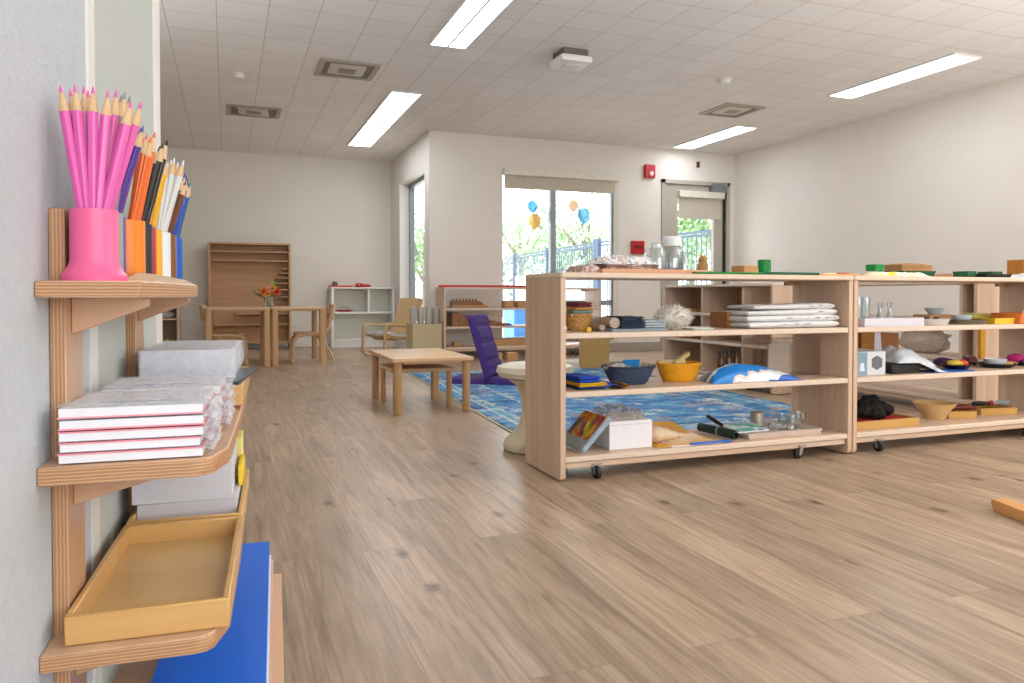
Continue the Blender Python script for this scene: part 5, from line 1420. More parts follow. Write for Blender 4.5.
# ---- top of the right unit
ya = UY+0.16
x0, x1 = px_solid(868, 934, ya-0.05, ya+0.14)
b = B(); b.lathe([(0, 0), (0.9, 0), (1.0, 0.02), (0.97, 0.02), (0.88, 0.003), (0, 0.003)], seg=4, sy=0.5)
for v in b.bm.verts: v.co.x *= (x1-x0)/2*1.38; v.co.y *= 0.26; 
bmesh.ops.rotate(b.bm, verts=b.bm.verts[:], cent=(0, 0, 0), matrix=Matrix.Identity(3))
tg = thing('green_tray', 'dark green shallow tray with cloths and a wooden box on the right shelf top', 'tray', ((x0+x1)/2, ya+0.04, Z3))
b = B(); w_ = (x1-x0)/2; b.box(-w_+0.02, w_-0.02, -0.09, 0.09, 0, 0.005)
for s in (-1, 1):
    b.prism([(s*(w_-0.021), 0), (s*(w_-0.017), 0), (s*w_, 0.028), (s*(w_-0.004), 0.028)], 'y', -0.1, 0.1)
    b.prism([(s*0.089, 0), (s*0.093, 0), (s*0.108, 0.028), (s*0.104, 0.028)], 'x', -w_+0.012, w_-0.012)
b.build('tray', m_dgr, tg)
x0, x1 = px_solid(865, 884, ya+0.01, ya+0.07)
b = B(); b.box(0, x1-x0, -0.02, 0.04, 0, 0.031, bev=0.002)
single('green_box', b, m_grn, 'small bright green box at the left of the cardboard lid box', 'box', (x0, ya+0.03, Z3+0.0285))
x0, x1 = px_solid(884, 932, ya+0.01, ya+0.11)
t = thing('kraft_box', 'flat brown box with slightly raised lid on the right shelf top', 'box', ((x0+x1)/2, ya+0.06, Z3+0.0055))
m_kr = plain('kraft_brown', '#b38555', 0.8, var=0.05); w_ = (x1-x0)/2
b = B(); b.box(-w_, w_, -0.05, 0.05, 0, 0.045, bev=0.001); b.build('box_body', m_kr, t)
b = B(); b.prism([(-w_-0.002, 0.045), (w_*1.0, 0.045), (w_*1.0, 0.053), (w_*0.3, 0.060), (-w_*0.6, 0.062), (-w_-0.002, 0.056)], 'y', -0.053, 0.053, 0, 0.001); b.build('lid', m_kr, t)
x0, x1 = px_box(865, 920, UY+0.06)
single('yellow_cloth', drape(x1-x0, 0.085, 0.020, 8.3, 0), blotch('yellow_print', ['#f3cf3a', '#f6e08c', '#f4f2ea', '#efa63a'], 22, 0.95), 'yellow and white printed cloth at the front of the right shelf top', 'cloth', ((x0+x1)/2, UY+0.045, Z3))
x0, x1 = px_solid(934, 952, ya-0.02, ya+0.08)
b = B(); b.box(0, x1-x0, -0.05, 0.05, 0, 0.019, bev=0.002)
single('tan_tray', b, m_copper, 'low tan wooden tray between the green tray and the black tray', 'tray', (x0, ya+0.03, Z3))
x0, x1 = px_solid(950, 1012, UY+0.03, UY+0.21)
t = thing('black_tray', 'black tray with two dark green boxes on the right shelf top', 'tray', ((x0+x1)/2, UY+0.12, Z3)); w_ = (x1-x0)/2
b = B(); b.box(-w_+0.018, w_-0.018, -0.08, 0.08, 0, 0.005)
for s in (-1, 1):
    b.prism([(s*(w_-0.02), 0), (s*(w_-0.015), 0), (s*w_, 0.016), (s*(w_-0.004), 0.016)], 'y', -0.09, 0.09)
    b.prism([(s*0.079, 0), (s*0.084, 0), (s*0.095, 0.016), (s*0.091, 0.016)], 'x', -w_+0.01, w_-0.01)
b.build('tray', m_black, t)
for i, (a, c) in enumerate(((953, 975.5), (977.5, 1001.5))):
    x0, x1 = px_solid(a-1, c+1, UY+0.08, UY+0.16); b = B(); b.box(0, x1-x0, -0.04, 0.04, 0, 0.025, bev=0.002)
    single('dark_green_box', b, m_dgr, ['left', 'right'][i]+' dark green box on the black tray', 'box', (x0, UY+0.12, Z3+0.0055))
x0, x1 = px_box(1009, 1040, UY+0.10)
single('white_cloth', drape(x1-x0, 0.12, 0.024, 4.4, 0), fab('white_linen', '#e4e8ea', 0.03), 'white folded cloth at the right edge of the right shelf top', 'cloth', ((x0+x1)/2, UY+0.06, Z3))
x0, x1 = wx(1021.5, UY+0.31), 3.84
t = thing('wooden_crate', 'honey wooden crate cut off by the right edge on the shelf top', 'crate', (x0, UY+0.26, Z3))
m_hon = wood('honey_wood', '#a96a26', '#c08038', 'z')
b = B(); w_ = x1-x0; b.box(0, w_, -0.05, -0.042, 0, 0.1); b.box(0, w_, 0.042, 0.05, 0, 0.1); b.box(0, 0.008, -0.042, 0.042, 0, 0.1); b.box(w_-0.008, w_, -0.042, 0.042, 0, 0.1); b.build('crate_walls', m_hon, t)
b = B(); b.box(0.008, w_-0.008, -0.042, 0.042, 0, 0.008); b.build('crate_floor', m_hon, t)

# ---- second shelf (upper) of the near unit
Y = UY+0.13
m_wick = weave('wicker_tan', '#c99a5b', '#a8763c', 130, 120); m_wickp = plain('wicker_rim', '#bd8c4d', 0.7, var=0.1)
t, r, h = basket(564.5, 592, 314.5, Y+0.05, Z2, m_wick, m_wickp, 'tan wicker basket of folded cloths at the left end of the upper near shelf', 0.85, 0.9)
bxc = t.location.copy()
for i, (hh, col_, nm) in enumerate(((0.014, '#d8c9b4', 'cream'), (0.012, '#7f9a86', 'sage green'), (0.012, '#d79a5a', 'ochre'), (0.020, '#7d3a44', 'maroon'))):
    zz = bxc.z + h - 0.010 + sum((0.014, 0.012, 0.012)[:i])
    single('folded_cloth', fold(2*r*(0.92-0.05*i), 2*r*0.7, hh, 1 if i < 3 else 2, i+1, 0.0025), fab('cloth_'+nm.replace(' ', '_'), col_), nm+' folded cloth in the tan wicker basket', 'cloth', (bxc.x, bxc.y, zz), (0, 0, 0.12*i))
x0, x1 = px_box(586, 590.5, UY+0.03)
b = B(); b.box(0, x1-x0, 0, 0.04, 0, 0.018, bev=0.002); b.box(0.001, x1-x0-0.001, -0.0005, 0, 0.006, 0.012)
single('yellow_box', b, plain('yellow_card', '#e2b23c', 0.6), 'tiny yellow box at the foot of the wicker basket', 'box', (x0, UY+0.02, Z2))
def roll(p0, p1, r, mat, label):
    p0 = Vector(p0); p1 = Vector(p1); L_ = (p1-p0).length; t = thing('rolled_mat', label, 'rolled mat', p0, tuple((p1-p0).to_track_quat('Z', 'Y').to_euler()))
    b = B()
    pts = []
    for i in range(60):
        a = i/59*4*PI; q = r*(0.25+0.75*i/59); pts.append((q*math.cos(a), q*math.sin(a)))
    b.lathe([(0, 0), (r, 0), (r, L_), (0, L_)], seg=24); b.build('roll', mat, t)
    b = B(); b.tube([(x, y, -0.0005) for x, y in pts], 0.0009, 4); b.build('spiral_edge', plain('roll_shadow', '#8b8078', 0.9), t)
xa = wx(594, Y); xb = wx(618, Y-0.06)
roll((wx(615, UY+0.06), UY+0.06, Z2+0.0305), (wx(598, UY+0.25), UY+0.28, Z2+0.0305), 0.0205, blotch('roll_tan', ['#e6e2dc', '#c9b39c', '#e9e6e0'], 9, 0.95), 'grey-white rolled mat lying beside the navy folded cloth')
roll((wx(602.5, UY+0.05), UY+0.05, Z2+0.0145), (wx(591.5, UY+0.2), UY+0.22, Z2+0.0145), 0.0115, fab('roll_tan2', '#c7ae95'), 'thin tan rolled mat lying at the right of the wicker basket')
x0, x1 = px_box(606, 661, UY+0.08)
b = B(); b.box(0, x1-x0, 0, 0.18, 0, 0.005, bev=0.001); b.box(0.004, x1-x0-0.003, 0.002, 0.175, 0.005, 0.009, bev=0.001)
single('grey_folder', b, plain('grey_felt', '#9aa4ad', 0.85, var=0.04), 'flat blue-grey folder under the rolled mat and navy cloth', 'folder', (x0, UY+0.03, Z2))
x0, x1 = px_box(620, 643, UY+0.05)
single('navy_cloth', fold(x1-x0, 0.14, 0.046, 5, 2, 0.003), fab('navy_denim', '#2b3c50'), 'navy blue folded cloth on the blue-grey folder', 'cloth', ((x0+x1)/2+0.002, UY+0.112, Z2+0.0095))
x0, x1 = px_box(641, 662, UY+0.08)
single('grey_cloth', fold(x1-x0, 0.13, 0.030, 3, 4, 0.003), fab('pale_grey_cloth', '#b9c2c8'), 'pale grey folded cloth at the right of the navy cloth', 'cloth', ((x0+x1)/2+0.001, UY+0.115, Z2+0.0095))
# fluffy ball
x0, x1 = px_box(658, 692, UY+0.1); fr = (x1-x0)/2
t = thing('fleece_ball', 'fluffy white ball of fleece between the pale grey cloth and small brown box', 'fleece', ((x0+x1)/2+0.004, UY+0.12, Z2))
fz = 0.050
m_flc = plain('fleece', '#f0ebe1', 0.95, var=0.05)
b = B(); b.blob((0, 0, fz*0.98), (fr*0.82, fr*0.75, fz*0.86), 0.15, 4, 2, 3, floor=0.001); b.build('core', m_flc, t)
rnd = random.Random(3); b = B()
for i in range(1500):
    d = Vector((rnd.gauss(0, 1), rnd.gauss(0, 1), rnd.gauss(0, 1))).normalized()
    p = Vector((d.x*fr*0.78, d.y*fr*0.72, fz*0.98+d.z*fz*0.82))
    tip = p + Vector((d.x*fr, d.y*fr, d.z*fz))*rnd.uniform(0.18, 0.34) + Vector((rnd.gauss(0, 0.004), rnd.gauss(0, 0.004), rnd.gauss(0, 0.004)))
    tip.z = max(0.002, tip.z)
    s_ = d.cross(Vector((rnd.gauss(0, 1), rnd.gauss(0, 1), rnd.gauss(0, 1)))).normalized()*0.0016
    b.bm.faces.new([b.bm.verts.new(q) for q in (p-s_, p+s_, tip)])
o = b.build('fleece_hair', m_flc, t); o['kind'] = 'stuff'
x0, x1 = px_box(688, 709, UY+0.07)
b = B(); b.prism(rrect(0, x1-x0, 0, 0.09, 0.01, 3), 'z', 0, 0.007, 0, 0.002)
single('pale_dish', b, plain('pale_green_glaze', '#c7d4c6', 0.3), 'thin pale green dish beside the fleece ball', 'dish', (x0, UY+0.03, Z2))
x0, x1 = px_solid(710, 737, UY+0.16, UY+0.28)
b = B(); w_ = x1-x0; b.box(0, w_, -0.06, 0.06, 0, 0.067, bev=0.002); b.box(-0.0008, w_+0.0008, -0.0608, 0.0608, 0.046, 0.048)
single('small_brown_box', b, wood('walnut_burl', '#8a5a34', '#a8713f', 'z', gs=0.4), 'small brown wooden box left of the white towels', 'box', (x0, UY+0.22, Z2))
# towels
x0 = wx(737, UY+0.10); x1 = 2.452
m_tow = plain('white_towelling', '#f3f3f2', 0.95, var=0.03, scale=200, bump=0.8, bscale=900)
tz = Z2; hs_ = (0.030, 0.028, 0.028, 0.026); ww = x1-x0
names = ['bottom', 'second lowest', 'second highest', 'topmost']
for k in range(4):
    w_ = ww*(1-0.012*k) - (0.03 if k == 3 else 0)
    single('folded_towel', fold(w_, 0.22-0.012*k, hs_[k], 1, k+2, 0.006, 0.35 if k > 1 else 0.15), m_tow, names[k]+' white folded towel of the pile on the upper near shelf', 'towel', (x1-w_/2-0.003*k, UY+0.14, tz), group='white towels in the pile')
    tz += hs_[k]*0.9
b = B(); b.lathe([(0, 0), (0.016, 0), (0.024, 0.012), (0.020, 0.024), (0.008, 0.030), (0, 0.030)], seg=9, sx=1.3)
single('pine_cone', b, plain('cone_brown', '#7a5030', 0.8, var=0.3, scale=90), 'brown pine cone behind the white towel pile', 'pine cone', (wx(781, UY+0.29), UY+0.295, Z2))
# stacked board the cone sits on
# ---- third shelf (middle) of the near unit
Y = UY+0.12
x0, x1 = px_box(567.5, 596, Y)
zz = Z1
for i, (nm, h_, col_, f) in enumerate((('navy', 0.011, '#1d2f6a', 0.98), ('yellow', 0.014, '#e2b41e', 1.0), ('ultramarine', 0.024, '#1548b8', 0.74))):
    w_ = (x1-x0)*f
    single('folded_cloth', fold(w_, 0.16, h_, 1 if i == 0 else 2, i+6, 0.003), fab('cloth_'+nm, col_), nm+' folded cloth in the small pile at the left end of the middle near shelf', 'cloth', (x0+w_/2+0.004, Y-0.01, zz), (0, 0, 0.02*i)); zz += h_*1.0
x0, x1 = px_box(594, 617, UY+0.07)
t = thing('curled_sheet', 'shiny blue sheet with curled yellow underside before the navy basket', 'sheet', (x0+0.015, UY+0.075, Z1))
w_ = x1-x0
b = B(); b.sheet(lambda u, v: Vector((u*w_*0.92, (v-0.5)*0.11-0.02*u, 0.006+0.020*math.sin(PI*min(1, u*1.15))*(0.6+0.4*v))), 14, 8, 0, 0.001); b.build('blue_face', plain('blue_vinyl', '#2f5ccc', 0.18, var=0.02), t)
b = B(); b.sheet(lambda u, v: Vector((w_*(0.72+0.30*math.sin(PI*u)), -0.078+0.10*v+0.01*u, 0.002+0.022*u)), 12, 6, 0, 0.001); b.build('yellow_curl', plain('yellow_vinyl', '#f0a91c', 0.3, var=0.02), t)
m_nav = weave('wicker_navy', '#26374f', '#3d5372', 120, 105); m_navr = plain('wicker_navy_rim', '#27364c', 0.6, var=0.1)
t, r, h = basket(601, 656, 366.5, UY+0.16, Z1, m_nav, m_navr, 'navy woven basket on the middle near shelf', 0.68, 0.72)
bc = t.location.copy()
b = B(); b.blob((0, 0, 0.0), (0.058, 0.045, 0.02), 0.5, 6, 4, 3)
single('crumpled_cloth', b, blotch('grey_knit', ['#8f8a86', '#c7c1b8', '#6f6b68'], 40, 0.95), 'grey crumpled cloth heaped in the navy basket', 'cloth', (bc.x-0.055, bc.y+0.0, bc.z+h-0.004))
b = B(); b.blob((0, 0, 0.0), (0.04, 0.045, 0.014), 0.5, 6, 7, 3)
single('crumpled_cloth', b, blotch('beige_knit', ['#d9d2c4', '#a99c8e', '#6b6460'], 40, 0.95), 'beige crumpled cloth at the right in the navy basket', 'cloth', (bc.x+0.07, bc.y+0.0, bc.z+h-0.006))
b = B(); b.box(-0.037, 0.037, -0.002, 0.002, -0.04, 0.042, bev=0.001)
single('blue_card', b, plain('cyan_card', '#1f86cf', 0.5, var=0.02), 'bright blue card standing in the navy basket', 'card', (bc.x-0.002, bc.y-0.015, bc.z+h-0.016), (0.25, 0, 0))
m_yel = weave('wicker_yellow', '#f0aa16', '#e2960c', 120, 105); m_yelr = plain('wicker_yellow_rim', '#eda516', 0.6, var=0.06)
t, r, h = basket(655.5, 702, 363.5, UY+0.18, Z1, m_yel, m_yelr, 'bright yellow woven basket on the middle near shelf', 0.74, 0.75)
bc = t.location.copy()
for i, (dx, rz_, nm) in enumerate(((0.02, 0.5, 'upper'), (-0.03, -0.2, 'lower'))):
    b = B(); b.box(-0.06, 0.06, -0.011, 0.011, -0.010, 0.010, bev=0.004)
    single('wooden_peg', b, plain('pale_yellow_wood', '#e6cf8e', 0.6, var=0.06), nm+' pale wooden bar lying across the yellow basket', 'wooden bar', (bc.x+dx, bc.y+0.01, bc.z+h+0.004+0.012*(1-i)), (0, -0.30 if i == 0 else -0.05, rz_))
# printed blue and white bag
x0, x1 = px_box(701, 788, UY+0.09); w_ = x1-x0
def bag_mat():
    m, nt, b = newmat('printed_bag')
    tc = N(nt, 'ShaderNodeTexCoord'); sep = N(nt, 'ShaderNodeSeparateXYZ'); nt.links.new(tc.outputs['Object'], sep.inputs[0])
    ad = N(nt, 'ShaderNodeMath', operation='MULTIPLY_ADD'); ad.inputs[1].default_value = -0.22; nt.links.new(sep.outputs['X'], ad.inputs[0]); nt.links.new(sep.outputs['Y'], ad.inputs[2])
    nz = N(nt, 'ShaderNodeTexNoise'); nz.inputs['Scale'].default_value = 14; nt.links.new(tc.outputs['Object'], nz.inputs['Vector'])
    a2 = N(nt, 'ShaderNodeMath', operation='MULTIPLY_ADD'); a2.inputs[1].default_value = 0.05; nt.links.new(nz.outputs['Fac'], a2.inputs[0]); nt.links.new(ad.outputs[0], a2.inputs[2])
    mr = N(nt, 'ShaderNodeMapRange'); mr.inputs['From Min'].default_value = -0.09; mr.inputs['From Max'].default_value = 0.13; nt.links.new(a2.outputs[0], mr.inputs['Value'])
    r = N(nt, 'ShaderNodeValToRGB'); cr = r.color_ramp; cr.interpolation = 'CONSTANT'
    st = [(0, '#1a5fc0'), (0.17, '#eef1f3'), (0.30, '#e0d5cb'), (0.33, '#1f86d8'), (0.62, '#dfe8ee'), (0.72, '#2a6fae'), (0.80, '#8a9aa6'), (0.88, '#c8d4dc')]
    cr.elements[0].color = hexc(st[0][1]); cr.elements[1].position = st[-1][0]; cr.elements[1].color = hexc(st[-1][1])
    for p, h in st[1:-1]:
        e = cr.elements.new(p); e.color = hexc(h)
    nt.links.new(mr.outputs[0], r.inputs['Fac']); nt.links.new(r.outputs['Color'], b.inputs['Base Color']); b.inputs['Roughness'].default_value = 0.3
    n2 = N(nt, 'ShaderNodeTexNoise'); n2.inputs['Scale'].default_value = 30; nt.links.new(tc.outputs['Object'], n2.inputs['Vector'])
    bp = N(nt, 'ShaderNodeBump'); bp.inputs['Strength'].default_value = 0.5; bp.inputs['Distance'].default_value = 0.006; nt.links.new(n2.outputs['Fac'], bp.inputs['Height']); nt.links.new(bp.outputs[0], b.inputs['Normal'])
    return m
b = B()
def bt(u, v):
    e = min(1, min(u, 1-u)/0.35)*min(1, min(v, 1-v)/0.4); e = e**0.5
    hh = 0.080*(1-0.5*u)
    return Vector(((u-0.5)*w_*(1-0.06*math.sin(PI*v)), (v-0.5)*0.14*(1-0.1*math.sin(PI*u)), 0.004+hh*e+0.004*noise.noise(Vector((u*7, v*6, 2)))))
b.sheet(bt, 28, 20); b.sheet(lambda u, v: Vector(((u-0.5)*w_*(1-0.06*math.sin(PI*v)), (v-0.5)*0.14*(1-0.1*math.sin(PI*u)), 0.0005)), 28, 20)
ed = [e for e in b.bm.edges if e.is_boundary]; bmesh.ops.bridge_loops(b.bm, edges=ed); bmesh.ops.recalc_face_normals(b.bm, faces=b.bm.faces[:])
single('printed_bag', b, bag_mat(), 'plump blue and white printed plastic bag beside the yellow basket', 'bag', ((x0+x1)/2+0.012, UY+0.085, Z1), (0, 0, -0.03), ang=70)
# dark bottles behind the bag
for i, px in enumerate((722.5, 730, 737.5)):
    t = thing('dark_bottle', ['left', 'middle', 'right'][i]+' small dark-capped bottle of the three behind the printed bag', 'bottle', (wx(px, UY+0.29), UY+0.30, Z1), 0, 'dark capped bottles')
    b = B(); b.lathe([(0, 0), (0.013, 0), (0.014, 0.006), (0.014, 0.075), (0.010, 0.083), (0.009, 0.088), (0, 0.088)], seg=16); b.build('bottle', plain('amber', '#5b3a1e', 0.15), t)
    b = B(); b.lathe([(0, 0.0885), (0.0125, 0.0885), (0.0125, 0.105), (0.011, 0.107), (0, 0.107)], seg=16); b.build('cap', m_black, t)
# clear box
x0, x1 = px_box(752, 813, UY+0.26)
t = thing('acrylic_box', 'clear open acrylic box holding a white card on the middle near shelf', 'box', ((x0+x1)/2, UY+0.262, Z1)); w_ = (x1-x0)/2; hh = 0.155
b = B(); k = 0.003
b.box(-w_, w_, -0.10, -0.10+k, 0, hh); b.box(-w_, w_, 0.07-k, 0.07, 0, hh); b.box(-w_, -w_+k, -0.10+k, 0.07-k, 0, hh); b.box(w_-k, w_, -0.10+k, 0.07-k, 0, hh); b.box(-w_+k, w_-k, -0.10+k, 0.07-k, 0, k)
b.build('box_walls', m_acryl, t)
b = B()
for y in (-0.1005, 0.0685): b.box(-w_-0.001, w_+0.001, y, y+0.002, hh-0.0018, hh+0.0012)
b.box(-w_-0.001, -w_+0.001, -0.0985, 0.0685, hh-0.0018, hh+0.0012); b.box(w_-0.001, w_+0.001, -0.0985, 0.0685, hh-0.0018, hh+0.0012)
b.build('bright_rim', glassy('acrylic_rim', '#d8dde0', 0.1, 0.35), t)
xx = wx(779, UY+0.22)
b = B(); b.box(-0.058, 0.058, -0.002, 0.002, 0, 0.135, bev=0.0008)
single('white_card', b, plain('frosted_card', '#e3ddd6', 0.6, var=0.02), 'white card standing inside the clear acrylic box', 'card', (xx, UY+0.22, Z1+0.0035), (0.03, 0, 0))

# ---- bottom of the near unit
t_x0 = wx(578, UY+0.06)
t = thing('crayon_case', 'slim blue-grey case with colourful crayon picture leaning on the white box', 'case', (wx(579.5, UY+0.08), UY+0.13, Z0))
# local: x thickness, y along the shelf depth, z up along the case; then tipped to the right
T = Matrix.Rotation(math.radians(44), 4, 'Y')
b = B(); b.T = T; b.box(-0.022, 0.0, -0.10, 0.10, 0.0, 0.165, bev=0.004); b.build('case', plain('case_grey', '#9db0bb', 0.3, var=0.06), t)
b = B(); b.T = T; b.box(-0.0232, -0.0222, -0.092, 0.092, 0.045, 0.158); b.build('picture', blotch('crayon_picture', ['#a01f1f', '#e0622a', '#f0c030', '#d23a2a', '#6b7a86', '#43403c'], 11, 0.4, 2, stretch=(1, 1, 0.6)), t)
b = B(); b.T = T
for i, (y0_, c_) in enumerate(((-0.035, 0), (-0.02, 1), (-0.005, 2), (0.01, 3))):
    b.tube([(-0.0236, y0_-0.03, 0.055), (-0.0236, y0_, 0.08), (-0.0236, y0_+0.012, 0.115)], 0.006, 6, c_, flat=(1, 0.12))
b.build('crayon_strokes', [plain('st_g', '#3fae3a', 0.5), plain('st_y', '#f2d21e', 0.5), plain('st_r', '#d8301f', 0.5), plain('st_b', '#2a6fd0', 0.5)], t)
x0, x1 = px_box(598, 643, UY+0.1); w_ = x1-x0
t = thing('white_box', 'white cardboard box on the bottom near shelf', 'box', (x0+w_/2+0.014, UY+0.14, Z0))
b = B(); b.box(-w_/2+0.01, w_/2, -0.09, 0.11, 0, 0.108, bev=0.002); b.build('box_body', plain('white_card_box', '#f0eef2', 0.6, var=0.02), t)
b = B(); b.box(-w_/2+0.009, w_/2+0.001, -0.091, 0.111, 0.094, 0.0955); b.build('lid_seam', plain('seam_grey', '#c9c4c8', 0.7), t)
single('plastic_bag', drape(0.17, 0.18, 0.05, 6.2, 0), film('grey_film', '#b9aea6', 0.42, 0.2), 'crumpled clear plastic bag on top of the white box', 'plastic bag', (x0+w_/2+0.014, UY+0.15, Z0+0.1085), ang=80)
x0, x1 = px_box(644, 706, UY+0.12)
t = thing('orange_sheet', 'glossy orange sheet bent up at the back on the bottom near shelf', 'sheet', (x0+0.006, UY+0.03, Z0)); w_ = x1-x0
b = B(); b.sheet(lambda u, v: Vector((u*w_*(1.05-0.25*v)+0.01*v, 0.27*v, 0.004+0.05*max(0, v-0.55)**1.4*(1.2-u*0.4)+0.03*v*v)), 14, 12, 0, 0.003)
b.build('sheet', plain('orange_acrylic', '#e6a51c', 0.25, var=0.03), t)
# whelk shell
t = thing('whelk_shell', 'beige spiral sea shell lying on the orange sheet', 'shell', (wx(649, UY+0.09), UY+0.10, Z0+0.043), 0)
b = B()
pts = []; rr = []
prof = [(0.0, 0.012), (0.015, 0.030), (0.035, 0.036), (0.055, 0.031), (0.062, 0.026), (0.075, 0.027), (0.09, 0.021), (0.096, 0.017), (0.106, 0.018), (0.117, 0.013), (0.121, 0.010), (0.13, 0.011), (0.138, 0.006), (0.150, 0.001)]
b.tube([(x, 0, 0.0) for x, r_ in prof], [r_ for x, r_ in prof], 20)
b.bm.transform(Matrix.Rotation(-0.10, 4, 'Y'))
b.build('shell_body', plain('shell_beige', '#dcc0a0', 0.5, var=0.12, scale=30), t, rot=(0.3, 0.16, -0.25))
x0, x1 = px_box(670, 722, UY+0.04)
b = B(); b.box(0, x1-x0, 0, 0.06, 0, 0.0025)
single('white_paper_strip', b, m_paper, 'white paper strip at the front edge of the bottom near shelf', 'paper', (x0, UY+0.02, Z0), (0, 0, 0.03))
x0, x1 = px_box(691, 732, UY+0.03)
b = B(); b.box(0, x1-x0, 0, 0.018, 0, 0.006, bev=0.001)
single('blue_ruler', b, plain('ruler_blue', '#2b6fd6', 0.4, var=0.02), 'blue ruler at the front edge of the bottom near shelf', 'ruler', (x0, UY+0.016, Z0+0.0028), (0, 0, 0.03))
pa = Vector((wx(738, UY+0.06), UY+0.065, Z0+0.019)); pb = Vector((wx(706, UY+0.20), UY+0.24, Z0+0.026))
t = thing('dark_tube', 'dark green cardboard tube lying with its open end to the front', 'tube', pa, tuple((pb-pa).to_track_quat('Z', 'Y').to_euler()))
L_ = (pb-pa).length
b = B(); b.lathe([(0.014, 0.0), (0.0185, 0), (0.0185, L_), (0.014, L_), (0.014, 0.0)], seg=24); b.build('tube', plain('tube_green', '#1f3533', 0.3, var=0.05), t)
b = B(); b.lathe([(0.0188, L_*0.45), (0.0190, L_*0.46), (0.0190, L_*0.48), (0.0188, L_*0.49)], seg=24); b.build('band', plain('tube_band', '#8fa39c', 0.4), t)
pa = Vector((wx(735, UY+0.14), UY+0.15, Z0+0.012)); pb = Vector((wx(711, UY+0.26), UY+0.28, Z0+0.062))
b = B(); b.cyl((0, 0, 0), (0, 0, (pb-pa).length), 0.0085, None, 12); b.cyl((0, 0, -0.012), (0, 0, 0), 0.004, 0.0085, 12)
single('marker_pen', b, m_black, 'black marker pen leaning behind the dark green tube', 'marker', pa, tuple((pb-pa).to_track_quat('Z', 'Y').to_euler()))
x0, x1 = px_box(733, 806, UY+0.14)
t = thing('white_tray', 'white rectangular tray with tin and glass pieces on the bottom near shelf', 'tray', ((x0+x1)/2, UY+0.15, Z0)); w_ = (x1-x0)/2
m_ctray = plain('cream_tray', '#e0cfc4', 0.4, var=0.02)
b = B(); b.box(-w_+0.016, w_-0.016, -0.10, 0.10, 0, 0.006)
for s in (-1, 1):
    b.prism([(s*(w_-0.018), 0), (s*(w_-0.012), 0), (s*w_, 0.024), (s*(w_-0.005), 0.024)], 'y', -0.112, 0.112)
    b.prism([(s*0.098, 0), (s*0.104, 0), (s*0.116, 0.024), (s*0.111, 0.024)], 'x', -w_+0.008, w_-0.008)
b.build('tray', m_ctray, t)
x0, x1 = px_box(736, 768, UY+0.06)
t = thing('booklet', 'small blue and green booklet propped on the white tray edge', 'booklet', (x0+0.012, UY+0.055, Z0+0.0255), (0.12, 0, 0.05)); w_ = x1-x0
b = B(); b.box(0, w_, 0, 0.10, 0, 0.006, bev=0.001); b.build('pages', m_paper, t)
b = B(); b.box(-0.001, w_+0.001, -0.001, 0.10, 0.0062, 0.0075); b.build('cover', blotch('booklet_cover', ['#1e8fb0', '#57b39a', '#e8eef0', '#2a64a8'], 14, 0.4), t)
t = thing('tin_can', 'plain silver tin standing on the white tray', 'tin', (wx(758, UY+0.2), UY+0.20, Z0+0.0062))
b = B(); b.lathe([(0, 0), (0.030, 0), (0.030, 0.075), (0.0285, 0.075), (0.0285, 0.004), (0, 0.004)], seg=28); b.build('tin', plain('tin_metal', '#b9b2a8', 0.35, metal=0.6), t)
b = B(); b.tube([(0.030*math.cos(2*PI*i/28), 0.030*math.sin(2*PI*i/28), 0.0755) for i in range(28)], 0.0016, 6, closed=True); b.build('rim', m_steel, t)
b = B(); b.blob((0, 0, 0.0), (0.045, 0.035, 0.022), 0.4, 5, 3, 3, floor=-0.012)
single('shell_heap', b, blotch('grey_shells', ['#8c8a88', '#d8d2ca', '#6f7276'], 50, 0.6), 'grey heap of shell pieces on the white tray', 'shells', (wx(776, UY+0.2), UY+0.18, Z0+0.0185))
gl = [(0, 0), (0.016, 0), (0.018, 0.004), (0.006, 0.008), (0.006, 0.018), (0.019, 0.026), (0.021, 0.05), (0.0195, 0.05), (0.017, 0.027), (0, 0.022)]
for i, (px, dy) in enumerate(((784.5, 0.12), (796, 0.06), (801, 0.14))):
    b = B(); b.lathe([(r_*1.35, z_*1.35) for r_, z_ in gl], seg=20)
    single('tiny_goblet', b, m_clear, ['left', 'front', 'right'][i]+' tiny glass goblet on the white tray', 'goblet', (wx(px, UY+dy+0.03), UY+dy+0.03, Z0+0.0062))
t = thing('glass_bell', 'tiny glass bell with tall stem on the white tray', 'bell', (wx(792, UY+0.16), UY+0.165, Z0+0.0062))
t.scale = (1.35, 1.35, 1.35)
b = B(); b.lathe([(0.022, 0), (0.020, 0.012), (0.010, 0.034), (0, 0.037)], seg=20); b.build('bell', m_clear, t)
b = B(); b.lathe([(0, 0.037), (0.005, 0.038), (0.0035, 0.05), (0.006, 0.06), (0.003, 0.075), (0.005, 0.088), (0, 0.091)], seg=12); b.build('stem', m_clear, t)

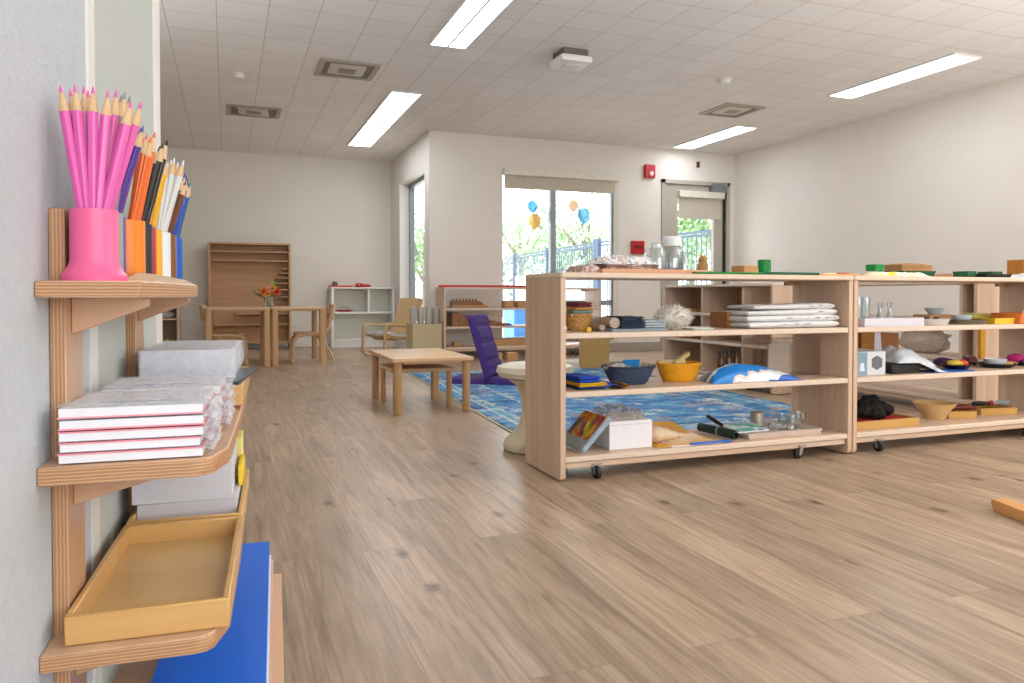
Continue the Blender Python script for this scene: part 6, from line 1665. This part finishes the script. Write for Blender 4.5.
# ---- upper shelf of the right unit
x0, x1 = px_box(856, 915, UY+0.08); w_ = x1-x0
t = thing('white_tray', 'white box tray of glasses at the left end of the upper right shelf', 'tray', (x0+w_/2, UY+0.12, Z2))
m_wtr = plain('white_tray', '#dcdbe2', 0.4, var=0.01)
b = B(); h_ = 0.036; c_ = 0.09; a_ = w_/2
b.box(-a_, a_, -c_, c_, 0, 0.006); b.box(-a_, a_, -c_, -c_+0.006, 0.006, h_, bev=0.001); b.box(-a_, a_, c_-0.006, c_, 0.006, h_, bev=0.001); b.box(-a_, -a_+0.006, -c_+0.006, c_-0.006, 0.006, h_, bev=0.001); b.box(a_-0.006, a_, -c_+0.006, c_-0.006, 0.006, h_, bev=0.001)
b.build('tray', m_wtr, t)
def tumbler(r, h): return [(0, 0), (r*0.92, 0), (r, 0.006), (r, h), (r-0.0015, h), (r-0.0015, 0.008), (0, 0.008)]
flask = [(0, 0), (0.022, 0), (0.024, 0.006), (0.020, 0.03), (0.010, 0.055), (0.009, 0.075), (0.014, 0.098), (0.0125, 0.098), (0.0075, 0.075), (0.0085, 0.055), (0.018, 0.03), (0.022, 0.008), (0, 0.006)]
for i, (px, dy, pr, nm, nn) in enumerate(((860, 0.08, tumbler(0.0165, 0.122), 'leftmost tall clear glass on the white box tray', 'drinking_glass'), (867.5, 0.10, tumbler(0.019, 0.122), 'second tall clear glass on the white box tray', 'drinking_glass'), (882, 0.10, flask, 'left narrow-waisted glass flask on the white box tray', 'glass_flask'), (891.5, 0.10, flask, 'right narrow-waisted glass flask on the white box tray', 'glass_flask'))):
    b = B(); b.lathe(pr, seg=24)
    single(nn, b, m_clear, nm, 'glass' if nn == 'drinking_glass' else 'flask', (wx(px, UY+dy), UY+dy+0.01, Z2+0.0062))
x0, x1 = px_box(915.5, 953, UY+0.10)
t = thing('white_platter', 'white oval platter of black pieces on the upper right shelf', 'platter', ((x0+x1)/2, UY+0.11, Z2)); r = px_r(915.5, 953, UY+0.11)
b = B(); b.lathe([(0, 0), (r*0.8, 0), (r, 0.028), (r*0.97, 0.028), (r*0.78, 0.005), (0, 0.005)], seg=32, sy=0.75); b.build('platter', plain('cream_china', '#ddd8d2', 0.3, var=0.0), t)
for i, (dx, dy) in enumerate(((-0.045, -0.01), (-0.025, 0.02), (-0.006, -0.02), (0.025, 0.0), (0.045, 0.015))):
    b = B(); b.blob((0, 0, 0.012), (0.013, 0.011, 0.012), 0.3, 4, i, 2)
    single('black_pebble', b, m_black, 'small black pebble on the white oval platter', 'pebble', ((x0+x1)/2+dx, UY+0.11+dy, Z2+0.012), group='black pebbles on the platter')
bowl = lambda r, h: [(0, 0), (r*0.55, 0), (r*0.6, 0.003), (r*0.9, h*0.55), (r, h), (r*0.97, h), (r*0.86, h*0.55), (r*0.55, 0.006), (0, 0.006)]
b = B(); b.box(-0.075, 0.075, -0.05, 0.05, 0, 0.042, bev=0.003)
single('low_wooden_stand', b, m_blk, 'low wooden stand at the back under the farther pale bowl', 'stand', (wx(936, UY+0.25), UY+0.27, Z2))
b = B(); b.lathe(bowl(0.043, 0.032), seg=28)
single('pale_blue_bowl', b, plain('pale_blue_china', '#b9cbd2', 0.3, var=0.0), 'pale blue bowl on the wooden stand behind the oval platter', 'bowl', (wx(941.5, UY+0.22), UY+0.26, Z2+0.0422))
x0, x1 = px_box(950, 989, UY+0.10)
t = thing('dark_platter', 'flat dark olive tray under the pale bowl on the upper right shelf', 'tray', ((x0+x1)/2, UY+0.11, Z2)); r = px_r(950, 989, UY+0.11)
b = B(); b.lathe([(0, 0), (r*0.92, 0), (r, 0.021), (r*0.97, 0.021), (r*0.9, 0.006), (0, 0.006)], seg=32, sy=0.75); b.build('tray', plain('olive_tray', '#6a6450', 0.5), t)
b = B(); b.lathe(bowl(0.045, 0.036), seg=28)
single('white_bowl', b, plain('pale_china', '#c8d6da', 0.3, var=0.0), 'pale bowl standing on the dark olive tray', 'bowl', (wx(964, UY+0.10), UY+0.11, Z2+0.0065))
x0, x1 = px_box(984, 1007, UY+0.10)
b = B(); w_ = x1-x0; b.box(0, w_, 0, 0.15, 0, 0.006); b.box(0, w_, 0, 0.006, 0.006, 0.027); b.box(0, w_, 0.144, 0.15, 0.006, 0.027); b.box(0, 0.006, 0.006, 0.144, 0.006, 0.027); b.box(w_-0.006, w_, 0.006, 0.144, 0.006, 0.027)
single('yellow_tray', b, plain('yellow_plastic', '#e5c22e', 0.4, var=0.02), 'yellow tray between the dark olive tray and orange basket', 'tray', (x0+0.008, UY+0.05, Z2))
x0, x1 = px_box(972, 992, UY+0.25)
b = B(); b.box(0, x1-x0, 0, 0.08, 0, 0.045, bev=0.003); b.box(-0.001, x1-x0+0.001, -0.001, 0.081, 0.034, 0.036)
single('lime_box', b, plain('lime_box', '#cfc46c', 0.5), 'dull yellow-green box at the back behind the yellow tray', 'box', (x0, UY+0.24, Z2))
x0, x1 = px_box(1006, 1040, UY+0.08); w_ = (x1-x0)/2
t = thing('orange_basket', 'orange plastic carrier with white handle at the right edge of the upper shelf', 'carrier', (x0+w_+0.004, UY+0.10, Z2))
b = B(); b.prism([(-w_*0.94, 0), (w_*0.94, 0), (w_, 0.05), (-w_*0.8, 0.05)], 'y', -0.08, 0.08, 0, 0.004); b.build('carrier', plain('orange_plastic', '#d9742e', 0.45, var=0.03), t)
b = B(); b.tube([(-w_*0.35, -0.05, 0.035), (-w_*0.33, -0.05, 0.058), (-w_*0.05, -0.05, 0.068), (w_*0.4, -0.05, 0.068), (w_*0.6, -0.05, 0.05)], 0.006, 8); b.build('handle', m_white, t)

# ---- middle shelf of the right unit
x0, x1 = px_box(855, 884, UY+0.06); w_ = x1-x0
t = thing('picture_box', 'small carton with blue panel and picture of a dark cube', 'carton', (x0+0.002, UY+0.05, Z1))
b = B(); b.box(0, w_, 0, 0.10, 0, 0.104, bev=0.001); b.build('carton', plain('carton_white', '#d7dade', 0.5, var=0.01), t)
b = B(); b.box(0.0, w_*0.36, -0.0008, -0.0001, 0.002, 0.102); b.build('blue_panel', plain('carton_blue', '#86a2b3', 0.5, var=0.02), t)
b = B(); cx_ = w_*0.70; cz_ = 0.055; s_ = 0.030
b.prism([(cx_-s_, cz_-s_*0.6), (cx_, cz_-s_*1.1), (cx_+s_, cz_-s_*0.6), (cx_+s_, cz_+s_*0.6), (cx_, cz_+s_*1.05), (cx_-s_, cz_+s_*0.6)], 'y', -0.0008, -0.0001); b.build('cube_picture', plain('print_grey', '#6a6c74', 0.5, var=0.08), t)
b = B(); b.prism([(w_*0.10, 0.02), (w_*0.27, 0.02), (w_*0.24, 0.055), (w_*0.13, 0.055)], 'y', -0.0016, -0.0009); b.lathe([(0, 0), (0.008, 0), (0.006, 0.001), (0, 0.001)], (0, 0, 0), 12)
for v in b.bm.verts[-0:]: pass
b.build('white_print', plain('print_white', '#dfe5ea', 0.5, var=0.0), t)
x0, x1 = px_box(885, 914, UY+0.09); w_ = x1-x0
t = thing('black_case', 'low black case beside the picture carton', 'case', (x0+w_/2+0.002, UY+0.11, Z1))
b = B(); b.box(-w_/2, w_/2, -0.06, 0.07, 0, 0.042, bev=0.005); b.build('case', m_black, t)
b = B(); b.box(-w_/2-0.0005, w_/2+0.0005, -0.0605, 0.0705, 0.024, 0.0255); b.build('seam', plain('case_seam', '#3c3c3e', 0.5), t)
xq = wx(913, UY+0.10)
b = B()
def gb(u, v):
    e = min(1, min(u, 1-u)/0.2)*min(1, min(v, 1-v)/0.25); e = e**0.7
    x = (u-0.5)*0.26
    base = 0.045 if x < -0.02 else max(0.0, 0.045-(x+0.02)*0.42)
    return Vector((x, (v-0.5)*0.17, base+0.004+0.065*e*(1-0.55*u)*(1+0.6*noise.noise(Vector((u*4, v*4, 5))))))
b.sheet(gb, 26, 18, 0, 0.0018)
single('grey_bag', b, blotch('grey_poly', ['#b3bcc6', '#d5dbe0', '#98a3ae'], 9, 0.35, 3, bump=0.4), 'rumpled silver-grey plastic bag slumped over the black case', 'bag', (xq, UY+0.115, Z1), (0, 0, -0.15), ang=70)
b = B(); b.box(-0.07, 0.07, -0.001, 0.001, 0, 0.002)
x0, x1 = px_box(934, 974, UY+0.03)
b = B(); b.box(0, x1-x0, 0, 0.10, 0, 0.004, bev=0.001)
single('blue_mat', b, plain('blue_mat', '#1f5fc4', 0.5, var=0.03), 'flat blue mat under the first black plate', 'mat', (x0, UY+0.02, Z1))
def plate(px0, px1, Yp, zb, label):
    x0, x1 = px_box(px0, px1, Yp); r = px_r(px0, px1, Yp)
    t = thing('black_plate', label, 'plate', ((x0+x1)/2, Yp, zb))
    b = B(); b.lathe([(0, 0), (r*0.7, 0), (r, 0.020), (r*0.97, 0.021), (r*0.68, 0.006), (0, 0.006)], seg=32, sy=0.85); b.build('plate', m_black, t)
    return t, r
t, r = plate(940, 973, UY+0.11, Z1+0.0045, 'black plate of yellow and red play food on the blue mat')
pc = t.location.copy()
for i, (dx, dy, rad, c_, nm) in enumerate(((-0.02, -0.01, (0.038, 0.03, 0.018), '#d8b93e', 'yellow'), (0.018, -0.015, (0.032, 0.024, 0.018), '#d8512a', 'red-orange'), (0.05, 0.01, (0.03, 0.025, 0.014), '#dbb35a', 'tan'))):
    b = B(); b.blob((0, 0, rad[2]), rad, 0.2, 3, i, 3, floor=0.0)
    single('play_food', b, plain('food_%d' % i, c_, 0.6, var=0.12), nm+' play food piece on the first black plate', 'play food', (pc.x+dx, pc.y+dy, pc.z+0.0065))
b = B(); b.blob((0, 0, 0.02), (0.05, 0.04, 0.022), 0.2, 3, 7, 3, floor=0.0)
single('purple_purse', b, fab('purple_cloth', '#4b2c55'), 'dark purple cloth pouch at the back behind the first black plate', 'pouch', (wx(946, UY+0.25), UY+0.26, Z1))
t, r = plate(977, 1017, UY+0.12, Z1+0.0002, 'black plate with a white bowl and crackers')
pc = t.location.copy()
b = B(); b.lathe(bowl(0.052, 0.036), seg=26)
single('white_bowl', b, plain('white_china', '#dfe4ea', 0.3, var=0.0), 'small white bowl on the second black plate', 'bowl', (pc.x-0.018, pc.y-0.005, pc.z+0.0065))
for i, (dx, nm) in enumerate(((0.055, 'left'), (0.085, 'right'))):
    b = B(); b.box(-0.02, 0.02, -0.03, 0.03, 0, 0.007, bev=0.002)
    single('cracker', b, plain('cracker', '#d9b07a', 0.8, var=0.1), nm+' tan cracker on the second black plate', 'cracker', (pc.x+dx, pc.y-0.005, pc.z+0.014), (0.1, -0.25, 0.3*i))
b = B(); b.lathe([(0, 0), (0.03, 0), (0.038, 0.02), (0.03, 0.042), (0.012, 0.05), (0, 0.05)], seg=20)
single('maroon_bowl', b, plain('maroon', '#5f1f2a', 0.4), 'maroon lidded pot behind the black plates', 'pot', (wx(975.5, UY+0.22), UY+0.25, Z1))
t, r = plate(1013, 1040, UY+0.14, Z1+0.0002, 'black plate with pink pieces at the right edge')
pc = t.location.copy()
b = B(); b.blob((0, 0, 0.022), (0.04, 0.04, 0.03), 0.25, 3, 4, 3, floor=0.0)
single('pink_play_food', b, plain('magenta', '#c4257e', 0.6, var=0.1), 'magenta play food on the plate at the right edge', 'play food', (pc.x-0.03, pc.y+0.03, pc.z+0.0065))
b = B(); b.blob((0, 0, 0.014), (0.045, 0.03, 0.02), 0.25, 3, 9, 3, floor=0.0)
single('grey_play_food', b, plain('steel_blue', '#8aa0b2', 0.5, var=0.1), 'blue-grey play food at the front of the plate at the right edge', 'play food', (pc.x-0.02, pc.y-0.045, pc.z+0.0065))

# ---- bottom of the right unit
m_ht = wood('honey_tray', '#c2924a', '#d3a55f', 'x', rough=0.35)
def wtray(px0, px1, Yc, dep, h, label, rz=0.0):
    x0, x1 = px_box(px0, px1, Yc-dep/2); a = (x1-x0)/2
    t = thing('honey_tray', label, 'tray', ((x0+x1)/2, Yc, Z0), rz); c = dep/2; k = 0.007
    b = B(); b.box(-a, a, -c, -c+k, 0, h, bev=0.001); b.box(-a, a, c-k, c, 0, h, bev=0.001); b.box(-a, -a+k, -c+k, c-k, 0, h, bev=0.001); b.box(a-k, a, -c+k, c-k, 0, h, bev=0.001); b.build('rim', m_ht, t)
    b = B(); b.box(-a+k, a-k, -c+k, c-k, 0, 0.005); b.build('tray_floor', m_ht, t)
    return t
t = wtray(857, 921, UY+0.14, 0.19, 0.036, 'honey wood tray of black netting on the bottom right shelf')
tc_ = t.location.copy()
b = B(); b.box(-0.125, 0.135, -0.085, 0.085, 0, 0.028, bev=0.008)
single('red_felt', b, fab('red_felt', '#c4202a'), 'red felt lining in the honey wood tray', 'felt', (tc_.x, tc_.y, Z0+0.0055))
b = B(); rnd = random.Random(11)
for i in range(80):
    a = rnd.uniform(0, 6.28); q = rnd.random()**0.6
    b.blob((q*0.115*math.cos(a)-0.008, q*0.065*math.sin(a), 0.026+0.066*(1-q)*rnd.uniform(0.6, 1.1)), (rnd.uniform(0.015, 0.03),)*3, 0.5, 4, i, 2)
single('black_netting', b, plain('black_net', '#060607', 0.85, var=0.2, scale=80, bump=0.6), 'heap of black netting in the honey wood tray', 'netting', (tc_.x-0.008, tc_.y, Z0+0.034))
x0, x1 = px_box(911.5, 955.5, UY+0.18)
t = thing('carved_bowl', 'flared honey-coloured wooden bowl on the bottom right shelf', 'bowl', ((x0+x1)/2, UY+0.17, Z0)); r = px_r(912.5, 955.5, UY+0.17)
b = B(); b.lathe([(0, 0), (r*0.48, 0), (r*0.52, 0.006), (r*0.72, 0.04), (r*0.97, 0.070), (r, 0.076), (r*0.95, 0.076), (r*0.68, 0.042), (r*0.45, 0.010), (0, 0.009)], seg=36, sy=0.9); b.build('bowl', wood('bowl_wood', '#cfa468', '#e2c08c', 'x', gs=0.6), t)
t = wtray(957, 979, UY+0.19, 0.17, 0.035, 'honey wood tray of red-handled tools right of the wooden bowl', -0.25)
tc_ = t.location.copy()
for i, dy in enumerate((-0.03, 0.02)):
    pa = Vector((tc_.x-0.05, tc_.y+dy+0.0, Z0+0.046)); t = thing('red_handled_tool', ['front', 'rear'][i]+' red-handled tool lying across the honey wood tray', 'tool', pa, (0, 0, -0.25))
    b = B(); b.tube([(0.03, 0, 0), (0.06, 0, 0.001), (0.10, 0, 0.0), (0.14, 0, -0.001)], [0.007, 0.011, 0.010, 0.008], 12); b.build('handle', plain('dark_red_wood', '#6d1d22', 0.3, var=0.05), t)
    b = B(); b.tube([(-0.01, 0, 0.001), (0.01, 0, 0.001), (0.03, 0, 0)], [0.010, 0.006, 0.005], 10); b.build('ferrule', m_steel, t)
t = wtray(989, 1018, UY+0.21, 0.17, 0.034, 'honey wood tray of dark-handled brushes at the right of the bottom shelf', -0.2)
tc_ = t.location.copy()
t = thing('brush', 'dark-handled brush with silver bristles on the rightmost honey wood tray', 'brush', (tc_.x-0.09, tc_.y+0.0, Z0+0.047), (0, 0, -0.1))
b = B(); b.tube([(0, 0, 0), (0.03, 0, 0.001), (0.07, 0, 0), (0.10, 0, 0)], [0.010, 0.013, 0.010, 0.008], 12); b.build('handle', m_black, t)
b = B(); b.tube([(0.10, 0, 0), (0.115, 0, 0)], [0.010, 0.013], 12); b.build('ferrule', m_red, t)
b = B(); rnd = random.Random(5)
for i in range(70):
    y = rnd.uniform(-0.02, 0.02); b.cyl((0.115, y*0.5, rnd.uniform(-0.006, 0.006)), (0.20+rnd.uniform(-0.01, 0.01), y*1.4, rnd.uniform(-0.010, 0.012)), 0.0018, None, 4)
o = b.build('bristles', plain('silver_bristle', '#b9c2c6', 0.4, metal=0.3), t); o['kind'] = 'stuff'
b = B(); b.blob((0, 0, 0.013), (0.014, 0.014, 0.013), 0.03, 2, 1, 3)
single('grey_ball', b, plain('grey_ball', '#77716b', 0.5), 'small grey ball behind the trays on the bottom right shelf', 'ball', (wx(974.5, UY+0.31), UY+0.315, Z0))

# ---- things on the crossing units behind
def cy(px, X): return at_x(px, 300, X).y
X = CX2+0.10
b = B(); b.box(-0.02, 0.02, -0.012, 0.012, 0, 0.19, bev=0.002)
single('yellow_strip', b, plain('mustard', '#d39a1e', 0.6), 'mustard yellow upright strip on the shelf behind the plates', 'strip', (CX2+0.03, cy(982, CX2+0.03), 0.3275))
X = CX2+0.12
b = B(); b.blob((0, 0, 0.07), (0.10, 0.16, 0.075), 0.35, 3, 5, 3, floor=0.0)
single('beige_bag', b, film('beige_film', '#cdb7a6', 0.6, 0.3), 'crumpled beige plastic bag on the shelf behind the silver-grey bag', 'plastic bag', (CX2+0.14, cy(925, CX2+0.14), 0.3275), ang=80)
for i, px in enumerate((856, 878)):
    yq = cy(px, CX2+0.12)
    b = B(); b.box(-0.09, 0.09, -0.07, 0.07, 0, 0.105, bev=0.003)
    single('orange_wood_box', b, wood('orange_wood', '#b87a38', '#c98c4a', 'y'), ['left', 'right'][i]+' orange-brown wooden box behind the picture carton', 'box', (CX2+0.14, yq, 0.3275))
p = at_x(877, 330, CX2+0.02)
b = B(); b.prism([(-0.03, 0), (0.03, 0), (0.022, 0.155), (-0.012, 0.165)], 'x', -0.001, 0.001)
single('white_tag', b, m_paper, 'long white paper tag standing on the shelf behind the picture carton', 'tag', (CX2+0.03, p.y, 0.3275))
X = CX1+0.12
t = thing('shell_bowl', 'small wooden bowl of shells on the sideways shelf behind the yellow basket', 'bowl', (CX1+0.12, cy(691, CX1+0.12), 0.3275))
b = B(); b.lathe(bowl(0.10, 0.06), seg=24); b.build('bowl', m_blk, t)
for i, (dx, dy, c_, nm) in enumerate(((-0.03, 0.03, '#d8dadb', 'white'), (0.0, -0.03, '#8a8f95', 'grey'), (-0.02, -0.07, '#7da06a', 'green'))):
    b = B(); b.blob((0, 0, 0.025), (0.03, 0.03, 0.025), 0.25, 3, i, 2)
    single('sea_shell', b, plain('shell_%d' % i, c_, 0.6, var=0.1), nm+' shell in the small wooden bowl behind the yellow basket', 'shell', (t.location.x+dx, t.location.y+dy, 0.3275+0.036))
b = B(); b.box(-0.1, 0.1, -0.12, 0.12, 0, 0.02, bev=0.003)
single('small_plank_stack', b, m_blk, 'flat wooden board on the sideways shelf behind the fleece ball', 'board', (CX1+0.13, cy(690, CX1+0.13), 0.5430))
